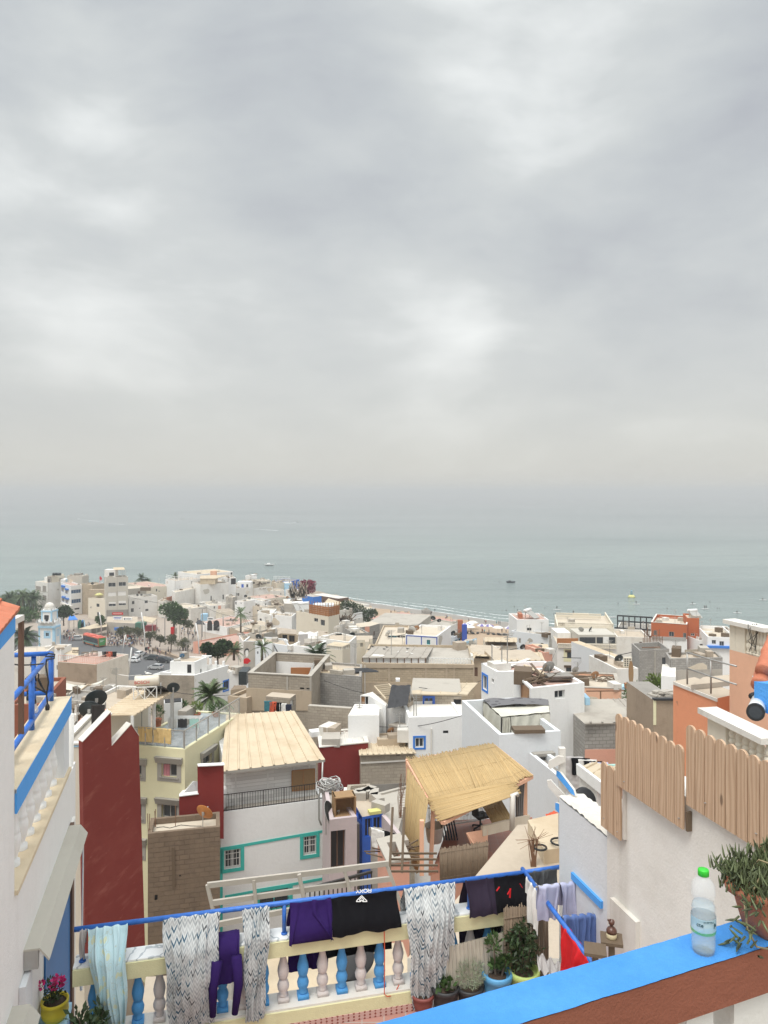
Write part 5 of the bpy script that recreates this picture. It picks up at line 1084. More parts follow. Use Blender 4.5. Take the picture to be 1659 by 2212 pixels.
h.win(0,938,1078,1058,1400,fr='frame_brown',pane='dark',name='doorway',rec=.3);h.done();lz=h.zf
c=h.on('b2',1045,945);bx=root('crate','open wooden box on the lilac house roof','crate',c);m=MB();
for s_,sz in(((-.5,0,0),(.06,.8,1.0)),((.5,0,0),(.06,.8,1.0)),((0,0,0),(1.0,.8,.06)),((0,0,.94),(1.06,.8,.06)),((0,.38,.05),(.95,.05,.9))):m.box(c+V(s_),sz,.25)
obj('box',m,'crate_wood',bx)
m=MB();c=h.on('b2',930,760);g=random.Random(4)
for k in range(16):r_=g.uniform(.3,.55);o_=V((g.uniform(-.25,.25),g.uniform(-.3,.3),.05+k*.035));m.tube([c+o_+V((r_*math.cos(a*.52),r_*.8*math.sin(a*.52),.12*math.sin(a*1.1+k)))for a in range(13)],.03,5)
thing('hose_coil',m,'steel','tangle of coiled pale hose on the lilac house roof','hose')
dish(W('b2',905,1030,37)-V((0,0,.5)),1.3,80,0,'dish_grey','grey dish at the wall between the turquoise trimmed and lilac houses')
h=House('blue_hut','blue framed glass hut with loose bricks on its roof','hut','b2',[(1195,968),(1362,940),(1272,792),(1122,842)],37.2,'frame_blue',0,'dust_roof',base=HC-20.2,para=False)
h.win(0,1215,980,1272,1130,fr='frame_blue',pane='dark');h.win(0,1285,968,1350,1120,fr='frame_blue',pane='dark');h.win(3,1135,900,1160,960,fr='frame_blue',pane='pane');h.win(3,1165,940,1190,1010,fr='frame_blue',pane='pane');h.done();bz=h.z
for k,(x,y)in enumerate(((1160,822),(1205,800),(1250,795),(1292,818),(1318,855),(1345,912))):box_thing('block',('first','second','third','fourth','fifth','sixth')[k]+' loose grey block from the left on the blue hut roof edge','block',h.on('b2',x,y),(.85,.45,.4),'concrete',k*.5,'loose blocks on the blue hut')
box_thing('rag','bright yellow rag on the blue hut roof','rag',h.on('b2',1295,935,.02),(.6,.4,.15),'dish_yellow',.3)
h=House('yard','grey concrete yard floor in front of the blue hut','yard','b2',[(1120,1420),(1460,1420),(1500,1115),(1130,1090)],34.5,'concrete',0,'concrete',base=HC-29,z=HC-20.2,para=False);h.done()
pwall('b2',[(1352,950,37.6),(1480,1105,35.5),(1480,1300,35.5),(1352,1120,37.6)],.2,'lilac',None,'garden_wall','low lilac wall sloping down beside the blue hut','wall')
for k,(x,y,mt,lab)in enumerate(((1280,1055,'f_white','white shirt on the washing line by the blue hut'),(1308,1110,'f_lilac','pale lilac cloth on the washing line by the blue hut'),(1375,1075,'f_black','black garment on the washing line by the lilac wall'),(1405,1100,'dish_yellow','yellow and pale garment on the washing line by the lilac wall'))):
 a=W('b2',x-14,y,35.8);drape('garment',lab,'garment',a,a+V((.62,-.2,-.1)),.9,.2,V((.2,-1,0)),mt,2,.04,.1,0,beam=False,group='laundry by the blue hut',seed=k+1,nu=16)
h=House('salmon_parapet','salmon walled flat roof heaped with sticks and a concrete block','house','c4',[(890,622),(803,440),(980,395),(1062,600)],24,'salmon',.35,'dust_roof',base=HC-20,para=False,cap='concrete');h.done()
box_thing('block','single concrete block on the salmon walled roof','block',h.on('c4',945,520),(.85,.4,.42),'concrete',.25)
m=MB();g=random.Random(6)
for k in range(26):a=h.on('c4',900+g.uniform(-10,120),470+g.uniform(0,120),.05);m.bar(a,a+V((g.uniform(-.9,.9),g.uniform(-.6,.6),g.uniform(0,.35))),.05,.03)
thing('scrap_wood',m,'old_wood','loose sticks on the salmon walled roof','scrap wood');m=MB()
for x in(900,1000):a=W('c4',x,700,22);m.bar(a,a+V((.1,.8,1.6)),.07)
for k in range(4):a=W('c4',895,700-k*22,22);m.bar(a+V((.03*k,.2*k,.05)),a+V((1.45,.2*k,.05)),.05)
thing('ladder',m,'old_wood','broken wooden ladder leaning in front of the salmon walled roof','ladder')
# ------------------------------------------------------------------ the reed pergola
PF=HC-12.9
h=House('pergola_house','house whose terracotta terrace carries the reed pergola','house','D',[(930,1890),(1108,1856),(1150,1765),(972,1772)],25,'salmon',0,'tile_red',base=HC-22,z=PF,para=False);h.done()
pg=root('reed_pergola','straw reed pergola with a reed side wall over a terracotta terrace','pergola',W('D',1010,1880,26))
BLp,BRp,RFp,MDp,FLp,BNp=W('D',880,1640,29.3),W('D',1066,1606,31),W('D',1149,1672,27.5),W('D',1088,1704,26),W('D',957,1771,24.8),W('D',930,1729,26.2)
reedpanel('reed_roof','',[BNp,MDp.lerp(RFp,.5),BRp,BLp],'reed_roof',150,2,.018,pg,.2);reedpanel('reed_roof_side','',[MDp.lerp(BNp,.35)+V((0,0,-.02)),RFp,BRp,BRp.lerp(BLp,.4)],'reed_roof',80,5,.018,pg,.18)
reedpanel('reed_front_flap','',[FLp,BNp+V((0,0,.1)),MDp.lerp(RFp,.25)+V((0,0,.12)),MDp+V((.3,-.6,.02))],'reed_roof',76,3,.018,pg,.22)
reedpanel('reed_side_wall','',[W('c4',1003,440,28.4),W('c4',1130,690,25.2),W('b3',800,930,25.9),W('b3',632,680,29.0)],'reed',110,6,.018,pg,.1)
m=MB()
for a,b in((W('D',911,1772,25),W('D',911,1890,25)),(W('b3',1592,740,27.6),W('b3',1592,1060,27.6)),(BLp,W('b3',640,1100,29.2)),(BNp+V((.1,0,-.1)),W('D',930,1890,26))):m.bar(a,b,.14)
m.bar(FLp-V((0,0,.1)),RFp-V((0,0,.1)),.12);m.bar(BNp-V((0,0,.1)),FLp-V((0,0,.1)),.12);m.bar(BLp-V((0,0,.1)),BNp-V((0,0,.1)),.12);m.bar(BLp-V((0,0,.1)),BRp-V((0,0,.1)),.12);m.bar(BRp-V((0,0,.1)),RFp-V((0,0,.1)),.12)
obj('frame',m,'orange_pale',pg)
reedpanel('reed_front_screen','',[W('D',951,1905,24.8),W('D',1052,1888,25.2),W('D',1055,1818,25.3),W('D',950,1834,24.8)],'reed_old',110,7,.018,pg,.05)
m=MB();a,b=W('b3',1515,765,27.3),W('b3',1588,745,27.5);m.surf(lambda u,v:a.lerp(b,u*(1-.25*math.sin(v*2.2)))+V((0,.12*math.sin(u*24),-(a.z-PF)*v)),40,12);obj('curtain',m,'f_palegrey',pg,True)
reedpanel('reed_blind','slanting reed blind behind the desk chair under the pergola',[W('b3',1320,1115,26.6),W('b3',1478,1075,26.8),W('b3',1370,885,29),W('b3',1222,945,29)],'reed',60,9,.02,None,.06)
pwall('b4',[(108,1150,25.6),(490,1055,27.6),(490,1140,27.6),(108,1230,25.6)],.1,'beige',None,'board_panel','tan board panel with a salmon rim closing the pergola terrace','panel')
m=MB();a,b=W('b3',800,1160,28.5),W('b3',1260,1090,29.4);m.bar(a,b,.05);m.bar(a+V((0,0,.75)),b+V((0,0,.75)),.05)
for k in range(40):q=a.lerp(b,k/39);m.bar(q,q+V((0,0,.75)),.022)
for k in range(8):q=a.lerp(b,(k+.5)/8)+V((0,0,.38));m.tube([q+V((.13*math.cos(t_*.5)*(1-t_/26),0,.2*math.sin(t_*.5)*(1-t_/26)))for t_ in range(20)],.012,4)
thing('scroll_railing',m,'frame_white','white scrolled iron railing at the back of the pergola terrace','railing')
c=Wz('b3',1225,1165,PF+.01);ch=root('desk_chair','black and grey office chair under the reed pergola','chair',c,None)
m=MB()
for k in range(5):a=k*1.2566;m.bar(c+V((0,0,.12)),c+V((.32*math.cos(a),.32*math.sin(a),.06)),.05,.04);m.lathe(c+V((.32*math.cos(a),.32*math.sin(a),0)),[(.03,0),(.03,.06)],8)
m.tube([c+V((0,0,.1)),c+V((0,0,.46))],.03,8);obj('base',m,'black',ch)
m=MB();m.box(c+V((.02,0,.46)),(.5,.5,.09),.4);obj('seat',m,'black',ch)
m=MB();Q=Matrix.Rotation(.4,3,'Z');m.surf(lambda u,v:c+Q@V((-.24-.06*v+.05*(2*u-1)**2,(u-.5)*(.46-.12*v*v),.58+.62*v)),10,10);m.surf(lambda u,v:c+Q@V((-.30-.06*v+.05*(2*u-1)**2,(u-.5)*(.46-.12*v*v),.58+.62*v)),10,10);obj('backrest',m,'f_grey',ch,True)
for s_ in(-1,1):m=MB();m.tube([c+Q@V((.0,.27*s_,.5)),c+Q@V((.0,.30*s_,.7)),c+Q@V((-.12,.30*s_,.7)),c+Q@V((.15,.30*s_,.71))],.025,6);obj('armrest',m,'black',ch)
c=Wz('b3',852,1270,PF+.01);bk_=root('laundry_basket','white perforated laundry basket under the pergola','basket',c);m=MB();m.lathe(c,[(.26,0),(.30,.2),(.34,.55),(.36,.56),(.36,.60),(.32,.58),(.27,.05),(.001,.04)],20);obj('basket',m,'f_white',bk_,True)
sc_=root('folded_chairs','row of folded dark chairs leaning under the pergola','chairs',Wz('b3',960,1250,PF));
for k in range(6):c=Wz('b3',930+k*22,1262,PF+.01);m=MB();m.bar(c,c+V((-.15,.1,.75)),.03);m.bar(c+V((.0,.4,0)),c+V((-.15,.5,.75)),.03);m.prism([c+V((-.02,.02,.12)),c+V((-.02,.4,.12)),c+V((-.12,.48,.62)),c+V((-.12,.08,.62))],V((.03,0,0)));obj('chair',m,'f_navy' if k%2 else 'black',sc_)
m=MB();a=W('b4',345,1180,25.4);b=W('b4',350,890,25.4);m.tube([a,b,b+V((.18,.1,-.03))],.09,10);thing('vent_pipe',m,'white_old','peeling white vent pipe in front of the pergola','pipe',smooth=True)
m=MB()
for k in range(11):a,b=W('c4',1525+k*4,375+k*9,25.2),W('c4',1700,345+k*9,25.8);m.tube([a,b],.02,5)
m.tube([W('c4',1530,375,25.2),W('c4',1590,470,25.2)],.03,5);thing('metal_rack',m,'orange_pale','fallen salmon metal grating at the front of the pergola terrace','grating')
# ------------------------------------------------------------------ pale roofs right below the balustrade
h=House('low_house','low white house with a wide pale plaster roof right behind the balustrade','house','D',[(880,2070),(1262,2070),(1232,1772),(1118,1782)],11.6,'white_old',0,'dust_roof',base=HC-16,para=False);h.done()
m=MB();q=[h.on('D',x,y)for x,y in((1175,1868),(1216,1862),(1216,1782),(1140,1800))];m.hexa(q,[p+V((0,0,.28))for p in q]);obj('raised_roof',m,'sheet_beige',h.root)
m=MB();a=h.on('c5',885,250);g=random.Random(3)
for k in range(22):m.tube([a+V((g.uniform(-.05,.05),0,0)),a+V((g.uniform(-.1,.1),.05,.5)),a+V((g.uniform(-.35,.35),g.uniform(-.2,.2),g.uniform(.3,.8)))],[.009,.006,.003],4)
thing('dead_plant',m,'rust','bare dead plant standing on the pale plaster roof','plant')
m=MB();c=h.on('c5',1110,40,.32);m.tube([c+V((.16*math.cos(a*.5),.16*math.sin(a*.5),.02))for a in range(13)],.02,6);c=h.on('c5',945,90,.32);m2=MB();m2.tube([c+V((.12*math.cos(a*.5),.12*math.sin(a*.5),.02))for a in range(13)],.02,6)
thing('hose_coil',m,'black_rubber','dark hose loop near the white wall on the pale roof','hose');thing('hose_coil',m2,'black_rubber','dark hose loop beside the dead plant','hose')
h=House('low_roof','cream sheet roof seen between the balusters','house','D',[(560,2170),(900,2130),(870,2035),(545,2062)],13,'white_old',0,'sheet_beige',base=HC-17,para=False);h.done()
h2_=House('low_roof','old grey sheet roof between the balusters at the left','house','D',[(300,2230),(470,2215),(500,2100),(315,2110)],12.5,'white_old',0,'sheet_old',base=HC-17,para=False);h2_.done()
m=MB();a,b=h.on('D',752,2120,.15),h.on('D',790,2040,.6);m.surf(lambda u,v:a.lerp(b,v)+V(((u-.5)*.55*math.sin(math.pi*(v*.94+.03))**.6,0,.03*math.sin(u*math.pi))),8,20);m.surf(lambda u,v:a.lerp(b,v)+V(((u-.5)*.55*math.sin(math.pi*(v*.94+.03))**.6,.0,-.05)),8,20);thing('surfboard',m,'black','dark surfboard lying on the cream roof behind the balusters','surfboard',smooth=True)
rl=root('stair_railing','pale welded pipe railing crossing behind the laundry','railing',W('c3',1000,1000,13.5));m=MB()
lines=[[('c3',655,800,13),('c3',1659,680,13.6),('c4',890,620,14)],[('c3',690,945,13),('c4',300,823,13.6),('c4',915,745,14)],[('c3',735,1120,13),('c4',100,1000,13.5),('c4',960,900,14)]]
for ln in lines:
 q=[W(*p)for p in ln]
 for a,b in zip(q,q[1:]):m.bar(a,b,.05,.09)
for a,b,d in((('c3',655,795),('c3',745,1180),13),(('c3',1035,758),('c3',1070,1150),13.2),(('c3',1403,712),('c3',1480,1100),13.4),(('c4',163,710),('c4',240,1100),13.3),(('c4',527,665),('c4',640,1060),13.7),(('c4',872,620),('c4',1010,1000),14)):m.bar(W(*a,d),W(*b,d),.055)
obj('rail',m,plain('rail_pale',(.44,.40,.345),.6,var=.15),rl)
m=MB();a,b=W('c4',210,835,14.5),W('c4',752,690,16);m.bar(a,b,.05)
for k in range(16):q=a.lerp(b,k/15);m.bar(q,q-V((0,0,.8)),.025)
m.bar(a-V((0,0,.7)),b-V((0,0,.7)),.04);thing('iron_railing',m,'iron','black handrail running up behind the pale pipe railing','railing')
# canopy behind the arrow boards
cp=root('canopy','small white edged canopy with a tan roof and a white curtain behind the fence','canopy',W('b4',1000,960,13.2))
q=[W('b4',885,668,14.2),W('b4',1200,905,11.6),W('b4',1330,600,13.4),W('b4',905,655,15.2)];ribsheet('roof',[W('b4',885,668,14.2),W('b4',1150,880,12.2),W('b4',1330,690,13.0),W('b4',1000,622,15.5)],'sheet_tan',cp,.5,.03,.05,.05)
m=MB();m.bar(W('b4',882,680,14.15),W('b4',1150,890,12.15),.06,.2);obj('fascia',m,'white_clean',cp)
m=MB();a,b=W('b4',900,715,14.2),W('b4',1120,880,12.4);m.surf(lambda u,v:a.lerp(b,u)+V((.05*math.sin(u*40),.05*math.cos(u*40),-2.0*v)),60,6);obj('curtain',m,'f_white',cp,True)
box_thing('planks','weathered planks below the white curtain','planks',W('b4',1075,1080,12.6),(.6,.5,.06),'old_wood',-.5)
for(x,y,lab)in((690,1070,'orange-red cloth heap left of the white post'),(1060,1090,'orange-red cloth heap right of the white post')):
 m=MB();c=W('b4',x,y,22 if x<800 else 12.5);m.surf(lambda u,v:c+V(((u-.5)*.45,(v-.5)*.4,.14*math.sin(u*3.1)*math.sin(v*3.1)+.06*mnoise.noise(V((u*5,v*5,x))))),20,14);thing('cloth_heap',m,'f_orange',lab,'cloth',smooth=True)
m=MB();c=W('b4',930,950,11.5);m.lathe(c,[(.001,.02),(.2,.05),(.22,.0),(.001,.0)],20,0,Matrix.Rotation(1.25,3,'X')@Matrix.Rotation(.4,3,'Y'));thing('black_disc',m,'black','black round stool seat behind the rough white wall','seat',smooth=True)
# ------------------------------------------------------------------ the town below, from near to far
def dfor(v,y,Hh):
 k=(px(v,0,y)[1]-HY)/F;a,b=50.0,470.0
 for _ in range(40):
  c=(a+b)/2
  if k*c-(lerp_t(PROF,c)-Hh)<0:a=c
  else:b=c
 return(a+b)/2
WH={}
def far(name,label,v,pts,Hh=7,mat='white',d=None,depth=None,par=.4,roof='dust_roof',wins=(),cap=None,base=None,done=True,cat='house',group=None,**k):
 d=d or dfor(v,pts[0][1],Hh)
 h=House(name,label,cat,v,pts,d,mat,par,roof,base=base,depth=depth,cap=cap,group=group,**k)
 for w in wins:
  kw=dict(w[5])if len(w)>5 else{}
  kw.setdefault('rec',.12);h.win(w[0],*w[1:5],**kw)
 if done:h.done()
 return h
DK=dict(fr='frame_grey');BL_=dict(fr='frame_blue');WT=dict(fr='frame_white');SH=dict(fr='frame_white',pane='shutter',mull=0);SW=dict(fr='frame_white',pane='shutter_white',mull=0);HOLE=dict(fr='dark',pane='dark',mull=0)
# --- 45 to 80 m
h=far('white_house','white house with a low blue window under the block hut','b3',[(146,243),(400,241),(402,188),(640,186),(641,262),(1078,247),(1078,150),(200,150)],mat='white_clean',d=52,par=0,para=False,roof='white_old',base=HC-31,done=False)
h.q=[V((p.x,p.y))for p in h.q]
h.done()
h=far('white_house','plain white wall front with the blue framed window and two small vents','b3',[(642,258),(1085,246)],mat='white_clean',d=51,depth=4,par=.5,roof='concrete',base=HC-31,done=False)
h.win(0,692,424,765,505,trim='blue_trim',tw=.13);h.win(0,922,366,966,390,**HOLE);h.band(0,[(822,350),(832,350),(832,590),(822,590)],'white_old','drain_pipe',.1);h.done()
h=far('hut','block walled hut with a blue window and a patched sheet roof','d7',[(903,790),(1440,800)],mat='block_grey',d=55,depth=5,par=0,roof='concrete',base=HC-22,done=False)
h.win(0,1046,820,1140,935,trim='frame_blue',tw=.12,fr='frame_blue');h.win(0,1354,840,1438,960,name='doorway',**HOLE)
ribsheet('sheet_roof',[W('d7',902,782,54.4),W('d7',1500,792,54.8),W('d7',1610,662,61),W('d7',915,668,60.5)],'sheet_tan',h.root,1.6,.04,.05,.06,.12);h.done()
m=MB();a,b,c,d_=W('d7',700,690,55),W('d7',905,690,55.5),W('d7',868,905,52.6),W('d7',650,935,52.4);m.surf(lambda u,v:a.lerp(b,u).lerp(d_.lerp(c,u),v)+V((0,0,.12*mnoise.noise(V((u*4,v*4,3))))),30,30);thing('tarpaulin',m,'f_dark','dark grey tarpaulin sheet slung beside the block hut','tarpaulin',smooth=True)
h=far('stair_house','small white stair house with an open brown door left of the tarpaulin','d7',[(372,795),(462,800),(640,910),(650,880),(500,760)],mat='white_clean',d=56,par=0,para=False,roof='white_old',base=HC-22,done=False);h.win(0,378,808,420,955,fr='door_wood',pane='door_wood',name='door',mull=0);h.win(0,421,808,458,955,fr='frame_white',pane='dark',name='doorway',mull=0);h.done()
m=MB();a,b=W('d7',520,715,57.5),W('d7',640,850,54)
for s_ in(0,1.1):m.bar(a+V((s_,.6*s_,.1)),b+V((s_,.3*s_,.1)),.1)
for k in range(8):q=a.lerp(b,k/7);m.bar(q+V((0,0,.1)),q+V((1.1,.5,.1)),.08)
thing('ladder',m,'sheet_tan','pale wooden ladder leaning over the stair house','ladder')
h=far('block_house','long tan block house front with concrete columns and a shed roof on top','d7',[(385,455),(1572,472)],mat='block_tan',d=72,depth=9,par=.25,roof='concrete',base=HC-34,done=False)
for x0,x1 in((385,405),(664,686),(930,945),(1050,1072),(1270,1290),(1350,1370),(1560,1574)):h.band(0,[(x0,505),(x1,505),(x1,700),(x0,700)],'sand_render','column',.06)
h.band(0,[(385,458),(1572,474),(1572,512),(385,508)],'sand_render','ring_beam',.08);h.band(0,[(385,660),(920,665),(920,980),(385,980)],'sand_render','render',.05)
m=MB();pbox(m,'d7',395,402,1060,456,72.5,.15);sw_=obj('shed_wall',m,'white_clean',h.root);m=MB()
for k in range(10):x=395+73.5*k;a=W('d7',x,400,72.45);m.bar(a,W('d7',x,455,72.45),.09)
obj('shed_posts',m,'frame_brown',sw_)
ribsheet('shed_roof',[W('d7',388,398,72.2),W('d7',1068,402,72.4),W('d7',1145,280,81),W('d7',508,276,81)],'sheet_grey',h.root,1.15,.05,.06,.06);
m=MB();
for k in range(15):x=1100+33*k;m.bar(W('d7',x,403,72.6),W('d7',x,468,72.6),.06)
m.bar(W('d7',1095,404,72.6),W('d7',1562,416,72.6),.07);obj('white_fence',m,'frame_white',h.root);h.done()
m=MB();pbox(m,'d7',745,628,788,654,70,.6);thing('box',m,'white_clean','small white box on the tan block wall','box')
ribsheet('tin_roof',[W('d7',1105,392,76),W('d7',1570,412,76),W('d7',1610,345,83),W('d7',1135,345,83)],'sheet_beige',None,.9,.05,.08,.05,.1);tag(bpy.data.objects['tin_roof'],'battered pale sheet roof behind the white picket fence','roof')
h=far('block_house','unfinished grey block house open at the top with white inner walls','d6',[(668,648),(1428,690),(1655,430)],mat='block_grey',d=64,par=2.3,pt=.3,roof='concrete',base=HC-33,done=False,cap='concrete')
for x0,x1 in((1130,1150),(1410,1432)):h.band(0,[(x0,690),(x1,690),(x1,860),(x0,860)],'concrete','column',.05)
h.band(0,[(645,826),(1432,868),(1432,1100),(645,1100)],'sand_render','render',.06);h.win(0,1292,822,1345,842,**HOLE);h.win(0,1370,828,1425,846,**HOLE);h.done()
q=inset(h.q,.33);a,b=q[2],q[3];m=MB();zb_=h.zf;m.hexa([V((a.x,a.y,zb_)),V((b.x,b.y,zb_)),V((b.x,b.y-.06,zb_)),V((a.x,a.y-.06,zb_))],[V((a.x,a.y,h.z-.75)),V((b.x,b.y,h.z-.75)),V((b.x,b.y-.06,h.z-.75)),V((a.x,a.y-.06,h.z-.75))]);obj('inner_wall',m,'white_clean',h.root)
pn=V((a.x,a.y,zb_+.02)).lerp(V((b.x,b.y,zb_+.02)),.35);m=MB();m.box(pn+V((0,-.5,0)),(3.2,.12,1.2));thing('slatted_panel',m,'orange_wood','orange slatted wooden panel inside the open block house','panel')
pn=V((a.x,a.y,zb_+.02)).lerp(V((b.x,b.y,zb_+.02)),.1);m=MB();m.surf(lambda u,v:pn+V(((u-.5)*3.0,-1.0+(v-.5)*1.6,.9*math.sin(u*3.14)*math.sin(v*3.14)*(1+.3*mnoise.noise(V((u*6,v*6,1)))))),24,16);thing('rubble_heap',m,'terracotta_tile','heap of red roof tiles inside the open block house','rubble')
h=far('hut','small block lean-to with a washing line below the open block house','d6',[(880,925),(1175,950),(1245,900)],mat='block_grey',d=58,par=0,base=HC-25,roof='dust_roof',done=False);h.win(1,1150,985,1215,1060,v='d6',**SW);h.done()
g=random.Random(9)
for k,(mt,cn)in enumerate((('f_teal','teal'),('f_orange','red'),('f_black','black'),('f_white','white'),('f_navy','navy'))):
 a=W('d6',860+k*62,985+k*10,57);drape('garment',cn+' garment on the washing line of the block lean-to','garment',a,a+V((.55,0,0)),.8,.15,V((0,-1,0)),mt,2,.04,.1,0,beam=False,group='washing below the open block house',seed=k,nu=12)
h=far('block_house','rough grey block house with a torn tin roof left of the tan block front','d7',[(-165,556),(382,600),(392,470)],mat='block_cool',d=67,par=.2,base=HC-33,roof='dust_roof');
ribsheet('tin_sheet',[W('d7',-120,552,66.5),W('d7',165,566,66.8),W('d7',225,485,71),W('d7',-60,470,71)],'sheet_tan',h.root,1.2,.04,.06,.05,.08)
m=MB();a=W('d7',170,560,67.2);m.hexa([a,a+V((3.4,.2,0)),a+V((3.2,1,0)),a+V((0,1,0))],[p+V((.1,0,f))for p,f in((a,.04),(a+V((3.2,.2,0)),.04),(a+V((2.2,1,0)),.22),(a+V((.4,1,0)),.18))]);obj('roof_hole',m,'dark',h.root)
h=far('block_wall','crumbling low block wall above the yellow dish','d7',[(-180,905),(270,935)],mat='block_grey',d=55,depth=.4,par=0,base=HC-24,roof='concrete',cat='wall')
h=far('big_white_house','big white house with rubble and old surfboards on its pink roof','a3',[(820,686),(945,757),(1080,756),(1225,892),(1662,846),(1340,668),(860,682)],mat='white_clean',d=50.5,par=.3,para=False,roof='pink_roof',base=HC-30,done=False,pt=.22)
h.win(0,832,790,868,905,trim='blue_trim',tw=.14);h.win(0,903,815,922,850,fr='frame_white');h.win(3,1418,908,1502,978,fr='frame_white',rec=.2);h.win(2,1135,860,1212,1010,fr='door_wood',pane='door_wood',name='door',mull=0);h.done()
bw=h
for x,y,l,az,mt,lab in((1165,752,3.0,.15,'white_clean','white surfboard lying flat on the pink roof'),(1310,770,2.6,-.7,'sheet_beige','broken yellowed surfboard propped in the rubble'),(1095,700,3.4,.8,'white_old','pale plank lying across the pink roof')):
 c=h.on('a3',x,y,.12);e=V((math.cos(az),math.sin(az),.05 if mt!='sheet_beige' else-.25));sd=V((-e.y,e.x,0)).normalized();m=MB();w_=.28 if 'plank' not in lab else .17
 for dz_ in(0,.07):m.surf(lambda u,v:c+e*(u-.5)*l+sd*(v-.5)*2*w_*(math.sin(math.pi*min(.98,max(.02,u)))**.5 if 'plank' not in lab else 1)+V((0,0,dz_)),14,4)
 thing('surfboard' if 'board' in lab else 'plank',m,mt,lab,'surfboard' if 'board' in lab else 'plank',smooth=True)
m=MB();g=random.Random(12)
for k in range(46):c=h.on('a3',1180+g.uniform(0,190),790+g.uniform(-10,50),g.uniform(.05,.5));e=V((g.gauss(0,1),g.gauss(0,1),g.gauss(0,.3))).normalized();m.bar(c,c+e*g.uniform(.3,1.5),g.uniform(.05,.16),.04)
for k in range(16):c=h.on('a3',1430+g.uniform(0,110),790+g.uniform(-25,30),g.uniform(.05,.4));m.bar(c,c+V((g.uniform(.5,1.7),g.uniform(-.4,.4),0)),.14,.05)
thing('rubble_heap',m,'old_wood','heap of dark scrap wood on the pink roof of the big white house','rubble')
m=MB()
for k in range(5):c=h.on('a3',1450,812-k*7,.1+k*.07);m.box(c,(1.6,1.0,.05),.1)
thing('pallets',m,'concrete_dark','stack of grey pallets on the pink roof','pallets')
dish(h.on('a3',1375,800,.2),1.6,195,0,'dish_grey','big grey dish standing in the scrap wood on the pink roof')
h=far('white_house','white house with blue trimmed windows and a fabric tent on its roof','b4',[(-66,119),(239,401),(742,369)],mat='white_cool',d=42,par=1.1,roof='concrete',base=HC-30,done=False)
h.win(1,545,632,680,780,trim='blue_trim',tw=.17);h.win(1,545,1050,680,1180,trim='blue_trim',tw=.17)
h.band(1,[(525,562),(700,549),(700,572),(525,585)],'grey_trim','window_hood',.35);h.band(1,[(518,972),(700,955),(700,978),(518,995)],'grey_trim','window_hood',.35)
for y in(600,1012):h.band(1,[(578,y),(592,y-12),(640,y-14),(655,y-3),(640,y+8),(592,y+10)],'white_clean','painted_mark',.045)
h.done();th=h
tp=root('tent','pale canvas tent with a grey dotted roof flap on the white roof terrace','tent',h.on('b4',450,300))
zt0,zt1=h.zf,zat('b4',250,38)
q=[W('b4',258,262,38.0),W('b4',650,225,38.8),W('b4',640,130,42.0),W('b4',112,130,42.0)]
m=MB();g=random.Random(1)
for i in range(4):
 a,b=q[i],q[(i+1)%4];n_=24
 if i==0:segs=((0,.17),(.19,1))
 else:segs=((0,1),)
 for s0,s1 in segs:m.surf(lambda u,v,a=a,b=b,s0=s0,s1=s1,i=i:(lambda p:V((p.x+.035*math.sin(u*19+i+v*4),p.y+.05*math.sin(u*23+v*3+i),p.z+(zt0+.05-p.z)*v)))(a.lerp(b,s0+(s1-s0)*u)),n_,8)
obj('tent_wall',m,'f_tarp',tp,True)
m=MB();m.surf(lambda u,v:(lambda p:p+V((0,0,.06-.25*math.sin(math.pi*u)*math.sin(math.pi*v)+.05*mnoise.noise(V((u*5,v*5,2))))))(q[0].lerp(q[1],u).lerp(q[3].lerp(q[2],u),v*.55)),24,14);obj('tent_roof',m,'f_tarp',tp,True)
t,p=newmat('dotted');vo=nd(t,'ShaderNodeTexVoronoi',{'Vector':pos(t),'Scale':1.6}).outputs['Distance'];t.links.new(mixc(t,mth(t,'LESS_THAN',vo,.3),(.15,.145,.15),(.075,.073,.078)),p.inputs['Base Color']);p.inputs['Roughness'].default_value=.9
m=MB();m.surf(lambda u,v:(lambda p:p+V((0,0,.10+.12*math.sin(math.pi*u)+.08*mnoise.noise(V((u*4,v*4,5))))))(q[0].lerp(q[1],u).lerp(q[3].lerp(q[2],u),.52+v*.5)),20,10);obj('tent_flap',m,'dotted',tp,True)
m=MB()
for p_ in q:m.bar(V((p_.x,p_.y,zt0)),p_,.06)
obj('tent_pole',m,'iron',tp)
box_thing('planks','short weathered boards lying over the parapet corner of the tent roof','planks',h.pt3(1,h.fr(1)[2]-1.6,h.z-h.base+.01,-.2),(1.5,.7,.18),'old_wood',.05)
for k,(x,mt,lab)in enumerate(((795,'f_palegrey','pale grey cloth at the left end of the line by the white house'),(850,'f_black','black garment next to the pale cloth on the line by the white house'),(905,'f_white','white garment in the middle of the line by the white house'),(950,'f_black','black shorts on the line by the white house'),(998,'f_lilac','pale blue cloth on the line by the white house'),(1060,'f_mint','light cloth at the right end of the line by the white house'))):
 a=W('b4',x-22,580+k*12,33);drape('garment',lab,'garment',a,a+V((.85,.1,-.05)),1.5 if k==0 else .75,.2,V((0,-1,0)),mt,2,.04,.1,0,beam=False,group='washing by the white house',seed=k+4,nu=14)
h=far('low_wall','low white parapet below the washing line right of the blue window','b4',[(745,760),(905,745)],mat='white_cool',d=33,depth=5,par=.3,base=HC-26,roof='concrete_dark',cat='wall')
h=far('block_house','grey block house with a pink base under two corrugated roofs','b4',[(940,312),(1420,300)],mat='block_cool',d=43,depth=5,par=0,base=HC-29,roof='concrete',done=False);h.band(0,[(940,522),(1420,515),(1420,900),(940,900)],'salmon','pink_base',.03)
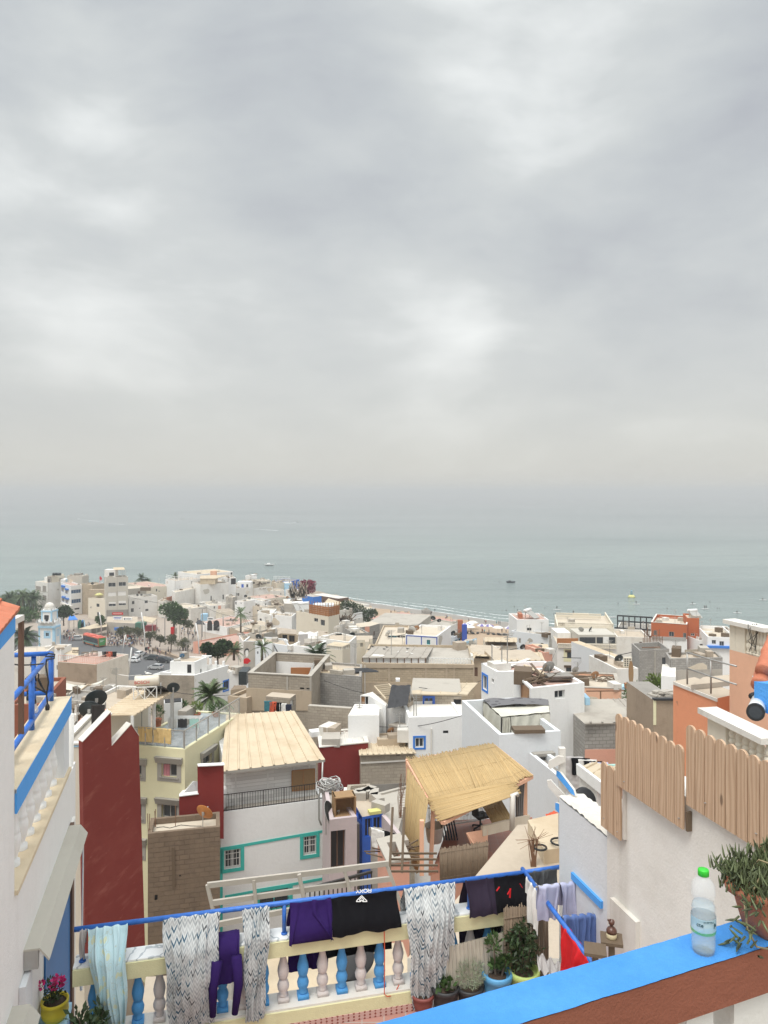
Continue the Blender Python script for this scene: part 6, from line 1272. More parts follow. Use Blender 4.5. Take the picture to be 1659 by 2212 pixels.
ribsheet('corrugated_roof',[W('b4',938,308,42.6),W('b4',1598,300,44),W('b4',1480,205,47),W('b4',945,232,47)],'sheet_grey',h.root,.75,.05,.08,.05);h.done()
ribsheet('corrugated_roof',[W('b4',985,212,48),W('b4',1500,190,48.6),W('b4',1370,100,54),W('b4',975,115,54)],'sheet_grey',None,.5,.05,.08,.05);tag(bpy.data.objects['corrugated_roof.001'],'upper grey corrugated roof with a rolled mat along its edge','roof')
m=MB();m.tube([W('b4',1085,212,47.6),W('b4',1362,205,48)],.28,10);thing('rolled_mat',m,'concrete','grey rolled mat lying along the corrugated roof edge','mat',smooth=True)
m=MB();pbox(m,'b4',945,100,982,222,46.8,1.2);thing('blue_tank',m,'light_blue','blue painted block at the corner of the big white house','tank')
h=far('brown_hut','brown block hut with black plastic and stones on its roof','b4',[(1500,120),(1700,118)],mat='brown_render',d=40,depth=4,par=0,base=HC-25,roof='concrete_dark',done=False);h.band(0,[(1500,120),(1522,120),(1522,320),(1500,320)],'pale_yellow','corner_strip',.04);h.done()
m=MB();g=random.Random(2)
for k in range(34):c=W('b4',1510+g.uniform(0,170),105-g.uniform(0,55),41);m.box(c,(g.uniform(.3,.9),.4,.08),g.uniform(0,3))
thing('stones',m,'concrete','flat stones weighing down the brown hut roof','stones')
m=MB();pbox(m,'b4',1505,108,1700,122,39.9,.3);obj('plastic_cover',m,'black',h.root)
# --- right middle distance
h=far('sand_house','orange walled house with junk and a sandy roof beyond the big white house','a4',[(-20,880),(462,898),(420,775)],mat='orange_pale',d=75,par=.25,base=HC-34,roof='pale_roof',cap='concrete',pt=.3);m=MB();g=random.Random(5)
for k in range(50):c=h.on('a4',60+g.uniform(0,350),790+g.uniform(-12,45),.05);e=V((g.gauss(0,1),g.gauss(0,.5),.05));m.bar(c,c+e*g.uniform(.4,1.2),.09,.05)
thing('scrap_wood',m,'old_wood','scattered sticks and boards on the sandy roof','scrap wood')
dish(h.on('a4',250,838),1.75,190,0,'dish_rust','rusty brown dish on the sandy roof with scattered boards');dish(h.on('a4',92,788),1.6,200,0,'dish_grey','pale grey dish at the left end of the sandy roof')
m=MB();
for x in(292,505):m.bar(W('a4',x,915,70),W('a4',x,985,70),.1)
m.bar(W('a4',175,915,70),W('a4',510,912,70),.1);thing('rusty_frame',m,'rust','rusty pipe frame in front of the orange wall','frame')
h=far('grey_block_house','grey block house with unfinished parapets right of the sandy roof','a4',[(545,525),(612,585),(852,570)],mat='block_cool',d=104,par=1.2,base=HC-40,roof='concrete_dark',done=False);h.band(1,[(732,585),(742,585),(742,800),(732,800)],'concrete','column',.05);h.done()
m=MB();g=random.Random(14)
for k in range(14):c=h.on('a4',640+k*12,560,.1);m.bar(c,c+V((0,0,g.uniform(1.2,3))),.08)
m.bar(h.on('a4',630,560,2.6),h.on('a4',780,556,2.6),.1);obj('rebar',m,'rust',h.root)
h=far('plaster_house','squat house of grey block over plain render with a white left edge','a4',[(822,600),(855,650),(1288,640)],mat='block_cool',d=74,par=.2,base=HC-38,roof='dust_roof',done=False)
h.band(1,[(855,745),(1288,735),(1288,1000),(855,1000)],'concrete','render',.04);h.band(0,[(822,690),(855,720),(855,1000),(822,1000)],'white_clean','render',.04);h.done()
h=far('white_strip_house','narrow white house front with a stepped top by the garden','a4',[(786,790),(905,800)],mat='white_clean',d=68,depth=5,par=0,base=HC-36,roof='white_old')
h=far('small_white_house','small white house with a patterned screen below the cream wall','a4',[(425,735),(600,728)],mat='white',d=92,depth=8,par=.3,base=HC-40,roof='dust_roof',done=False);
m=MB();pbox(m,'a4',482,640,548,722,93,.3);pn=obj('screen',m,'cream',h.root);m=MB()
for i in range(3):
 for j in range(4):pbox(m,'a4',488+i*20,650+j*17,498+i*20,660+j*17,92.97,.02)
obj('screen_holes',m,'dark',pn);h.done()
h=far('tan_shed','shed with a pale wooden roof behind the small white house','a4',[(425,650),(500,645)],mat='white_cool',d=100,depth=12,par=0,base=HC-36,roof='sheet_beige')
h=far('cream_wall_house','long cream wall right of the house with arched windows','a4',[(425,470),(690,478)],mat='white_old',d=136,depth=8,par=.4,base=HC-44,roof='dust_roof')
h=far('riad_house','cream white guest house with arched windows, tiled hoods and a balustraded roof','a4',[(-62,532),(425,545)],mat='white',d=128,depth=11,par=0,base=HC-44,roof='pale_roof',done=False)
for r in((18,597,68,648),(310,615,362,668)):h.win(0,*r,fr='frame_brown',trim='pale_yellow',tw=.55,hood='old_wood',mull=0)
h.win(0,125,595,248,668,fr='frame_white',mull=2);
for r in((10,722,92,770),(148,735,232,775),(296,740,380,775)):h.win(0,*r,fr='frame_brown',hood='old_wood',mull=0)
L=h.fr(0)[2];H=h.z-h.base
def bal_row(h,i,a,b,n,w0,hh,out,mat,name='balustrade'):
 m=MB()
 for k in range(n):c=h.pt3(i,a+(b-a)*(k+.5)/n,w0,out);m.lathe(c,[(.06,0),(.10,hh*.3),(.05,hh*.6),(.08,hh*.9)],6)
 for w in(w0-.1,w0+hh*.9):m.bar(h.pt3(i,a,w+.05,out),h.pt3(i,b,w+.05,out),.22,.14)
 return obj(name,m,mat,h.root)
bal_row(h,0,L*.33,L*.99,26,H-.35,.55,.25,'cream');bal_row(h,0,L*.36,L*.63,14,zat('a4',690,128)-h.base,.5,.25,'cream');bal_row(h,0,.1,L*.3,10,H-.4,.55,.2,'cream')
m=MB();pbox(m,'a4',112,455,418,532,128.2,6);tf=obj('top_floor',m,'greige',h.root);m=MB()
for x0,x1 in((122,250),(262,310),(362,412)):pbox(m,'a4',x0,476,x1,524,128.1,.15)
obj('top_window',m,'pane',tf);m=MB();pbox(m,'a4',314,474,358,526,128.05,.2);obj('white_frame',m,'frame_white',tf)
m=MB();pbox(m,'a4',-62,440,50,532,133,5);obj('back_room',m,'white',h.root);m=MB();pbox(m,'a4',-62,485,108,530,128.4,.2);obj('tan_parapet',m,'orange_wood',h.root);h.done()
h=far('roof_terrace_house','pale roof terrace with three rows of white balusters behind the guest house','a4',[(-62,385),(400,400)],mat='cream',d=141,depth=14,par=.1,base=HC-44,roof='pale_roof',done=False);L=h.fr(0)[2];H=h.z-h.base
bal_row(h,0,.1,L,44,H,.7,-.2,'cream');bal_row(h,0,.1,L*.86,44,H+.3,.8,-9,'cream');bal_row(h,1,.2,h.fr(1)[2],18,H,.7,-.2,'cream');h.done()
for x,y,az,lab in((132,432,150,'left pale dish on the top floor of the guest house'),(215,430,230,'dark dish on the top floor of the guest house')):dish(W('a4',x,y+14,131),1.9,az,0,'dish_grey' if x<200 else 'dish_dark',lab)
h=far('black_railed_house','flat roof with heavy black railings behind the cream wall','a4',[(402,450),(700,470)],mat='white_old',d=160,depth=16,par=.2,base=HC-46,roof='concrete_dark',done=False)
L=h.fr(0)[2];H=h.z-h.base;m=MB()
for z_,o_ in((0,0),(2.4,-1),(5.2,-9),(2.8,-9)):m.bar(h.pt3(0,0,H+z_*.5,o_),h.pt3(0,L,H+z_*.5,o_),.28)
for k in range(13):m.bar(h.pt3(0,L*k/12,H,0 if k%2 else-9),h.pt3(0,L*k/12,H+(1.6 if k%2 else 2.7),0 if k%2 else-9),.2)
obj('railing',m,'black',h.root);h.done()
h=far('orange_house','burnt orange house with a white base and a tower near the sea','a4',[(705,352),(996,372)],mat='orange_deep',d=150,depth=11,par=.7,base=HC-43,roof='pale_roof',done=False,cap='white_old')
for r in((728,418,755,460),(850,430,892,470),(966,440,992,488)):h.win(0,*r,fr='frame_grey')
h.band(0,[(700,478),(998,492),(998,700),(700,700)],'white_clean','white_base',.12);h.band(0,[(712,468),(990,480),(990,500),(712,488)],'frame_grey','cornice',.3);h.done()
h=far('orange_tower','taller orange tower end of the burnt orange house with a water heater','a4',[(996,318),(1096,322)],mat='orange_deep',d=149.5,depth=6,par=.3,base=HC-43,roof='pale_roof',done=False);h.win(0,1028,443,1060,465,fr='frame_white');h.band(0,[(996,490),(1096,494),(1096,700),(996,700)],'white_clean','white_base',.12);h.done()
def solar(v,x,y,d,s_,lab,az=.3):
 c=W(v,x,y,d);r_=root('solar_heater',lab,'solar heater',c,'solar water heaters');m=MB();Q=Matrix.Rotation(az,3,'Z')
 m.prism([c+Q@V(p)*s_ for p in((-.9,-1.1,.05),(.9,-1.1,.05),(.9,.4,1.0),(-.9,.4,1.0))],V((0,0,.09*s_)));obj('collector',m,'frame_grey',r_)
 m=MB();m.tube([c+Q@V((-1.0,.6,1.25))*s_,c+Q@V((1.0,.6,1.25))*s_],.27*s_,12);obj('tank',m,'white_clean',r_,True)
 m=MB()
 for sx_ in(-.7,.7):m.bar(c+Q@V((sx_,.6,0))*s_,c+Q@V((sx_,.6,1.2))*s_,.08*s_)
 obj('leg',m,'steel',r_)
solar('a4',1060,315,152,1.1,'white solar water heater on the orange tower')
m=MB();
for k in range(2):pbox(m,'a4',780+k*150,352,830+k*150,372,156,2)
thing('sun_lounger',m,'frame_blue','blue loungers on the orange house roof terrace','loungers')
h=far('blue_railed_house','white house with a blue balustrade and dark windows right of the orange house','a4',[(1165,470),(1400,480)],mat='white_clean',d=140,depth=12,par=.5,base=HC-43,roof='pale_roof',done=False)
for r in((1200,498,1234,530),(1262,508,1300,545)):h.win(0,*r,fr='frame_grey')
h.band(0,[(1158,545),(1400,552),(1400,570),(1158,563)],'blue_trim','blue_railing',.5);h.done()
h=far('upper_white_house','white roof terrace with blue panels at the far right shore','a4',[(1175,432),(1400,440)],mat='white',d=152,depth=8,par=.6,base=HC-43,roof='pale_roof',done=False);h.win(0,1178,452,1228,466,fr='frame_blue',pane='pane_blue');h.win(0,1262,448,1310,466,fr='frame_blue',pane='pane_blue',mull=3);h.done()
h=far('white_house','slim white house with a lattice window and washing on its roof','a4',[(1095,500),(1168,498)],mat='white_clean',d=145,depth=8,par=.6,base=HC-43,roof='pale_roof',done=False);h.win(0,1102,530,1150,575,fr='frame_brown',mull=3);h.done()
for k,x in enumerate((1105,1128,1150)):a=W('a4',x,425,147);drape('sheet',('left','middle','right')[k]+' one of three white sheets drying by the orange tower','sheet',a,a+V((1.3,0,0)),3.4,.3,V((0,-1,0)),'f_white',2,.1,.3,0,beam=False,group='white sheets by the orange tower',seed=k,nu=12)
# garden patch
l=MB()
for x,y,r_ in((600,985,1.3),(640,1000,1.3),(570,965,1.0)):leafcloud(l,W('a4',x,y,62),r_,320,.32,asp=.25,seed=x)
thing('shrub',l,'leaf','green spiky shrub behind the corrugated roofs','shrub',uv=False)
l=MB()
for x,y,r_ in((745,870,1.1),(770,880,1.0),(725,900,.9)):leafcloud(l,W('a4',x,y,76),r_,260,.35,asp=.5,seed=x)
thing('shrub',l,'leaf_yellow','bright green shrub beside the white garden wall','shrub',uv=False)
h=far('garden_wall','white garden wall with a slatted metal gate','a4',[(672,895),(735,985),(760,975)],mat='white',d=64,par=0,base=HC-36,roof='white_old',para=False,cat='wall')
for(x0,y0,x1,y1,d_,mt,nm,lab)in((512,868,590,905,82,'orange_wood','bench','orange wooden bench in the courtyard'),(462,880,512,910,83,'light_blue','pool_cover','light blue tarp on the courtyard floor, left of the bench'),(592,880,670,915,83,'light_blue','pool_cover','light blue tarp on the courtyard floor, right of the bench')):
 m=MB();pbox(m,'a4',x0,y0,x1,y1,d_,1.2);thing(nm,m,mt,lab,nm.replace('_',' '))
m=MB();c=W('a4',542,868,84);m.surf(lambda u,v:c+V(((u-.5)*.55*math.sin(math.pi*(v*.95+.02))**.5,.06*(v),3.0*v*.9)),8,14);m.surf(lambda u,v:c+V(((u-.5)*.55*math.sin(math.pi*(v*.95+.02))**.5,.06*(v)+.07,3.0*v*.9)),8,14);thing('surfboard',m,'crate_wood','wooden surfboard standing against the courtyard wall','surfboard',smooth=True)
flat_patch('courtyard',[(440,960),(800,960),(800,860),(440,860)],zat('a4',900,82)-.3,'concrete','a4')
# --- middle distance, centre
h=far('white_house','white house outlined with navy bands and a teal window','a3',[(198,452),(458,468)],mat='white_clean',d=112,depth=9,par=.35,base=HC-40,roof='pale_roof',done=False);h.win(0,374,497,402,535,fr='frame_teal',pane='pane_blue')
for q in([(206,458),(460,474),(460,481),(206,465)],[(206,458),(213,458),(213,640),(206,640)],[(327,466),(334,466),(334,640),(327,640)],[(452,474),(460,474),(460,700),(452,700)]):h.band(0,q,'navy_trim')
h.done();dish(h.on('a3',292,438),1.8,190,0,'dish_rust','brown dish on the roof of the navy outlined house')
h=far('beige_house','beige house with small white windows and a grey flat roof by the beach','a3',[(330,372),(508,405),(632,356)],mat='greige',d=165,par=.3,roof='concrete',base=HC-46,done=False,wins=[]);h.win(0,428,398,498,420,fr='frame_white',mull=2);h.win(0,340,372,380,392,fr='frame_white',mull=2);h.win(1,545,385,575,405);h.band(1,[(508,405),(634,356),(634,470),(508,520)],'white','white_front',.05);h.done();dish(h.on('a3',425,352,1),2.2,160,0,'dish_dark','dark dish on the beige house by the beach')
h=far('teal_window_house','white house with two pairs of teal windows next to the beach','a3',[(505,490),(600,470),(680,440)],mat='white_cool',d=135,par=.4,base=HC-44,roof='pink_roof',done=False,para=True)
h.win(1,603,495,627,535,fr='frame_teal',pane='pane_blue');h.win(1,634,483,660,525,fr='frame_teal',pane='pane_blue');h.win(0,515,520,560,560,fr='frame_white');h.done()
h=far('low_white_house','low white house with a pale blue railing at the edge of the sand','a3',[(590,560),(672,540),(784,490)],mat='white',d=128,par=.5,base=HC-43,roof='concrete',done=False);h.band(1,[(675,518),(782,482),(782,500),(675,536)],'light_blue','blue_railing',.06);h.win(1,690,560,705,578);h.done()
m=MB();c=W('a3',682,505,138);m.box(c-V((0,0,2)),(.9,.6,5));thing('pillar',m,'navy_trim','dark blue pillar beside the teal window house','pillar')
m=MB();c=W('a3',647,430,140);m.box(c-V((0,0,2)),(.9,.9,4.2));thing('chimney',m,'terracotta','brick chimney on the teal window house','chimney')
h=far('sheet_roof_house','beige house with a ribbed tan roof left of the tall white block','a3',[(848,542),(1112,547)],mat='cream',d=128,depth=7,par=0,base=HC-43,done=False);h.win(0,945,550,978,568,**HOLE);h.win(0,865,572,885,585,**HOLE)
ribsheet('ribbed_roof',[W('a3',845,510,127),W('a3',1112,514,127),W('a3',1112,478,136),W('a3',850,474,136)],'sheet_beige',h.root,1.1,.07,.1,.06);h.done()
h=far('white_block','tall blank white block house beside the beach with a solar heater','a3',[(1112,332),(1370,330)],mat='white_clean',d=150,depth=8,par=.3,base=HC-45,roof='pink_roof');solar('a3',1225,318,153,1.25,'white solar heater on the tall blank white block',.9)
m=MB();pbox(m,'a3',1130,285,1158,322,153,2);thing('chimney',m,'terracotta','terracotta chimney on the tall blank white block','chimney')
h=far('white_house','narrow grey-white house side between the blank block and the guest house','a3',[(1370,460),(1425,440)],mat='white_cool',d=145,depth=8,par=.4,base=HC-45)
dish(W('a3',1388,510,143),1.8,120,0,'dish_grey','grey dish on the narrow white house side');dish(W('a3',1412,575,138),1.8,120,0,'dish_dark','dark dish below the narrow white house side')
h=far('sheet_roof_house','long house with a pale ribbed roof behind the pink roof','a3',[(935,672),(1335,665)],mat='sand_render',d=86,depth=6,par=0,base=HC-37,done=False)
ribsheet('ribbed_roof',[W('a3',940,672,85),W('a3',1338,664,86),W('a3',1310,598,97),W('a3',940,590,97)],'sheet_beige',h.root,.72,.08,.12,.06);h.done()
h=far('sheet_roof_house','shabby house with a patched beige roof behind the sheet shed','a3',[(660,640),(925,655)],mat='sand_render',d=90,depth=8,par=0,base=HC-37,done=False);ribsheet('patched_roof',[W('a3',640,618,89),W('a3',905,632,89),W('a3',930,585,99),W('a3',670,582,99)],'sheet_beige',h.root,.9,.06,.1,.06,.15);h.done()
m=MB();c=W('a3',628,604,95);m.lathe(c,[(2.2,-.6),(1.5,-.1),(.001,.25)],14);thing('umbrella',m,'dish_yellow','faded yellow sun umbrella on the patched roofs','umbrella',smooth=True)
h=far('pink_house','small pink house front left of the guest house','a3',[(1330,600),(1400,595)],mat='salmon',d=112,depth=6,par=.3,base=HC-42)
h=far('tan_roof_house','low house with a tan sheet roof below the tall blank block','a3',[(1240,600),(1380,605)],mat='pink_roof',d=116,depth=7,par=0,roof='sheet_beige',base=HC-42);dish(h.on('a3',1300,595),1.8,200,0,'dish_grey','grey dish on the low tan roof');dish(W('a3',1160,592,115),1.8,200,0,'dish_dark','black dish on the pink wall below the tall block')
# --- the centre slope, 80 to 140 m
h=far('long_red_roof','long concrete building with a faded red sheet roof along the beach','a2',[(1440,525),(1900,600)],Hh=4.5,mat='concrete',depth=14,par=0,roof='sheet_red',d=205)
h=far('concrete_wall_house','big weathered concrete wall below the red sheet roof','a2',[(1445,565),(1850,585)],mat='concrete',d=160,depth=14,par=0,roof='concrete',base=HC-48)
h=far('pale_roof_house','flat sandy roof with washing in front of the concrete wall','d7',[(520,270),(835,275)],mat='sand_render',d=118,depth=18,par=.3,base=HC-41,roof='pale_roof')
for k,(x,mt,w_)in enumerate(((668,'f_navy','navy'),(692,'f_teal','teal'),(735,'f_palegrey','pale'),(752,'f_black','black'),(780,'f_dark','long grey'))):
 a=W('d7',x-8,168,126);drape('garment',w_+' garment on the line in front of the concrete wall','garment',a,a+V((1.2,0,0)),2.6 if k<4 else 4,.3,V((0,-1,0)),mt,2,.05,.2,0,beam=False,group='washing by the concrete wall',seed=k,nu=10)
h=far('cream_yellow_house','pale yellow wall with an arched niche among the roofs','d4',[(1105,865),(1200,870),(1330,865),(1330,895),(1395,895),(1395,850),(1450,850),(1450,800),(1110,800)],mat='cream',d=105,par=0,para=False,base=HC-40,roof='dust_roof',done=False);h.win(1,1258,915,1300,975,fr='grey_trim',pane='grey_trim',mull=0);h.done()
h=far('block_house','grey block room behind the pale yellow wall','d4',[(1165,770),(1390,755)],mat='block_cool',d=113,depth=6,par=.2,base=HC-40,roof='dust_roof')
h=far('yellow_shed','pale yellow shed with louvred panels and a flat beige roof','d4',[(732,945),(982,970),(1102,920)],mat='cream',d=92,par=0,base=HC-38,roof='sheet_tan',done=False)
for i,a,b,n in((0,742,970,8),(1,990,1095,4)):
 for k in range(n):x0=a+(b-a)*k/n;h.win(i,x0+3,958+(20 if i==0 else 10)*(k/n if i==0 else-k/n),x0+(b-a)/n-3,1010+(20 if i==0 else 10)*(k/n if i==0 else-k/n),fr='frame_white',pane='shutter_white',mull=0)
h.done()
h=far('dish_roof_house','flat dusty roof with three dark dishes below the cream house','d4',[(560,835),(860,870),(1090,905),(1200,810),(900,745)],mat='white',d=100,par=.2,para=False,base=HC-40,roof='dust_roof')
for x,y,lab in((905,850,'front black dish of three on the dusty roof'),(950,815,'smaller black dish behind the front one on the dusty roof'),(1133,825,'rightmost black dish of three on the dusty roof')):dish(W('d4',x,y,103)-V((0,0,.5)),1.9 if x!=950 else 1.5,205,0,'dish_dark',lab)
h=far('white_house','white house with a flat roof of furniture behind the palm','d4',[(168,950),(520,985),(740,880)],mat='white_clean',d=95,par=.5,base=HC-39,roof='pale_roof',done=False);h.win(0,232,1100,290,1180,fr='frame_grey',pane='pane_blue');h.win(0,408,1130,462,1180,fr='frame_grey',pane='pane_blue');h.done()
box_thing('bench','pale bench frame among the rooftop furniture','bench',h.on('d4',510,935),(2.2,.7,.8),'sheet_white',.3);m=MB();a=h.on('d4',440,920);m.surf(lambda u,v:a+V(((u-.5)*2.6,v*1.0,1.3*v+.08*math.sin(u*14))),18,6);thing('sheet',m,'f_white','white sheet drying on the rooftop behind the palm','sheet',smooth=True)
box_thing('mattress','grey mattress standing at the left of the rooftop furniture','mattress',h.on('d4',370,945),(1.2,.3,1.4),'f_palegrey',.3)
h=far('white_house','bluish white house with the mural on its grey side wall','d6',[(610,258),(752,262),(808,268),(1175,318),(1110,230),(690,190)],mat='white_cool',d=118,par=.3,para=False,base=HC-42,roof='dust_roof',done=False)
h.band(0,[(611,262),(750,265),(750,610),(611,610)],'concrete','mural_wall',.04)
def mural(mat,pts,out=.06,):return h.band(0,pts,mat,'mural',out)
mural('white',[(635,372),(652,362),(668,372),(672,405),(664,440),(650,455),(640,440),(632,405)],.05);mural('black',[(622,380),(630,355),(652,345),(672,352),(680,390),(672,392),(666,368),(640,368),(632,390),(630,430),(624,420)],.06);mural('f_red',[(612,480),(640,465),(670,468),(700,500),(660,535),(612,530)],.06)
h.win(1,776,383,790,415,**HOLE);h.win(2,934,445,950,485,**HOLE);h.done()
h=far('block_house','rough tan block house with a curtained porch above the mural house','d6',[(808,248),(900,240),(1062,165),(1250,175),(1250,120),(990,90)],mat='block_tan',d=128,par=0,para=False,base=HC-44,roof='sheet_old',done=False);h.win(2,1080,182,1140,262,**HOLE);h.win(2,1160,190,1230,270,fr='old_wood',pane='dark');h.done()
h=far('block_house','tan block wall under the cream house','d6',[(1250,185),(1410,205)],mat='block_tan',d=125,depth=5,par=0,base=HC-44,roof='sheet_old')
h=far('tin_shed','tin roofed shed in front of the cream house','d4',[(470,810),(620,835),(780,770),(560,740)],mat='block_tan',d=108,par=0,para=False,base=HC-41,roof='sheet_old')
h=far('cream_house','large cream house with an orange timber screen round its roof','d4',[(262,420),(528,470),(765,505),(930,470)],mat='cream',d=152,par=.25,roof='pale_roof',base=HC-46,done=False,para=False)
q4=h.q;h.q=[q4[0],q4[2],q4[3],q4[0]+q4[3]-q4[2]];h.holes={i:[]for i in range(4)}
for r in((540,530,600,585),(642,555,706,645),(540,735,600,772),(642,752,706,775)):h.win(0,*r,fr='frame_grey')
H=h.z-h.base
for i,a,b in((0,.42,1.0),(1,0,1)):
 L=h.fr(i)[2];m=MB();n_=7 if i==0 else 4
 for k in range(5):m.hexa([h.pt3(i,L*a,H+.05+k*.36,-.1),h.pt3(i,L*b,H+.05+k*.36,-.1),h.pt3(i,L*b,H+.05+k*.36,0),h.pt3(i,L*a,H+.05+k*.36,0)],[h.pt3(i,L*a,H+.37+k*.36,-.1),h.pt3(i,L*b,H+.37+k*.36,-.1),h.pt3(i,L*b,H+.37+k*.36,0),h.pt3(i,L*a,H+.37+k*.36,0)])
 for k in range(n_+1):u=L*(a+(b-a)*k/n_);m.bar(h.pt3(i,u,H,.03),h.pt3(i,u,H+2.6,.03),.1)
 obj('timber_screen',m,'orange_wood',h.root)
h.done()
m=MB();c=W('d4',700,395,158);m.box(c-V((0,0,1)),(4,3,2.2));thing('roof_room',m,'white_cool','pale blue glazed room on the cream house roof','room')
a=W('d4',540,345,153.5);drape('sheet','white sheet hung on the orange timber screen','sheet',a,a+V((1.9,.2,0)),2.3,.3,V((0,-1,0)),'f_white',2,.08,.1,0,beam=False,seed=3,nu=12)
solar('d4',400,420,153,1.2,'solar heater with a blue band beside the orange timber screen',.5);solar('d4',300,405,160,1.2,'white solar heater left of the banded one',.5)
h=far('white_house','bright white house front joined to the left of the cream house','d3',[(1222,870),(1300,820),(1608,845)],mat='white_clean',d=158,par=.4,base=HC-47,roof='dust_roof')
h=far('white_house','white house with a dark doorway and a railed roof left of the bright white front','d3',[(1005,830),(1120,850),(1215,880),(1300,780),(1080,770)],mat='white',Hh=6,par=.4,para=False,d=172,base=HC-48,roof='white_old',done=False);h.win(0,1035,930,1068,968,**HOLE);h.done()
h=far('sand_wall','sandy plaster wall ruin below the bright white front','d3',[(920,1010),(1215,1060),(1215,1010),(1040,960)],mat='cream',d=160,par=.1,para=False,base=HC-47,roof='dust_roof')
h=far('cream_house','cream house with a dark ground window right of the timber screen house','d4',[(918,645),(1028,610),(1155,612),(1155,560),(960,560)],mat='white',d=148,par=.3,para=False,base=HC-46,roof='pale_roof',done=False);h.win(1,1068,720,1128,790,fr='frame_grey',v='d4');h.win(1,950,730,988,742,**HOLE);h.done()
m=MB();g=random.Random(21)
for k in range(30):c=W('d4',930+g.uniform(0,200),600-g.uniform(0,60),152);m.bar(c,c+V((g.uniform(-1.5,1.5),0,g.uniform(0,1.6))),.14)
thing('pergola_scrap',m,'old_wood','dark wooden terrace furniture right of the timber screen','furniture')
h=far('block_house','low grey block house with a pink panel and sandy roof','d4',[(1160,690),(1328,660),(1405,655),(1560,612),(1440,580),(1200,610)],mat='block_cool',d=150,par=0,para=False,base=HC-47,roof='pale_roof',done=False);h.band(1,[(1330,665),(1402,660),(1402,745),(1330,748)],'salmon','pink_panel',.05);h.done()
h=far('mint_house','pale mint house with arched windows and a white railing near the beach','d4',[(1140,545),(1300,515)],mat='white_old',d=185,depth=8,par=.2,base=HC-48,done=False,roof='pale_roof')
for r in((1168,540,1190,565),(1232,530,1252,552)):h.win(0,*r,fr='frame_white')
L=h.fr(0)[2];H=h.z-h.base;bal_row(h,0,0,L,20,H+.1,1.2,-.2,'white_clean');h.done()
h=far('grey_house','grey-green house beside the mint one','d4',[(935,405),(1055,400),(1135,410)],mat='greige',d=180,depth=8,par=.3,base=HC-48,para=True);
l=MB()
for x,y,r_ in((1010,345,1.5),(1060,335,1.7),(1110,355,1.6),(1160,375,1.8),(1220,400,1.8),(1265,425,1.8),(1300,470,1.7),(1330,520,1.5),(1335,560,1.3),(1430,450,1.3),(1470,455,1.0)):leafcloud(l,W('d4',x,y,200),r_,260,.5,(1,1,.8),seed=x)
thing('shrub',l,'leaf_dark','dark hedge of shrubs spilling down to the beach','shrub',uv=False)
# --- small sheds at the water's edge
for k,(v,pts,d_,mt,rf,lab,dep)in enumerate((('d4',[(915,225),(1078,205)],250,'frame_brown','sheet_white','long pale roofed beach cafe by the water',14),('d4',[(1240,335),(1400,312)],240,'white','pale_roof','white beach house with dark pillars',10),('d4',[(1320,395),(1478,370)],228,'white','pale_roof','white beach house below the pillared one',9),('d4',[(525,200),(655,185)],240,'blue_trim','concrete','bright blue hut below the bougainvillea',6),('d4',[(690,300),(900,320),(990,290),(760,220)],215,'sand_render','sheet_tan','shed with a wrinkled tan awning near the water',None),('d4',[(70,300),(340,310),(425,290),(110,268)],225,'concrete','sheet_white','flat white roofed shack below the sticks',None),('d4',[(520,305),(630,318),(715,300)],180,'light_blue','sheet_white','pale blue room with a white roof behind the timber screen',None))):
 far('beach_house' if k<3 else 'hut',lab,v,pts,mat=mt,d=d_,depth=dep,par=0 if k!=1 else .3,base=HC-51,roof=rf,para=len(pts)==3)
m=MB();g=random.Random(31)
for k in range(60):c=W('d4',180+g.uniform(0,250),230-g.uniform(0,60),235);m.bar(c,c+V((g.uniform(-2,2),0,g.uniform(.5,5))),.22)
thing('driftwood_fence',m,'sheet_old','tangle of bleached sticks below the bougainvillea','fence')
# ------------------------------------------------------------------ the left of the town: towers, minaret, square
def tower_part(h,v,r,d,dep,mat,name):m=MB();pbox(m,v,*r,d,dep);return obj(name,m,mat,h.root)
h=far('white_building','low white building with brown shutters, leftmost of the towers','d1',[(550,428),(740,455)],12,'white',depth=10,par=.2,roof='pale_roof',done=False)
for r in((558,505,635,582),(660,500,718,600),(558,650,638,725),(660,648,720,728)):h.win(0,*r,**SH)
h.band(0,[(550,570),(740,598),(740,604),(550,576)],'greige','string_course',.12);h.done();dA=h.q[0].y
h=far('cream_building','tall cream building with a dark stair stripe behind the leftmost white one','d1',[(735,350),(795,354),(1005,330)],mat='cream',d=dA-3,par=.2,roof='pale_roof',done=False)
h.band(0,[(735,352),(795,356),(800,770),(742,770)],'concrete_dark','stair_stripe',.15);h.win(1,880,520,905,541,**HOLE);h.win(1,888,667,911,686,**HOLE)
for r in((752,395,770,450),(755,540,775,600),(755,660,778,690),(755,710,778,740)):m=MB();q=[hit('d1',x,y,h.pt3(0,0,0,.17),h.fr(0)[3])for x,y in((r[0],r[3]),(r[2],r[3]),(r[2],r[1]),(r[0],r[1]))];m.prism(q,-h.fr(0)[3]*.05);obj('window',m,'pane',h.root)
tower_part(h,'d1',(690,365,738,440),dA-1,3,'white_clean','stair_head');h.done()
for k,x in enumerate((852,908)):
 c=h.on('d1',x,340,.5);m=MB();m.tube([c+V((-.9,0,.6)),c+V((.9,.5,.6))],.62,12);thing('water_tank',m,'dish_dark',('left' if k==0 else 'right')+' dark water tank on the tall cream building','water tank',smooth=True)
h=far('white_building','white building with blue window rows and blue awnings','d1',[(942,448),(1105,500),(1278,482)],mat='white_clean',d=dA-6,par=.5,roof='pink_roof',done=False)
h.win(1,1107,558,1258,616,fr='frame_white',pane='pane_blue',mull=3);h.win(1,1112,705,1258,768,fr='frame_white',pane='pane_blue',mull=3)
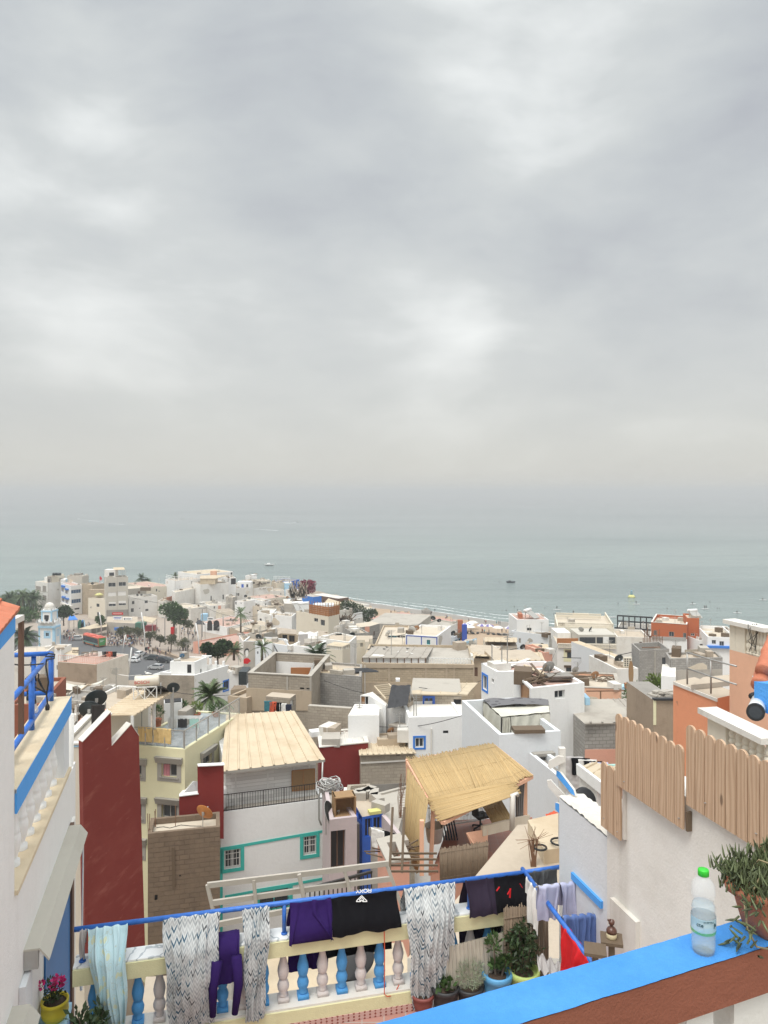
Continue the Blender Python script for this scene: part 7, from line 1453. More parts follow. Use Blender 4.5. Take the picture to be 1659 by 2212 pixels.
for r in((952,500,990,590),(1012,550,1050,622),(957,665,1000,745),(1015,690,1054,772)):h.win(0,*r,fr='frame_blue',pane='shutter')
for q in([(948,490),(996,500),(996,530),(948,520)],[(1008,540),(1052,548),(1052,570),(1008,562)],[(955,660),(1002,668),(1002,695),(955,687)],[(1012,688),(1056,694),(1056,716),(1012,710)]):h.band(0,q,'blue_trim','awning',.5)
for r in((1160,845,1236,868),(1170,930,1222,950)):h.win(1,*r,**HOLE)
h.band(0,[(930,765),(1105,815),(1105,838),(930,790)],'white_old','balcony',.9)
tower_part(h,'d1',(1145,372,1270,470),dA-2,4,'salmon','roof_room');tower_part(h,'d1',(1030,395,1140,440),dA-2,4,'light_blue','roof_screen');tower_part(h,'d1',(1150,310,1250,372),dA,3,'concrete_dark','water_tank');tower_part(h,'d1',(942,400,1015,450),dA-3,4,'white_clean','stair_head');h.done()
h=far('grey_building','tall pale grey end wall right of the blue windowed building','d1',[(1277,350),(1380,335)],mat='greige',d=dA-5,depth=8,par=.3,done=False);h.win(0,1305,790,1350,806,**HOLE);h.win(0,1328,662,1352,676,**HOLE);h.done()
h=far('cream_house','small cream house with two windows left of the beige tower','d1',[(1372,690),(1640,712)],9,'cream',depth=10,par=.5,done=False)
for r in((1500,778,1545,828),(1510,910,1555,964)):h.win(0,*r,fr='frame_grey')
h.done();dB=h.q[0].y
h=far('ruined_house','rough brown half ruined house behind the small cream one','d1',[(1432,485),(1640,462)],mat='block_tan',d=dB+14,depth=8,par=.5,done=False);tower_part(h,'d1',(1385,560,1640,700),dB+12,2,'sand_render','lower_wall');h.done()
m=MB();c=W('d1',1540,625,dB+5);m.lathe(c,[(1.9,-.5),(1.2,0),(.001,.5)],12);thing('umbrella',m,'dish_yellow','yellow sun umbrella on the roof of the small cream house','umbrella',smooth=True)
m=MB();c=W('d1',1550,470,dB+14);m.tube([c,c+V((0,0,3.2))],.06,6);m.surf(lambda u,v:c+V((.1+u*1.0*(1-v*.5),.2*math.sin(u*5),3.2-1.3*v-u*.8)),8,6);thing('flag',m,'f_red','red flag on the ruined house roof','flag')
h=far('beige_tower','six storey beige tower with white blinds and a roof pergola','d2',[(120,262),(152,288),(490,282)],18,'greige',par=.7,roof='pale_roof',done=False,para=True)
for r,k in(((182,373,298,437),WT),((342,362,457,425),WT),((182,520,300,582),SW),((334,508,457,572),SW),((188,698,300,740),WT),((342,690,457,725),WT)):h.win(1,*r,**k)
h.band(1,[(188,678),(300,676),(300,700),(188,702)],'shutter_white','blind',.08);h.band(1,[(342,660),(457,657),(457,692),(342,695)],'shutter_white','blind',.08)
h.band(1,[(318,290),(326,290),(326,1000),(318,1000)],'concrete','groove',.03);h.band(1,[(155,800),(495,788),(495,880),(155,900)],'concrete_dark','shop_front',.1)
o,u,L,nr=h.fr(1);H=h.z-h.base;dT=h.q[1].y
m=MB();pbox(m,'d2',122,172,288,285,dT+2.0,3.5);ph=obj('penthouse',m,'white',h.root);m=MB();pbox(m,'d2',198,215,270,266,dT+1.9,.15);obj('penthouse_window',m,'pane',ph)
q=[W('d2',262,178,dT+2.2),W('d2',442,172,dT+2.4),W('d2',425,138,dT+6),W('d2',262,140,dT+6)];m=MB();m.prism(q,V((0,0,.12)));obj('pergola_roof',m,'sheet_beige',h.root);m=MB()
for x in(385,415,445):m.bar(W('d2',x,175,dT+2.4),W('d2',x,285,dT+2.4),.14)
obj('pergola_post',m,'steel',h.root);h.done()
m=MB()
h=far('white_house','white house with three dark windows right of the beige tower','d2',[(500,612),(945,578)],9,'white',depth=9,par=.8,roof='concrete',done=False)
for r in((550,658,590,708),(748,648,798,692),(760,780,808,815),(535,770,580,830),(660,765,683,778)):h.win(0,*r,fr='frame_grey')
h.done();dC=h.q[0].y
for k,(x,y)in enumerate(((636,580),(698,577))):dish(h.on('d2',x,y+12),1.8,190,0,'dish_dark',('left' if k==0 else 'right')+' of two dark dishes on the white house right of the beige tower')
h=far('grey_house','grey rendered house behind the white one beside the beige tower','d2',[(492,470),(835,445)],mat='concrete',d=dC+12,depth=9,par=0,roof='pale_roof',done=False);tower_part(h,'d2',(680,447,835,500),dC+11.5,1,'old_wood','timber_screen');h.done()
h=far('long_white_wall','long blank cream wall running back to the sea behind the towers','d2',[(838,448),(1175,415)],mat='cream',d=dC+14,depth=22,par=.3,roof='pink_roof')
h=far('low_white_house','low shabby white house with a red brick patch between the white houses','d2',[(950,655),(1065,660),(1175,600)],mat='white_old',d=dC+2,par=.3,done=False);h.band(1,[(1090,600),(1172,580),(1172,660),(1090,640)],'terracotta','brick_patch',.04);h.done()
h=far('big_white_house','big blank white house with a curtained loggia and a white railed roof','a1',[(1405,302),(1430,318),(1680,262)],11,'white',par=.3,roof='pale_roof',done=False,depth=None)
m=MB();h.win(1,1440,262,1500,296,**HOLE);h.done();dW=h.q[0].y
h=far('roof_terrace_house','upper terrace with a white tubular railing on the big blank white house','a1',[(1425,222),(1640,205)],mat='white_clean',d=dW+6,depth=9,par=.1,done=False);H=h.z-h.base;L=h.fr(0)[2];m=MB()
for w in(.5,1.0,1.7):
 for i in(0,1,3):m.bar(h.pt3(i,0,H+w,-.2),h.pt3(i,h.fr(i)[2],H+w,-.2),.14)
for k in range(8):m.bar(h.pt3(0,L*k/7,H,-.2),h.pt3(0,L*k/7,H+1.8,-.2),.16)
obj('railing',m,'white_clean',h.root);h.done()
h=far('big_white_house','long white house wall with two slit windows below the tan hut','a2',[(80,252),(312,235)],mat='white',d=dW+3,depth=12,par=.3,done=False);h.win(0,164,345,173,385,**HOLE);h.win(0,262,335,272,373,**HOLE);h.win(0,20,345,34,350,**HOLE);h.done()
m=MB();pbox(m,'a2',80,205,200,250,dW+5,5);tn=thing('roof_hut',m,'sheet_tan','tan boarded hut on the long white house roof','hut');m=MB();q=[W('a2',76,207,dW+4.8),W('a2',204,207,dW+4.8),W('a2',310,176,dW+14),W('a2',80,182,dW+14)];m.prism(q,V((0,0,.2)));thing('hut_roof',m,'sheet_beige','flat tan roof reaching over the railing of the tan hut','roof')
h=far('white_house','tall white house with a wide tan flat roof at the top of the point','a2',[(45,170),(345,145)],mat='white_clean',d=dW+22,depth=16,par=.15,roof='sheet_tan',done=False);h.win(0,328,152,342,200,**HOLE);tower_part(h,'a2',(162,142,208,178),dW+20,2,'orange_pale','chimney_box');h.done()
h=far('white_house','white house with an open arch at the edge of the point','a2',[(312,200),(372,196)],mat='white',d=dW+14,depth=10,par=.3,done=False);h.win(0,330,202,370,250,**HOLE);h.done()
h=far('concrete_box','small concrete box room at the foot of the long white wall','a2',[(288,350),(345,358),(381,347)],mat='concrete',d=dW-8,par=.1,roof='pale_roof')
h=far('white_house','white house with a bright blue door on its upper terrace','a2',[(375,282),(512,270)],9,'white',depth=10,par=.3,done=False);tower_part(h,'a2',(380,232,492,285),h.q[0].y+4,5,'white_clean','upper_room');m=MB();pbox(m,'a2',416,250,434,280,h.q[0].y+3.9,.2);obj('door',m,'frame_blue',h.root);m=MB();pbox(m,'a2',456,250,470,278,h.q[0].y+3.9,.2);obj('window',m,'pane',h.root)
h.win(0,376,320,384,342,**HOLE);h.win(0,388,322,398,344,**HOLE);h.done();dE=h.q[0].y
h=far('beige_house','beige house with a solar heater above the blue door house','a2',[(490,228),(560,222)],mat='beige',d=dE+12,depth=8,par=.3,done=False);h.win(0,506,232,526,246,fr='frame_brown');h.done();solar('a2',520,205,dE+16,1.3,'white solar heater on the beige house of the point')
h=far('beige_house','beige house with shuttered windows near the railed terrace','a2',[(560,225),(655,218)],mat='cream',d=dE+16,depth=8,par=.3,done=False);h.win(0,592,215+18,618,248,fr='frame_grey',pane='shutter');h.win(0,622,230,648,245,fr='frame_grey',pane='shutter');h.done()
h=far('white_pier_house','small white end wall left of the beige solar house','a2',[(447,178),(490,180)],mat='white_clean',d=dE+22,depth=5,par=.1)
h=far('white_house','white cubic house with a cluttered roof in front of the beige houses','a2',[(515,282),(614,276),(672,270)],8,'white',par=.5);dF=h.q[0].y
h=far('white_house','low white wall with plants right of the cubic white house','a2',[(670,305),(768,300)],mat='white_old',d=dF,depth=9,par=.5)
h=far('sea_terrace','sea front terrace with a white railing and a dark blue cafe','a2',[(680,222),(812,228)],mat='frame_blue',d=dF+22,depth=10,par=.1,roof='concrete_dark',done=False);H=h.z-h.base;L=h.fr(0)[2];m=MB()
for w in(.2,1.4,2.2):m.bar(h.pt3(0,0,H+w,0),h.pt3(0,L,H+w,0),.12)
for k in range(12):m.bar(h.pt3(0,L*k/11,H,0),h.pt3(0,L*k/11,H+2.2,0),.1)
obj('railing',m,'white_clean',h.root);h.done()
h=far('beige_house','sandy hut between the sea terrace and the low white wall','a2',[(700,240),(770,236)],mat='beige',d=dF+10,depth=7,par=.2)
h=far('glass_hut','pale blue glazed hut by the laundry near the bougainvillea','a2',[(772,242),(835,240)],mat='light_blue',d=dF+9,depth=6,par=0,roof='sheet_white')
a=W('a2',775,290,dF+2);drape('sheet','row of white sheets drying below the pale blue hut','sheet',a,a+V((11,0,0)),4.2,.3,V((0,-1,0)),'f_white',6,.15,0,0,beam=False,seed=2,nu=40)
h=far('white_house','tall white cube house with four tiny windows in the middle of the town','a2',[(362,386),(434,392),(527,376)],8.5,'white_clean',par=.3,roof='pale_roof',done=False)
for r in((366,392,376,415),(409,400,416,408),(384,478,391,490)):h.win(0,*r,**HOLE)
h.done();dG=h.q[1].y
for k,(lab,pts,mt,rf,Hh,par,dd,dep)in enumerate((('shabby white house with a grey upper slab right of the white cube',[(528,405),(588,395)],'white_old','concrete',5,.4,8,8),('white house with a pale window below the pink roofs',[(588,388),(660,380)],'white','dust_roof',5,.4,6,9),('pink edged flat roof with dishes behind the pale window house',[(600,372),(790,348)],'cream','pink_roof',4,.3,18,12),('sandy low house with an ochre end wall',[(625,440),(690,428)],'beige','dust_roof',4,.3,0,8),('sandy plaster house with a curved dark niche',[(690,425),(770,420)],'beige','dust_roof',4.5,.3,4,9),('dusty shack cluster with a white canopy above the bright white front',[(765,400),(945,395)],'concrete','sheet_white',3.5,0,14,10),('low shack with an old roof left of the solar heaters',[(700,470),(860,475)],'sand_render','sheet_old',3.5,0,-4,8),('peeling blue and white wall house left of the white cube',[(0,448),(135,428)],'white_old','pale_roof',5,.2,-4,14),('white low house with an orange end left of the white cube',[(160,425),(280,415)],'white','pale_roof',4.5,.2,2,12),('pale wall right of the orange ended house',[(282,418),(362,405)],'white_old','concrete',4.5,.2,3,10),('yellow sided sheds beside the white cube',[(250,478),(362,470)],'cream','sheet_old',3.5,0,-8,8),('wide pink roofed market building with white arches',[(90,560),(300,600),(520,545),(330,505)],'white_clean','pink_roof',4,.2,None,None),('low tan ruin with broken walls right of the market roof',[(300,600),(420,640),(640,560),(520,545)],'sand_render','dust_roof',3.5,.6,None,None),('pink walled flat roof in front of the market',[(20,720),(310,740),(640,640),(430,640)],'salmon','pink_roof',4,.4,None,None),('small white house with a wide door left of the mural wall',[(395,668),(432,720),(560,690),(520,640)],'white','dust_roof',6,.5,None,None),('long tan roof ruin above the curtained porch',[(500,600),(655,605)],'cream','dust_roof',4.5,.3,None,9))):
 d_=dG+dd if dd is not None else None
 h=far('house' if k not in(11,)else 'market',lab,'a2',pts,Hh,mt,d=d_,depth=dep,par=par,roof=rf,para=False,done=False)
 if k==8:h.band(0,[(226,425),(281,420),(281,460),(226,464)],'salmon','orange_end',.06);h.win(0,190,430,200,448,**HOLE)
 if k==11:
  m=MB()
  for x0,x1 in((138,178),(188,236)):
   c0=[hit('a2',x0+(x1-x0)*t_/10,627 if t_ in(0,10)else 0,h.pt3(0,0,0,.03),h.fr(0)[3])for t_ in(0,10)];q=[c0[0],c0[1]];wv_=c0[1]-c0[0];hh_=3.6
   q+=[c0[0]+wv_*(.5+.5*math.cos(math.pi*a/10))+V((0,0,hh_-1.2+1.2*math.sin(math.pi*a/10)))for a in range(11)];m.prism(q,h.fr(0)[3]*.04)
  obj('arch',m,'dark',h.root);m=MB();c=hit('a2',226,608,h.pt3(0,0,0,.2),h.fr(0)[3]);m.lathe(c,[(.001,.05),(.9,.05),(.9,0)],20,0,Matrix.Rotation(R(90),3,'X'));s_=obj('round_sign',m,'black',h.root);m=MB();m.lathe(c+V((0,-.06,0)),[(.5,.02),(.62,.02)],16,0,Matrix.Rotation(R(90),3,'X'));m.bar(c+V((-.2,-.08,-.3)),c+V((.2,-.08,.3)),.2,.03,up=(0,1,0));obj('emblem',m,'white_clean',s_)
 if k==0:h.win(0,532,388+20,584,420,**HOLE)
 if k==1:h.win(0,606,408,618,428,**HOLE)
 h.done()
m=MB();g=random.Random(17)
for k,(x,y,lab)in enumerate(((560,245,'pile of junk on the cubic white house roof'),(350,545,'junk on the pink market roof'),(480,600,'rubble behind the market roof'),(610,590,'rubble on the tan ruin'),(760,440,'junk on the dusty shacks left of the solar heaters'),(690,385,'boards on the sandy house with the niche'),(850,380,'sticks on the shack canopy'))):
 m=MB();d_=(dF+6,dG-18,dG-22,dG-25,dG-4,dG+6,dG+14)[k]
 for q in range(24):c=W('a2',x+g.uniform(-30,30),y+g.uniform(-6,8),d_+g.uniform(0,3));m.bar(c,c+V((g.gauss(0,1.1),g.gauss(0,.8),g.gauss(0,.4))),g.uniform(.15,.5),.2)
 thing('junk_pile',m,('old_wood','concrete_dark','sheet_old')[k%3],lab,'junk')
for x,y,dd,mt,lab in((450,350,dG+10,'dish_dark','dark dish beside the concrete box room'),(792,360,dG+18,'dish_rust','red-brown dish on the pink edged roof'),(480,365,dG+8,'dish_grey','pale dish behind the tall white cube')):dish(W('a2',x,y,dd)-V((0,0,.8)),2.4,190,0,mt,lab)
# minaret
h=House('minaret','white mosque minaret with pale blue edges and a small dome','minaret','a1',[(310,562),(446,565),(498,550)],200,'white_clean',.15,'white_old',base=HC-49.8)
h.win(0,372,645,398,676,fr='light_blue',pane='dark',trim='light_blue',tw=.5);h.win(1,466,622,480,665,fr='light_blue',pane='shutter_white',trim='light_blue',tw=.2)
for i,a,b in((0,312,326),(0,428,445),(1,447,455),(1,490,497)):h.band(i,[(a,600),(b,600),(b,900),(a,900)],'light_blue','edge_band',.06)
h.band(0,[(308,592),(447,595),(447,610),(308,607)],'light_blue','cornice',.35);h.band(1,[(447,595),(498,578),(498,592),(447,610)],'light_blue','cornice',.35);h.band(0,[(308,555),(447,558),(447,566),(308,563)],'white_clean','cornice',.4);h.band(0,[(322,570),(436,572),(428,588),(330,587)],'white_old','panel',.08)
cxy=sum((V((p.x,p.y))for p in h.q),V((0,0)))/4;e=(h.q[1]-h.q[0]);sz=e.length;az=math.atan2(e.y,e.x);H=h.z
m=MB();lw_=sz*.60;lh_=(545-440)*.26455*200/F;m.box((cxy.x,cxy.y,H-.2),(lw_,lw_,lh_+.2),az);lt=obj('lantern',m,'white_clean',h.root)
Q=Matrix.Rotation(az,3,'Z');m=MB()
for sx_ in(-1,1):
 for sy_ in(-1,1):c=V((cxy.x,cxy.y,H))+Q@V((sx_*lw_*.46,sy_*lw_*.46,0));m.box(c,(lw_*.13,lw_*.13,lh_*.93),az)
m.box((cxy.x,cxy.y,H+lh_-.6),(lw_*1.12,lw_*1.12,.35),az);obj('lantern_band',m,'light_blue',lt)
m=MB();c=V((cxy.x,cxy.y,H+.1))+Q@V((0,-lw_/2-.04,0));m.box(c,(1.2,.1,1.9),az);obj('opening',m,'dark',lt)
m=MB();m.ball((cxy.x,cxy.y,H+lh_+.55),1.25,16,10);m.lathe((cxy.x,cxy.y,H+lh_),[(1.35,0),(1.3,.35),(1.1,.5)],16);obj('dome',m,'white_old',lt,True)
m=MB()
for f,n_,zz,ww in((sz/2,4,H,.45),(lw_/2,3,H+lh_-.25,.3)):
 for k in range(n_+1):
  t_=-f+2*f*k/n_
  for p in((t_,-f),(t_,f),(-f,t_),(f,t_)):
   c=V((cxy.x,cxy.y,zz))+Q@V((p[0]*.95,p[1]*.95,0));m.box(c,(ww,ww,ww*1.2),az);m.box(c+V((0,0,ww*1.2)),(ww*.5,ww*.5,ww*.9),az)
obj('merlon',m,'white_clean',h.root);h.done()
# houses between us and the square
h=far('rough_house','rough brown and white house with a fenced pink roof terrace in front of the bus','a1',[(472,882),(790,905),(1050,820)],8,'white',par=.3,roof='pink_roof',done=False,d=172)
h.band(0,[(472,884),(790,907),(790,1160),(472,1160)],'brown_render','render',.04);h.win(0,748,940,780,992,fr='frame_brown',pane='dark',rec=.2);h.win(0,752,1078,785,1105,**HOLE)
H=h.z-h.base;m=MB()
for i in(0,1):
 L=h.fr(i)[2]
 if i==1:L*=.45
 for w in(.1,1.5):m.bar(h.pt3(i,0,H+w,-.2),h.pt3(i,L,H+w,-.2),.08)
 for k in range(int(L/.5)+1):m.bar(h.pt3(i,k*.5,H,-.2),h.pt3(i,k*.5,H+1.5,-.2),.05)
obj('railing',m,'salmon',h.root);h.done()
g=random.Random(3)
for k in range(5):c=h.on('a1',620+k*75,840+g.uniform(-30,25));m=MB();m.box(c+V((0,0,.9)),(1.4,1.0,.12));[m.bar(c+V((a,b,0)),c+V((a,b,.9)),.09)for a in(-.6,.6)for b in(-.4,.4)];thing('table',m,'old_wood','old wooden table on the fenced pink terrace, '+('leftmost','second from left','middle','second from right','rightmost')[k],'table',group='tables on the pink terrace')
for k,(x,mt,cn)in enumerate(((800,'f_white','white'),(835,'f_black','black'),(870,'f_orange','rust coloured'),(905,'f_black','second black'))):a=W('a1',x,800,176);drape('garment',cn+' garment on the line over the fenced pink terrace','garment',a,a+V((1.4,0,0)),1.2,.2,V((0,-1,0)),mt,2,.08,.1,0,beam=False,group='washing on the pink terrace',seed=k,nu=10)
h=far('white_house','white house with one bare block wall and a blue framed window beside the palm','a1',[(1245,985),(1588,992),(1871,909)],mat='white_clean',d=104,par=.95,roof='white_old',base=HC-42,done=False)
h.band(0,[(1243,990),(1586,997),(1586,1400),(1243,1400)],'block_grey','block_face',.03);h.win(1,372,742,436,850,v='d6',fr='frame_blue',pane='pane',trim='blue_trim',tw=.2);h.done();h0=h
h=far('roof_room','raised white roof room with a dark doorway and a blue dish on top','a1',[(1388,880),(1590,885),(1690,842)],mat='white_clean',d=106,par=.2,roof='dust_roof',base=h0.zf+.01,done=False);h.win(1,1528,915,1562,990,v='a1',**HOLE)if False else h.win(0,1528,905,1562,975,v='a1',**HOLE);h.done()
dish(h.on('a1',1488,865),1.4,200,0,'dish_blue','blue dish on the raised white roof room before the square')
m=MB();[pbox(m,'a1',*r,109.5,.4)for r in((1645,840,1660,905),(1645,835,1725,850),(1708,840,1725,905))];thing('white_portal',m,'white_clean','slim white frame standing on the terrace right of the roof room','frame')
for k,x in enumerate((1752,1815)):m=MB();pbox(m,'a1',x,880,x+16,935,109,.4);thing('post',m,'white_clean',('left' if k==0 else 'right')+' of two short white posts on the terrace edge beside the fig tree','post')
h=far('white_house','right hand white wing with a grey gate beside the open block house','d6',[(438,628),(548,618),(582,585)],mat='white_clean',d=104,par=.3,base=HC-41,roof='pink_roof',done=False);h.done()
m=MB();pbox(m,'d6',552,632,648,790,100,3);thing('dark_lorry',m,'dish_dark','dark covered vehicle parked beside the white wing','vehicle')
h=far('reed_porch','porch with an old slatted roof and blue rail left of the open block house','d6',[(455,850),(650,830),(640,795),(500,795)],mat='sand_render',d=72,par=0,para=False,base=HC-33,roof='reed_old',done=False);h.win(0,490,880,640,930,fr='frame_blue',pane='dark',mull=3);h.done()
h=far('low_wall','sandy garden wall under the old slatted porch','d6',[(420,928),(650,945)],mat='sand_render',d=66,depth=.5,par=0,base=HC-33,cat='wall',roof='sand_render')
for k,(lab,v,pts,mt,rf,d_,dep,par)in enumerate((('white house behind the blue railing on the left','a1',[(40,850),(330,840)],'white_old','pale_roof',140,10,.2),('beige sheet roof behind the minaret foot','a1',[(330,800),(640,830),(640,765),(420,765)],'white','sheet_beige',182,None,0),('white box house at the foot of the minaret','a1',[(340,780),(498,780)],'white_clean','dust_roof',178,6,.2),('low brown shed with a torn sheet roof below the fenced pink terrace','a1',[(470,1075),(640,1100),(700,1060)],'block_brown','sheet_old',120,None,0),('rubble roofed shack left of the dark dishes','a1',[(500,1190),(760,1215),(850,1130)],'concrete','concrete_dark',86,None,.2),('junk covered flat roof behind the dark dishes','a1',[(600,1150),(900,1180),(1000,1090)],'sand_render','concrete_dark',98,None,.2),('white low wall house behind the red gable','a1',[(560,1275),(860,1290)],'white','dust_roof',62,8,.3),('grey shed left of the solar tank','a1',[(930,1170),(1040,1165)],'f_navy','concrete_dark',92,5,0),('brick red house seen through the blue railing','a1',[(60,1240),(345,1225)],'rail_brown','dust_roof',40,6,.2),('pale house behind the black iron fence on the left','b1',[(150,330),(330,320)],'concrete','concrete',52,6,.3),('pink plastered house behind the black iron fence','b1',[(150,395),(330,385)],'salmon','pink_roof',44,5,.3),('flat dusty house left of the crowded porch','a2',[(470,655),(560,665)],'concrete','dust_roof',122,5,.3),('sandy flat house below the palm','a2',[(310,1160),(460,1180)],'sand_render','dust_roof',64,6,.3))):
 far('house',lab,v,pts,mat=mt,d=d_,depth=dep,par=par,roof=rf,base=HC-lerp_t(PROF,d_)-1 if d_>60 else HC-30,para=len(pts)==3)
for k,(x,y,d_,lab)in enumerate(((690,1140,99,'dark planks and sheets heaped on the junk covered roof'),(640,1175,88,'broken boards on the rubble roofed shack'),(800,1150,96,'scrap heap beside the pale dish'))):
 m=MB()
 for q in range(40):c=W('a1',x+g.uniform(-90,90),y+g.uniform(-22,22),d_+g.uniform(0,3));m.bar(c,c+V((g.gauss(0,1),g.gauss(0,.6),g.gauss(0,.2))),g.uniform(.1,.5),.08)
 thing('scrap_heap',m,('old_wood','sheet_grey','concrete_dark')[k],lab,'scrap')
m=MB();c=W('a1',505,1080,116);m.surf(lambda u,v:c+V((u*7.5-1.5,v*3,-.9*math.sin(u*3.14)+.5*u)),14,6);thing('tarpaulin',m,'f_tarp','sagging cream tarpaulin below the fenced pink terrace','tarpaulin',smooth=True)
dish(W('a1',884,1098,92)-V((0,0,1.2)),2.6,190,0,'dish_white','pale mesh dish in front of the white house wall');dish(W('a1',1415,1100,44)-V((0,0,.55)),.72,195,0,'dish_dark','round black dish right of the solar tank')
m=MB();c=W('a1',1415,1118,44);m.tube([c-V((0,0,3)),c],.04,8);thing('dish_pole',m,'steel','pole under the round black dish right of the solar tank','pole')
# shops along the square
h=far('shop_row','low row of shops with coloured fronts behind the crowd','d5',[(440,215),(620,160)],3.5,'concrete_dark',d=262,depth=5,par=0,roof='sheet_tan',base=PZ-.3)
h=far('shop_row','cluttered shop roofs under the beige tower','d2',[(160,985),(640,1010),(640,900),(170,900)],4,'concrete',d=262,par=0,para=False,roof='dust_roof',base=PZ-.3,done=False)
m=MB();pbox(m,'d2',275,1070,415,1115,258,.3);obj('blue_hoarding',m,'blue_trim',h.root);m=MB();pbox(m,'d2',600,1000,740,1110,256,3);obj('green_stall',m,plain('stall_green',(.06,.17,.12),.7),h.root);m=MB();pbox(m,'d2',755,1045,895,1130,255,2.5);obj('red_stall',m,plain('stall_red',(.33,.05,.06),.6),h.root);h.done()
def sign(lab,v,r,d_,mat,marks=None,mk='black'):
 sg_=root('shop_sign',lab,'sign',W(v,(r[0]+r[2])/2,r[3],d_));m=MB();pbox(m,v,*r,d_,.3);obj('board',m,mat,sg_);
 if marks:
  m=MB()
  for x0,y0,x1,y1 in marks:pbox(m,v,x0,y0,x1,y1,d_-.03,.04)
  obj('lettering',m,mk,sg_)
g=random.Random(5)
sign('red shop sign under the beige tower','d2',(245,838,410,872),268,'f_red',[(262+k*17,850,273+k*17,860)for k in range(8)],'white_old')
sign('white shop sign with a row of blue marks','d2',(258,900,395,952),264,'white_clean',[(268+k*13.5,908,277+k*13.5,924)for k in range(9)]+[(275,934,375,939)],'navy_trim')
sign('white shop sign with a round dark emblem','d2',(412,915,552,958),264,'white_clean',[(428,926,448,948),(460,932,535,942)],'f_navy')
sign('small white sign with dark marks on the pink market roof','d3',(225,912,316,958),232,'white_clean',[(240+k*17,922,252+k*17,944)for k in range(4)],'black')
m=MB();pbox(m,'d3',120,865,215,965,233,2);thing('kiosk',m,'light_blue','pale mint kiosk at the edge of the market roof','kiosk')
for k,(lab,q,dd,mt)in enumerate((('tan awning over the stalls behind the crowd',[('d5',440,212),('d5',610,188),('d5',615,150),('d5',500,165)],258,'sheet_tan'),('tan hipped awning right of the shop signs',[('d5',985,118),('d5',1105,150),('d5',1155,100),('d5',1010,75)],250,'sheet_tan'),('faded red awning beside the green tree',[('d5',1352,148),('d5',1405,160),('d5',1500,95),('d5',1450,88)],246,'sheet_red'),('dark grey tent awning right of the square',[('d5',1570,160),('d5',1680,165),('d5',1640,115),('d5',1600,120)],236,'f_dark'),('blue cafe awning left of the square',[('d1',1060,1040),('d1',1210,1030),('d1',1150,960),('d1',1080,965)],268,'blue_trim'))):
 P_=root('awning',lab,'awning',W(*q[0],dd)-V((0,0,3)));m=MB();p4=[W(*q[0],dd),W(*q[1],dd),W(*q[2],dd+6),W(*q[3],dd+6)];m.prism(p4,V((0,0,.15)));obj('canopy',m,mt,P_);[obj('post',MB().bar(p,V((p.x,p.y,PZ)),.15),'steel',P_)for p in p4]
for lab,r,dd,mt in(('red drinks kiosk box on the square',(1305,195,1336,278),240,'f_red'),('grey electricity box beside the red one',(1338,205,1362,270),241,'concrete'),('dark bin by the white parked car',(1023,415,1043,448),226,'black')):m=MB();pbox(m,'d5',*r,dd,1.2);thing('kiosk' if 'red' in lab[:4]else 'box',m,mt,lab,'box')
m=MB();pbox(m,'d5',0,0,1,1,240,.1);m=MB();a,b=W('d5',1120,330,236),W('d5',1440,450,221);m.bar(V((a.x,a.y,PZ+.4)),V((b.x,b.y,PZ+.4)),1.0,.8);thing('planter_wall',m,'brown_render','long low brown planter wall across the square','wall')
for k,(x,mt,lab)in enumerate(((318,'stall_green','green surfboard standing left of the blue ones'),(345,'band_blue','blue surfboard standing right of the green one'),(357,'light_blue','pale blue surfboard standing at the right of the rack'))):
 m=MB();c=Wz('d5',x,240,PZ);
 for dy in(0,.12):m.surf(lambda u,v:c+V(((u-.5)*(1.7 if k==0 else 1.1)*math.sin(math.pi*(v*.94+.03))**.5,dy,4.2*v)),6,12)
 thing('surfboard',m,mt,lab,'surfboard',smooth=True)
def mast(v,pts,r,lab,nm='flagpole',cat='pole'):m=MB();m.tube([W(v,x,y,d)for x,y,d in pts],r,6);return thing(nm,m,'white_clean' if nm=='flagpole' else 'frame_grey',lab,cat,smooth=True)
for pts,lab in(([(550,275,246),(548,150,246),(538,85,246),(528,28,246)],'white leaning flagpole behind the bus'),([(1022,400,232),(1022,270,232),(1005,140,232),(985,30,232)],'tall curved white flagpole in the middle of the square'),([(1618,485,212),(1605,300,212),(1578,150,212)],'white leaning flagpole at the right side of the square'),([(785,465,222),(800,340,222),(812,275,222)],'short white pole leaning right by the crowd'),([(848,695,190),(862,560,190),(880,415,190)],'white pole leaning right beside the white parked car')):mast('d5',pts,.17,lab)
for(x,y0,y1,d_,lab)in((1242,345,92,234,'street lamp standing in the middle of the square'),(1650,300,-10,232,'tall grey lamp post beside the market')):m=MB();a,b=W('d5',x,y0,d_),W('d5',x,y1,d_);m.tube([a,b],.14,6);m.box(b+V((-.6,0,0)),(1.0,.5,.2));m.box(b+V((.6,0,0)),(1.0,.5,.2));thing('street_lamp',m,'steel',lab,'street lamp')
mast('d3',[(470,1045,215),(468,880,215)],.15,'grey post on the pink market roof','post','post');mast('d6',[(972,490,96),(970,285,96)],.16,'thick wooden utility pole in front of the bluish white house','utility_pole','pole');mast('d6',[(885,485,98),(862,340,98),(845,240,98)],.09,'thin leaning pole in front of the mural house');
m=MB();a=W('d6',972,290,96)
for x,y,d_ in((1190,385,96),(1180,450,92),(1175,350,100)):b=W('d6',x,y,d_);m.tube([a.lerp(b,k/8)-V((0,0,1.2*math.sin(math.pi*k/8)))for k in range(9)],.04,4)
thing('power_line',m,'black_rubber','sagging power lines from the thick utility pole','cable')
m=MB();a,b=W('d4',695,1140,86),W('d4',688,1040,86);m.tube([a,b,b+V((-2.2,0,.1))],.08,6);thing('street_lamp',m,'steel','street lamp arm in front of the palm crown','street lamp')
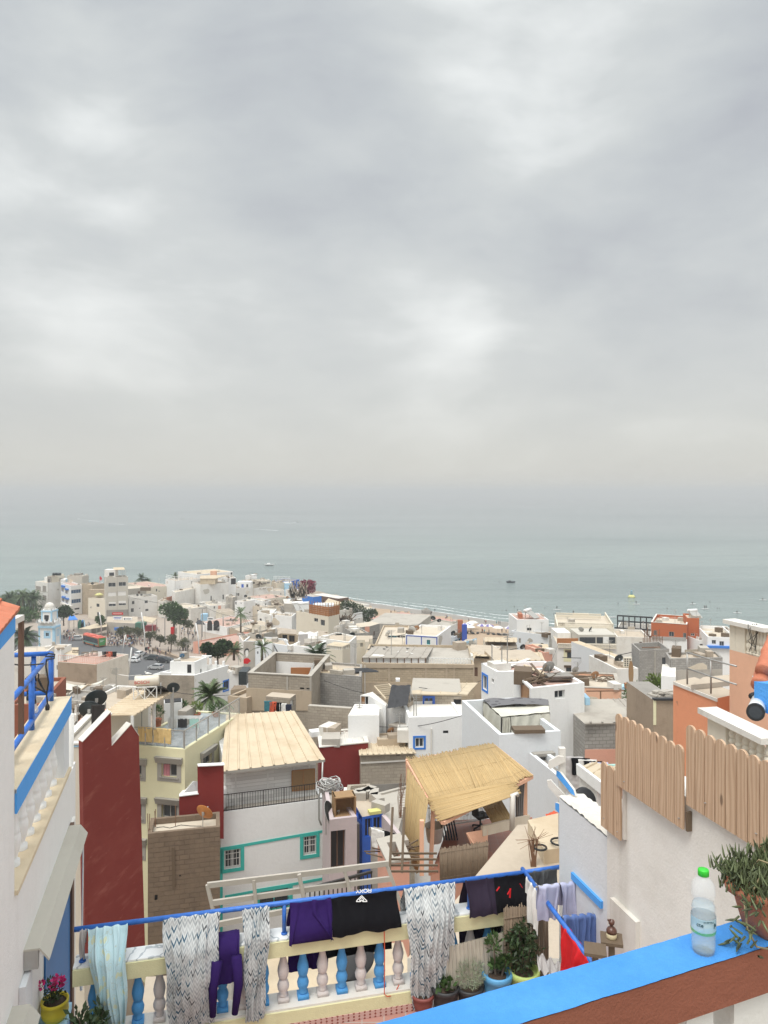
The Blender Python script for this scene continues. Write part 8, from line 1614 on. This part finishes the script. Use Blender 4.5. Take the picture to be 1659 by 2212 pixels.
# ------------------------------------------------------------------ trees and palms
def tree(lab,c,r_,ht,mat,n=900,ls=.5,sq=(1,1,.8),group=None,seed=1):
 T=root('tree',lab,'tree',c,group);g=random.Random(seed);m=MB();l=MB();top=V(c)+V((0,0,ht-r_*.7));m.tube([V(c)-V((0,0,.3)),V(c).lerp(top,.5)+V((g.uniform(-.2,.2),0,0)),top],[.045*ht,.035*ht,.02*ht],7)
 for k in range(9):
  q=V((g.gauss(0,.45),g.gauss(0,.45),g.gauss(0,.35)));q=q if q.length<.8 else q*.8/q.length;cc_=top+V((q.x*r_*sq[0],q.y*r_*sq[1],q.z*r_*sq[2]+.1*r_));m.tube([V(c).lerp(top,.55),cc_],[.02*ht,.006*ht],5);leafcloud(l,cc_,r_*g.uniform(.38,.6),n//9,ls,(1,1,.8),seed=seed*13+k,asp=.6)
 obj('trunk',m,'bark',T);obj('crown',l,mat,T,uv=False);return T
def palm(lab,c,ht,r_,n=26,group=None,seed=1,mat='leaf_palm',lean=.0,nl=18):
 T=root('palm_tree',lab,'palm',c,group);g=random.Random(seed);m=MB();top=V(c)+V((lean*ht,0,ht));m.tube([V(c)-V((0,0,.3)),V(c).lerp(top,.5)+V((lean*.3,0,0)),top],[.05*r_+.1,.04*r_+.08,.05*r_+.06],8);l=MB()
 for k in range(n):
  a=6.283*k/n+g.uniform(-.2,.2);el=g.uniform(-.5,1.25);L=r_*g.uniform(.8,1.1);d=V((math.cos(a)*math.cos(el),math.sin(a)*math.cos(el),math.sin(el)));pts=[]
  for j in range(7):t_=j/6;pts.append(top+d*L*t_+V((0,0,-.55*L*t_*t_*(1.1-.5*math.sin(el)))))
  l.tube(pts,[.02*r_*(1-.8*j/6)for j in range(7)],4,cap=False)
  for j in range(nl):
   t_=.15+.85*j/nl;i=min(5,int(t_*6));p=pts[i].lerp(pts[i+1],t_*6-i);tg=(pts[i+1]-pts[i]).normalized();s_=tg.cross(V((0,0,1))).normalized()
   for sg_ in(-1,1):
    e=(s_*sg_*.8+tg*.75+V((0,0,-.25+g.uniform(-.15,.15)))).normalized()*(.30*L*(1-.55*t_));w=tg*.022*L;l.face([p-w,p+w,p+e])
 obj('trunk',m,'bark',T,True);obj('crown',l,mat,T,uv=False);return T
palm('big date palm right of the tiled roof terrace',W('a2',165,1330,58),zat('a2',1165,58)-zat('a2',1330,58),2.0,40,seed=2,nl=26)
palm('date palm in front of the flat roof furniture house',W('d4',590,1260,86),zat('d4',1110,86)-zat('d4',1260,86),2.6,36,seed=3,mat='leaf_dark')
palm('small palm below the mural house',W('d6',835,520,98),2.0,1.9,20,seed=5);palm('palm standing beside the big dark fig tree',W('d6',495,470,128),zat('d6',385,128)-zat('d6',470,128),2.6,26,seed=6);palm('little palm at the market edge',W('d6',578,145,205),5,3.2,22,seed=7)
def cpalm(lab,v,x,yc,d_,r_,seed,mat='leaf_dark',grp=None,z0=5.5,n=30,nl=18):c=W(v,x,yc,d_);ht=c.z-z0;c.z=z0;palm(lab,c,ht,r_,n,grp,seed,mat,nl=nl)
CPG='coast palms'
cpalm('twin crowned palm on the coast behind the towers, left one','d2',700,305,360,3.7,8,grp=CPG,n=40);cpalm('twin crowned palm on the coast behind the towers, right one','d2',790,330,362,3.0,9,grp=CPG,n=36);cpalm('coast palm left of the white tubular railing','d2',1225,275,372,3.4,10,'leaf_palm',CPG,n=34);cpalm('coast palm peeping over the white tubular railing','d2',1440,245,392,2.6,11,'leaf_palm',CPG)
cpalm('big shaggy palm left of the minaret foot','a1',195,680,190,4.6,12,n=54,nl=26,z0=7)
g=random.Random(20)
for k in range(16):
 x=20+k*36+g.uniform(-10,10);yb=830+g.uniform(-40,30);d_=318-6*(k%5)+g.uniform(-5,5);c=W('d1',x,HY,d_);c.z=5.5;palm('palm of the grove left of the towers',c,zat('d1',690+g.uniform(-30,60)-(70 if k in(12,13)else 0),d_)-5.5,4.6,30,'palms of the grove on the left',30+k,'leaf_dark' if k%3 else 'leaf_palm',nl=12)
l=MB()
for k in range(26):leafcloud(l,W('d1',20+g.uniform(0,560),985+g.uniform(-110,60),300+g.uniform(-15,15)),2.6,200,1.0,(1.3,1,.8),seed=k)
thing('undergrowth',l,'leaf','dark undergrowth below the palm grove on the left','undergrowth',kind='stuff',uv=False)
def gtree(lab,v,x,yb,yt,d_,rp_,mat,seed,n=1200,group=None,ls=.55):c=W(v,x,yb,d_);return tree(lab,c,rp_*VIEW[v][2]*d_/F,zat(v,yt,d_)-c.z,mat,n,ls,group=group,seed=seed)
gtree('dark round tree beside the minaret','d1',990,1110,850,262,125,'leaf_dark',41,1800,ls=.8);gtree('bright green tree right of the shop signs','d2',1200,1080,735,244,185,'leaf',42,2400,ls=.8);gtree('bush in front of the small cream house','d2',70,1010,900,262,75,'leaf',43,700,ls=.7)
gtree('big dark fig tree in front of the pink walled roof','d6',300,560,250,128,155,'leaf_dark',44,4200,ls=.45)
PTG='small windswept trees on the square'
for x,yb,yt,rr,sd,lab in((1080,400,245,55,51,'small windswept tree left of the street lamp, behind the planter'),(1185,395,285,50,52,'small windswept tree right in front of the street lamp'),(1310,430,288,65,53,'larger of the windswept trees on the planter'),(1440,460,325,70,54,'rightmost windswept tree on the planter'),(860,280,190,60,55,'scrubby tree behind the crowd, right of the blue hoarding'),(760,280,215,45,56,'scrubby tree in the crowd right of the bus'),(960,300,205,50,57,'scrubby tree beside the green stall'),(1490,230,120,65,58,'grey green tree below the red awning')):gtree(lab,'d5',x,yb,yt,234 if yb>350 else 250,rr,'leaf_olive',sd,700,PTG,.5)
T=root('bougainvillea','dark red bougainvillea bush at the end of the point','shrub',W('a2',960,350,285));l=MB();g=random.Random(8)
for k in range(16):leafcloud(l,W('a2',905+g.uniform(0,90),240+g.uniform(0,100)*(1 if k>4 else .4)+(0 if k>3 else 0),285+g.uniform(-2,2)),1.25,130,.55,asp=.8,seed=k)
obj('foliage',l,'bougainvillea',T,uv=False);m=MB();c=W('a2',960,365,285);m.tube([c,c+V((0,0,5))],.3,6);obj('stem',m,'bark',T)
# ------------------------------------------------------------------ vehicles
plain('car_white',(.72,.73,.73),.3,var=.03);plain('car_silver',(.50,.51,.51),.3,.3,var=.03);plain('car_green',(.055,.065,.065),.3,.3,var=.05);plain('car_black',(.022,.024,.027),.3,var=.05);plain('tyre',(.02,.02,.02),.8);plain('lamp_red',(.4,.02,.02),.4);plain('lamp_white',(.7,.7,.68),.2)
def car(lab,p,rz,mat,suv=0.0,group='cars on the square'):
 Cr=root('parked_car',lab,'car',(0,0,0),group);r_=suv
 def loft(prof,w0,w1,m,zt):
  L_=[V((x,-(w0 if z<zt else w1),z))for x,z in prof];R_=[V((x,(w0 if z<zt else w1),z))for x,z in prof];m.hexa(L_,R_)
 m=MB();loft([(-2.1,.32),(-2.15,.62),(-2.05,.92+r_*.3),(-1.2,.98+r_*.3),(.95,.96+r_*.3),(1.95,.80+r_*.2),(2.15,.58),(2.1,.32)],.86,.82,m,.7);loft([(-1.85+.1*r_,.95),(-1.45-.35*r_,1.44+.2*r_),(.15,1.48+.2*r_),(.95,.95)],.80,.64,m,1.2);obj('body',m,mat,Cr)
 m=MB()
 for s_ in(-1,1):m.prism([(-1.6,s_*.775,1.03+r_*.2),(.75,s_*.775,1.03+r_*.2),(.12,s_*.665,1.40+.2*r_),(-1.35-.3*r_,s_*.665,1.40+.2*r_)],V((0,s_*.02,0)))
 m.prism([(.93,-.70,1.0),(.93,.70,1.0),(.22,.60,1.43+.2*r_),(.22,-.60,1.43+.2*r_)],V((.03,0,.01)));m.prism([(-1.82,-.70,1.02),(-1.82,.70,1.02),(-1.5-.3*r_,.60,1.40+.2*r_),(-1.5-.3*r_,-.60,1.40+.2*r_)],V((-.03,0,.01)));obj('window',m,'pane',Cr)
 for x in(-1.3,1.3):
  for y in(-.80,.80):m=MB();m.tube([(x,y-.1,.32),(x,y+.1,.32)],.32,14);w=obj('wheel',m,'tyre',Cr);m=MB();m.tube([(x,y-.105,.32),(x,y+.105,.32)],.2,10);obj('rim',m,'steel',w)
 for s_ in(-1,1):
  m=MB();m.box((2.03,s_*.62,.62),(.16,.34,.14));obj('headlight',m,'lamp_white',Cr);m=MB();m.box((-2.08,s_*.66,.72),(.10,.26,.16));obj('tail_light',m,'lamp_red',Cr)
 m=MB();m.box((-2.13,0,.55),(.06,.5,.12));obj('number_plate',m,'lamp_white',Cr)
 Cr.location=p;Cr.rotation_euler=(0,0,rz);return Cr
for x,y,rz,mt,suv,lab in((890,570,2.9,'car_white',0,'white saloon car at the left of the parked cars'),(972,505,1.35,'car_white',.4,'white hatchback seen from behind next to the kerb'),(1098,545,2.95,'car_green',0,'dark grey saloon car parked along the square'),(1235,575,-.35,'car_black',.6,'black estate car parked at the right of the row'),(1140,650,2.85,'car_silver',.4,'silver hatchback driving in front of the parked row'),(305,332,.15,'car_silver',.3,'silver car behind the bus')):car(lab,Wz('d5',x,y,PZ+.03),rz,mt,suv)
b0=Wz('d5',518,418,PZ+.03);b1=Wz('d5',350,372,PZ+.03);e=(b1-b0).normalized();az=math.atan2(e.y,e.x);L=min(12.5,(b1-b0).length);bus=root('city_bus','red roofed city bus with dark windows and a green rear','bus',b0)
n_=V((-e.y,e.x,0));n_=n_ if n_.x>0 else-n_
def bb_(m,s0,s1,t0,t1,z0,z1):m.hexa([b0+e*s0+n_*t0+V((0,0,z0)),b0+e*s1+n_*t0+V((0,0,z0)),b0+e*s1+n_*t1+V((0,0,z0)),b0+e*s0+n_*t1+V((0,0,z0))],[b0+e*s0+n_*t0+V((0,0,z1)),b0+e*s1+n_*t0+V((0,0,z1)),b0+e*s1+n_*t1+V((0,0,z1)),b0+e*s0+n_*t1+V((0,0,z1))])
BW=2.6;m=MB();bb_(m,0,L,0,BW,.35,3.0);obj('body',m,plain('bus_orange',(.40,.12,.05),.4),bus);m=MB();bb_(m,.02,L-.02,.03,BW-.03,3.002,3.15);bb_(m,1,3.2,.5,2.1,3.15,3.4);bb_(m,5,8,.5,2.1,3.15,3.38);bb_(m,9.5,11,.6,2.0,3.15,3.3);obj('roof',m,plain('bus_red',(.62,.14,.10),.5),bus)
m=MB();bb_(m,.4,L-.2,-.03,0,1.25,2.75);obj('side_window',m,'pane',bus);m=MB();bb_(m,.2,L-.2,-.025,0,.75,1.2);obj('side_stripe',m,plain('bus_teal',(.10,.25,.22),.5),bus);m=MB();bb_(m,-.04,0,.15,BW-.15,.6,2.9);rr_=obj('rear_panel',m,plain('bus_green',(.07,.30,.08),.5),bus);m=MB();bb_(m,-.07,-.04,.5,1.9,2.1,2.2);bb_(m,-.07,-.04,.5,1.4,1.8,1.9);obj('lettering',m,'white_clean',rr_)
for s_ in(2.6,9.0):
 for t_ in(0.05,BW-.05):m=MB();c=b0+e*s_+n_*t_+V((0,0,.48));m.tube([c-n_*.14,c+n_*.14],.48,14);obj('wheel',m,'tyre',bus)
for t_ in(.3,BW-.3):m=MB();bb_(m,-.06,0,t_-.12,t_+.12,.9,1.15);obj('tail_light',m,'lamp_red',bus)
# ------------------------------------------------------------------ people
plain('skin',(.30,.17,.11),.6);plain('skin_light',(.45,.28,.20),.6);plain('hair',(.02,.014,.01),.6)
CL={}
for n_,c_ in(('white',(.66,.65,.63)),('black',(.015,.015,.018)),('navy',(.03,.045,.10)),('red',(.42,.05,.05)),('grey',(.20,.20,.21)),('beige',(.42,.34,.25)),('blue',(.08,.19,.42)),('turquoise',(.06,.36,.42)),('pink',(.52,.22,.24))):plain('cloth_'+n_,c_,.85)
def person_mesh(pose,top,bot,skin,name):
 L={'pel':(0,0,.92,.135),'waist':(0,0,1.06,.125),'chest':(0,.0,1.28,.15),'neck':(0,.0,1.45,.058),'headb':(0,.01,1.53,.075),'head':(0,.015,1.62,.105),'crown':(0,0,1.70,.085)}
 E=[('pel','waist'),('waist','chest'),('chest','neck'),('neck','headb'),('headb','head'),('head','crown')]
 for s_,q in((-1,'l'),(1,'r')):
  f=pose*s_
  L['sh'+q]=(s_*.17,0,1.38,.075);L['el'+q]=(s_*.235,-.05-.10*f,1.12,.048);L['wr'+q]=(s_*.24,.08-.20*f,.90,.036);L['ha'+q]=(s_*.235,.10-.22*f,.80,.04)
  L['hi'+q]=(s_*.095,0,.86,.105);L['kn'+q]=(s_*.10,.03+.16*f,.48,.068);L['an'+q]=(s_*.10,-.04+.26*f,.09,.045);L['to'+q]=(s_*.11,.10+.26*f,.04,.045)
  E+=[('chest','sh'+q),('sh'+q,'el'+q),('el'+q,'wr'+q),('wr'+q,'ha'+q),('pel','hi'+q),('hi'+q,'kn'+q),('kn'+q,'an'+q),('an'+q,'to'+q)]
 K=list(L);me=bpy.data.meshes.new(name);me.from_pydata([L[k][:3]for k in K],[(K.index(a),K.index(b))for a,b in E],[]);o=bpy.data.objects.new(name,me);COL.objects.link(o);o.modifiers.new('s','SKIN');o.modifiers.new('u','SUBSURF').levels=1
 for i,k in enumerate(K):v_=me.skin_vertices[0].data[i];v_.radius=(L[k][3],L[k][3]*(.8 if k in('chest','waist')else 1));v_.use_root=(k=='pel')
 dg=bpy.context.evaluated_depsgraph_get();nm=bpy.data.meshes.new_from_object(o.evaluated_get(dg));bpy.data.objects.remove(o);nm.materials.clear()
 for x in(skin,'cloth_'+top if top else skin,'cloth_'+bot,'hair'):nm.materials.append(MT[x])
 for p in nm.polygons:
  c=p.center;p.use_smooth=True
  p.material_index=3 if(c.z>1.63 and(c.y<.06 or c.z>1.69))else 0 if c.z>1.45 else(0 if(abs(c.x)>.2 and c.z<1.15)else 1)if c.z>.95 else(0 if abs(c.x)>.2 and c.z>.74 else 2)if c.z>(.12 if bot!='navy' else .5)else 0
 nm.name=name;return nm
PM={}
def person(p,rz,top,bot,lab,group,pose=0.0,skin='skin',sc=1.0):
 k=(top,bot,pose,skin)
 if k not in PM:PM[k]=person_mesh(pose,top,bot,skin,'person')
 o=link(bpy.data.objects.new('person',PM[k]));o.location=p;o.rotation_euler=(0,0,rz);o.scale=(sc,)*3;return tag(o,lab,'person',group)
g=random.Random(77)
OUT=[('white','black'),('black','navy'),('white','navy'),('navy','black'),('red','black'),('grey','black'),('beige','navy'),('blue','beige'),('white','beige'),('black','black'),('pink','navy'),('turquoise','white')]
WGT=[9,8,8,5,3,5,3,3,4,6,2,1]
def crowd(zone,pts,v,z,grp,words):
 for x,y in pts:
  t_,b=g.choices(OUT,WGT)[0];person(Wz(v,x,y,z),g.uniform(0,6.28),t_,b,f'person in {t_} top and {b} {"shorts" if b == "navy" else "trousers"} {words}',f'{t_} and {b} dressed people {words}',g.choice((0,.55,1.0)),g.choice(('skin','skin','skin_light')),g.uniform(.92,1.06))
def scat(n,x0,y0,x1,y1,sl=0.0,mind=7):
 out=[]
 for _ in range(n*30):
  if len(out)>=n:break
  x,y=g.uniform(x0,x1),g.uniform(y0,y1);y+=sl*(x-x0)
  if all((x-a)**2+(2*(y-b))**2>mind**2 for a,b in out):out.append((x,y))
 return out
crowd('c',scat(115,615,285,930,405,0.02),'d5',PZ+.01,'','in the packed crowd by the bus')
crowd('l',scat(26,130,250,262,335,0),'d5',PZ+.01,'','waiting left of the bus')
crowd('m',scat(22,930,330,1100,400,.15,16),'d5',PZ+.01,'','walking past the scrubby trees')
crowd('k',scat(14,1040,440,1330,500,.05,22),'d5',PZ+.01,'','on the paving behind the parked cars')
crowd('r',scat(20,1400,235,1600,330,0,18),'d5',PZ+.01,'','by the market stalls right of the red box')
crowd('s',scat(14,380,175,430,240,0,7),'d5',PZ+.01,'','standing beside the surfboard rack')
crowd('u',scat(8,1130,215,1180,265,0,12),'d5',PZ+.01,'','under the tan hipped awning')
crowd('w',scat(8,1380,430,1560,470,.05,20),'d5',PZ+.01,'','sitting area right of the planter wall')
person(Wz('d5',992,548,PZ+.03),1.2,'white','white','person all in white crossing the road behind the silver hatchback',None,.6);person(Wz('d5',898,500,PZ+.03),2,'navy','navy','person in navy standing behind the white saloon car',None,0);person(Wz('d5',1110,470,PZ+.03),0,'red','black','child in a dark red top on the paving beyond the dark grey car',None,0,sc=.7)
person(Wz('d5',205,345,PZ+.03),2.5,'red','red','person in red sportswear stepping into the road left of the bus',None,1.0);person(Wz('d5',240,345,PZ+.03),2.5,'red','navy','person in a red top and dark shorts beside the one all in red',None,.6)
# beach and bathers
def beachpt(v,x,y):
 z=1.0
 for _ in range(12):p=Wz(v,x,y,z);z=max(0,ground(p.x,p.y))
 return Wz(v,x,y,z)
BG='people on the beach'
BP_=[(82,285),(112,270),(100,312),(222,300),(246,298),(268,322),(274,312),(295,325),(318,330),(326,330),(407,300),(440,270),(527,330),(534,325),(540,325),(662,358),(717,352),(846,355),(857,368),(944,372),(963,372),(974,372),(1098,402),(828,440),(844,445),(882,445),(988,440),(1022,440),(1046,455),(1060,452),(690,440),(735,445)]
DSC=(('dark','black'),('dark','navy'),('white','black'),('red','navy'))
for k,(x,y)in enumerate(BP_):
 t_,b=(('black','navy'),('navy','black'),('white','navy'),('red','black'),('turquoise','navy'))[k%5];wh='near the parasols' if y>400 or x in(690,735)else('walking on the sand left of the dark rock' if x<360 else('by the waterline right of the rock'))
 person(beachpt('a3',x,y),g.uniform(0,6.28),t_,b,f'bather in {t_} and {b} {wh}',f'{t_} and {b} bathers {wh}',(0,.6,1.0)[k%3])
m=MB();c=beachpt('a3',368,282);m.surf(lambda u,v:c+V((2.6*math.cos(u*6.283)*math.sin(v*1.57)*(1+.35*mnoise.noise(V((u*4,v*3,1)))),1.4*math.sin(u*6.283)*math.sin(v*1.57),2.3*math.cos(v*1.57)*(1+.3*mnoise.noise(V((u*5,v*5,2)))))),16,8);thing('rock',m,'concrete_dark','dark rock on the wet sand','rock')
for k,(x,y)in enumerate(((142,270),(205,270))):m=MB();c=beachpt('a3',x,y);m.ball(c+V((0,0,.1)),.8,9,6,sc=(1.3,.8,.5));thing('rock',m,'concrete_dark',('first' if k==0 else 'second')+' low stone from the left on the wet sand','rock')
plain('parasol_white',(.66,.65,.62),.8);plain('parasol_blue',(.16,.13,.36),.8)
PAR={}
def parasol(p,mt,lab,sc):
 if mt not in PAR:
  r_=root('parasol',lab,'parasol',(0,0,0),'parasols on the beach');m=MB();m.tube([(0,0,0),(0,0,2.2)],.04,6);obj('pole',m,'steel',r_)
  for nm,q,mm in(('canopy',0,'parasol_white'),('canopy_panel',1,mt)):
   m=MB()
   for k in range(8):
    if k%2!=q and mt!='parasol_white':continue
    if q==1 and mt=='parasol_white':continue
    a0,a1=k*.7854,(k+1)*.7854;A_=[V((1.5*math.cos(a),1.5*math.sin(a),1.85))for a in(a0,a1)];B2_=[V((.8*math.cos(a),.8*math.sin(a),2.2))for a in(a0,a1)];m.face([A_[0],A_[1],B2_[1],B2_[0]]);m.face([B2_[0],B2_[1],(0,0,2.36)])
   if m.v:obj(nm,m,mm,r_)
  PAR[mt]=r_;r_.location=p;r_.scale=(sc,)*3;return
 dup(PAR[mt],p,g.uniform(0,3),sc,lab,'parasols on the beach')
for k,(x,y,mt,lab)in enumerate(((690,430,'parasol_blue','leftmost striped parasol of the row on the sand'),(718,425,'parasol_white','plain white parasol second from the left on the sand'),(750,410,'parasol_white','white parasol behind the second one'),(726,450,'parasol_white','front white parasol over the dark loungers at the left'),(824,438,'parasol_blue','tall purple and white parasol in the middle of the row'),(880,440,'parasol_blue','striped parasol right of the tall purple one'),(955,455,'parasol_white','pale parasol in front, third from the right'),(1050,458,'parasol_blue','striped parasol second from the right, low down'),(1080,440,'parasol_white','rightmost white parasol beside the tall white block'))):parasol(beachpt('a3',x,y),mt,lab,1.45)
for k,(x,y,lab)in enumerate(((725,445,'dark loungers below the front white parasol'),(940,455,'dark loungers below the pale parasol'),(1040,462,'dark loungers below the low striped parasol'))):
 m=MB();c=beachpt('a3',x,y)
 for q in range(4):m.box(c+V((-3+q*2,g.uniform(-.5,.5),.1)),(.9,2.0,.4),g.uniform(-.3,.3))
 thing('loungers',m,'black',lab,'loungers')
SW_=[('a3',x,y)for x,y in((965,30),(978,32),(989,265),(1023,262),(1090,228),(1115,255),(1338,240),(1412,288),(1424,282),(1436,286),(1460,275),(1488,310),(1514,306),(1466,320),(1555,330),(1425,332))]+[('a4',x,y)for x,y in((12,312),(92,330),(58,335),(240,332),(285,330),(435,205),(836,242),(1185,190),(1245,245),(1265,245),(640,350),(470,345))]
for k,(v,x,y)in enumerate(SW_):p=Wz(v,x,y,0);person(p-V((0,0,1.05 if k%3 else .8)),g.uniform(0,6.28),'black' if k%3 else 'navy','black','bather in dark clothes standing in the shallow sea','bathers in the sea',0)
def sup(v,x,y,lab,kneel=False,w='white_clean',cnt=1):
 p=Wz(v,x,y,.08);az=g.uniform(-.5,.5);e=V((math.cos(az),math.sin(az),0));sd=V((-e.y,e.x,0));m=MB()
 for dz_ in(0,.14):m.surf(lambda u,t_:p+e*(u-.5)*3.8+sd*(t_-.5)*1.0*math.sin(math.pi*min(.97,max(.03,u)))**.5+V((0,0,dz_+.2*abs(u-.5)**2)),12,3)
 thing('paddle_board',m,w,'white paddle board '+lab,'paddle board',smooth=True)
 for q in range(cnt):person(p+e*(q*.8-.2)+V((0,0,.15 if not kneel else-.45)),az,'black','black','person in dark clothes on the paddle board '+lab,'pair on one paddle board' if cnt>1 else None,0)
for a in(('a3',1440,250,'left of the others off the beach'),('a3',1575,288,'close to the standing bathers',False),('a4',72,288,'just off the roof terrace balusters',True),('a4',342,322,'close in front of the guest house roof',True),('a4',388,312,'lying empty beside the close one',True,'white_clean',0),('a4',586,207,'below the yellow buoy'),('a4',1044,205,'far out right of the buoy',True),('a4',1145,245,'carrying several people above the orange tower',False,'white_clean',2),('a4',1410,278,'right of the solar heater',True),('a4',1618,172,'at the far right of the sea',True),('a4',165,295,'floating empty off the left terrace',True,'white_clean',0)):sup(*a)
m=MB();c=Wz('a4',545,150,0);m.lathe(c,[(1.8,-.2),(2.0,.3),(1.6,.9),(.9,1.4)],12);bu=root('buoy','yellow marker buoy with a pale blue top','buoy',c);obj('float',m,'dish_yellow',bu,True);m=MB();m.lathe(c,[(.7,1.4),(.5,3.6),(.6,3.7)],8);obj('mast',m,'light_blue',bu,True)
for v,x,y,mt,lab,sc in(('a2',645,100,'white_clean','small white motor boat off the point',1.5),('a3',1060,32,'f_navy','dark pedal boat with two people off the beach',1.1)):
 c=Wz(v,x,y,-.1);bt_=root('boat',lab,'boat',c);m=MB();m.surf(lambda u,t_:c+V(((u-.5)*5*sc,(t_-.5)*2*sc*math.sin(math.pi*min(.95,.12+u*.85)),.8*sc*abs(t_-.5)*2+.25*sc*(u-.5)**2*4)),14,6);m.face([c+V(((u-.5)*5*sc,s_*.9*sc*math.sin(math.pi*min(.95,.12+u*.85)),.55*sc))for s_,us in((1,(0,.25,.5,.75,1)),(-1,(1,.75,.5,.25,0)))for u in us]);obj('hull',m,mt,bt_,True);m=MB();m.box(c+V((-.5*sc,0,.6*sc)),(1.4*sc,1.2*sc,.8*sc));obj('cabin',m,mt if mt=='white_clean' else 'black',bt_)
for x,y,lab in((395,1122,'speed boat left of the long wake'),(642,1127,'speed boat at the head of the bright wake'),(170,1122,'speed boat at the left of the wakes')):
 c=Wz('D',x,y,.1);m=MB();m.surf(lambda u,t_:c+V(((u-.5)*7,(t_-.5)*2.6*math.sin(math.pi*min(.95,.12+u*.85)),1.2*abs(t_-.5)*2+.3)),10,6);thing('speed_boat',m,'white_clean',lab,'boat')
# birds
def bird(p,rz,mt,lab,sc,grp):
 if mt not in BIRD:
  m=MB();m.ball((0,0,.13),.11,10,7,sc=(1.7,.9,.9));m.ball((.19,0,.24),.055,8,6);m.tube([(-.14,0,.14),(-.34,0,.11)],[.06,.03],6);m.tube([(.23,0,.24),(.29,0,.235)],[.02,.004],5)
  for s_ in(-.04,.04):m.tube([(.02,s_,0),(.02,s_,.08)],.01,4)
  o=obj('bird',m,mt,None,True,(0,0,0),uv=False);BIRD[mt]=o;o.location=p;o.rotation_euler=(0,0,rz);o.scale=(sc,)*3;return tag(o,lab,'bird',grp)
 o=link(BIRD[mt].copy());o.location=p;o.rotation_euler=(0,0,rz);o.scale=(sc,)*3;return tag(o,lab,'bird',grp)
BIRD={}
for k,(x,y,mt,rz,lab)in enumerate(((460,322,'f_grey',.3,'grey bird at the left edge of the ribbed grey shed roof'),(500,292,'f_grey',2.8,'grey bird on the upper left of the ribbed grey shed roof'),(622,318,'f_grey',3.3,'lower of two grey birds close together on the ribbed grey shed roof'),(650,298,'f_grey',3.0,'upper of two grey birds close together on the ribbed grey shed roof'),(868,316,'f_grey',3.1,'grey bird in the middle of the pale patch on the shed roof'),(770,350,'f_white',1.0,'white bird at the left of the ribbed grey shed roof front'),(865,350,'f_white',.5,'white bird in the middle of the ribbed grey shed roof front'),(912,368,'f_white',2.6,'white bird at the right of the ribbed grey shed roof front'))):bird(W('d7',x,y,72.3+(398-y)*.072)+V((0,0,.02)),rz,mt,lab,.62,None)
bird(W('a1',1205,992,44.6)+V((0,0,0)),3.0,'f_white','white gull standing on the solar tank',.75,None)
for k,(p,dd,az,mt)in enumerate(DQ):nm={'dish_grey':'grey','dish_white':'pale','dish_dark':'dark'}[mt];dish(p,dd,az,0,mt,f'small {nm} satellite dish among the many on the lower town roofs',f'small {nm} dishes on the lower town roofs')
g=random.Random(44);CB=[((905,1485,56),(1040,1470,62)),((700,1470,66),(905,1500,58)),((560,1395,120),(790,1400,112)),((500,1345,190),(690,1360,165)),((640,1330,165),(880,1370,120)),((1040,1430,50),(1205,1395,120)),((1215,1420,110),(1400,1400,105)),((440,1310,255),(560,1330,230)),((280,1290,270),(470,1300,262)),((1080,1512,42),(1265,1480,48)),((310,1480,60),(520,1500,62)),((820,1570,52),(1000,1545,50)),((930,1395,100),(1120,1400,110))]
WD_=('from the block hut','over the rough block house','below the cream house','over the market roofs','near the timber screen house','from the big white house','past the guest house front','left of the white cube','by the beige tower','over the tent','above the tiled terrace','over the plain white wall front','behind the ribbed shed roof')
for(a,b),w_ in zip(CB,WD_):A,B_=W('D',*a),W('D',*b);m=MB();m.tube([A.lerp(B_,k/12)-V((0,0,.05*(B_-A).length*math.sin(math.pi*k/12)**1))for k in range(13)],.022 if a[2]<80 else .05,4);thing('overhead_cable',m,'black_rubber','thin sagging overhead cable '+w_,'cable',group='overhead cables')
# ------------------------------------------------------------------ the hazy air over the town and the sea
hm=bpy.data.materials.new('haze');hm.use_nodes=True;ht=hm.node_tree;ht.nodes.clear()
pv=nd(ht,'ShaderNodeVolumePrincipled',{'Color':(.81,.825,.835,1),'Density':.00042,'Anisotropy':0.0})
ho=nd(ht,'ShaderNodeOutputMaterial');ht.links.new(pv.outputs[0],ho.inputs['Volume']);MT['haze']=hm
hb=MB();hb.hexa([V((-14000,-300,-45)),V((14000,-300,-45)),V((14000,14000,-45)),V((-14000,14000,-45))],[V((-14000,-300,90)),V((14000,-300,90)),V((14000,14000,90)),V((-14000,14000,90))])
haze=obj('haze',hb,'haze',uv=False);haze['kind']='stuff'
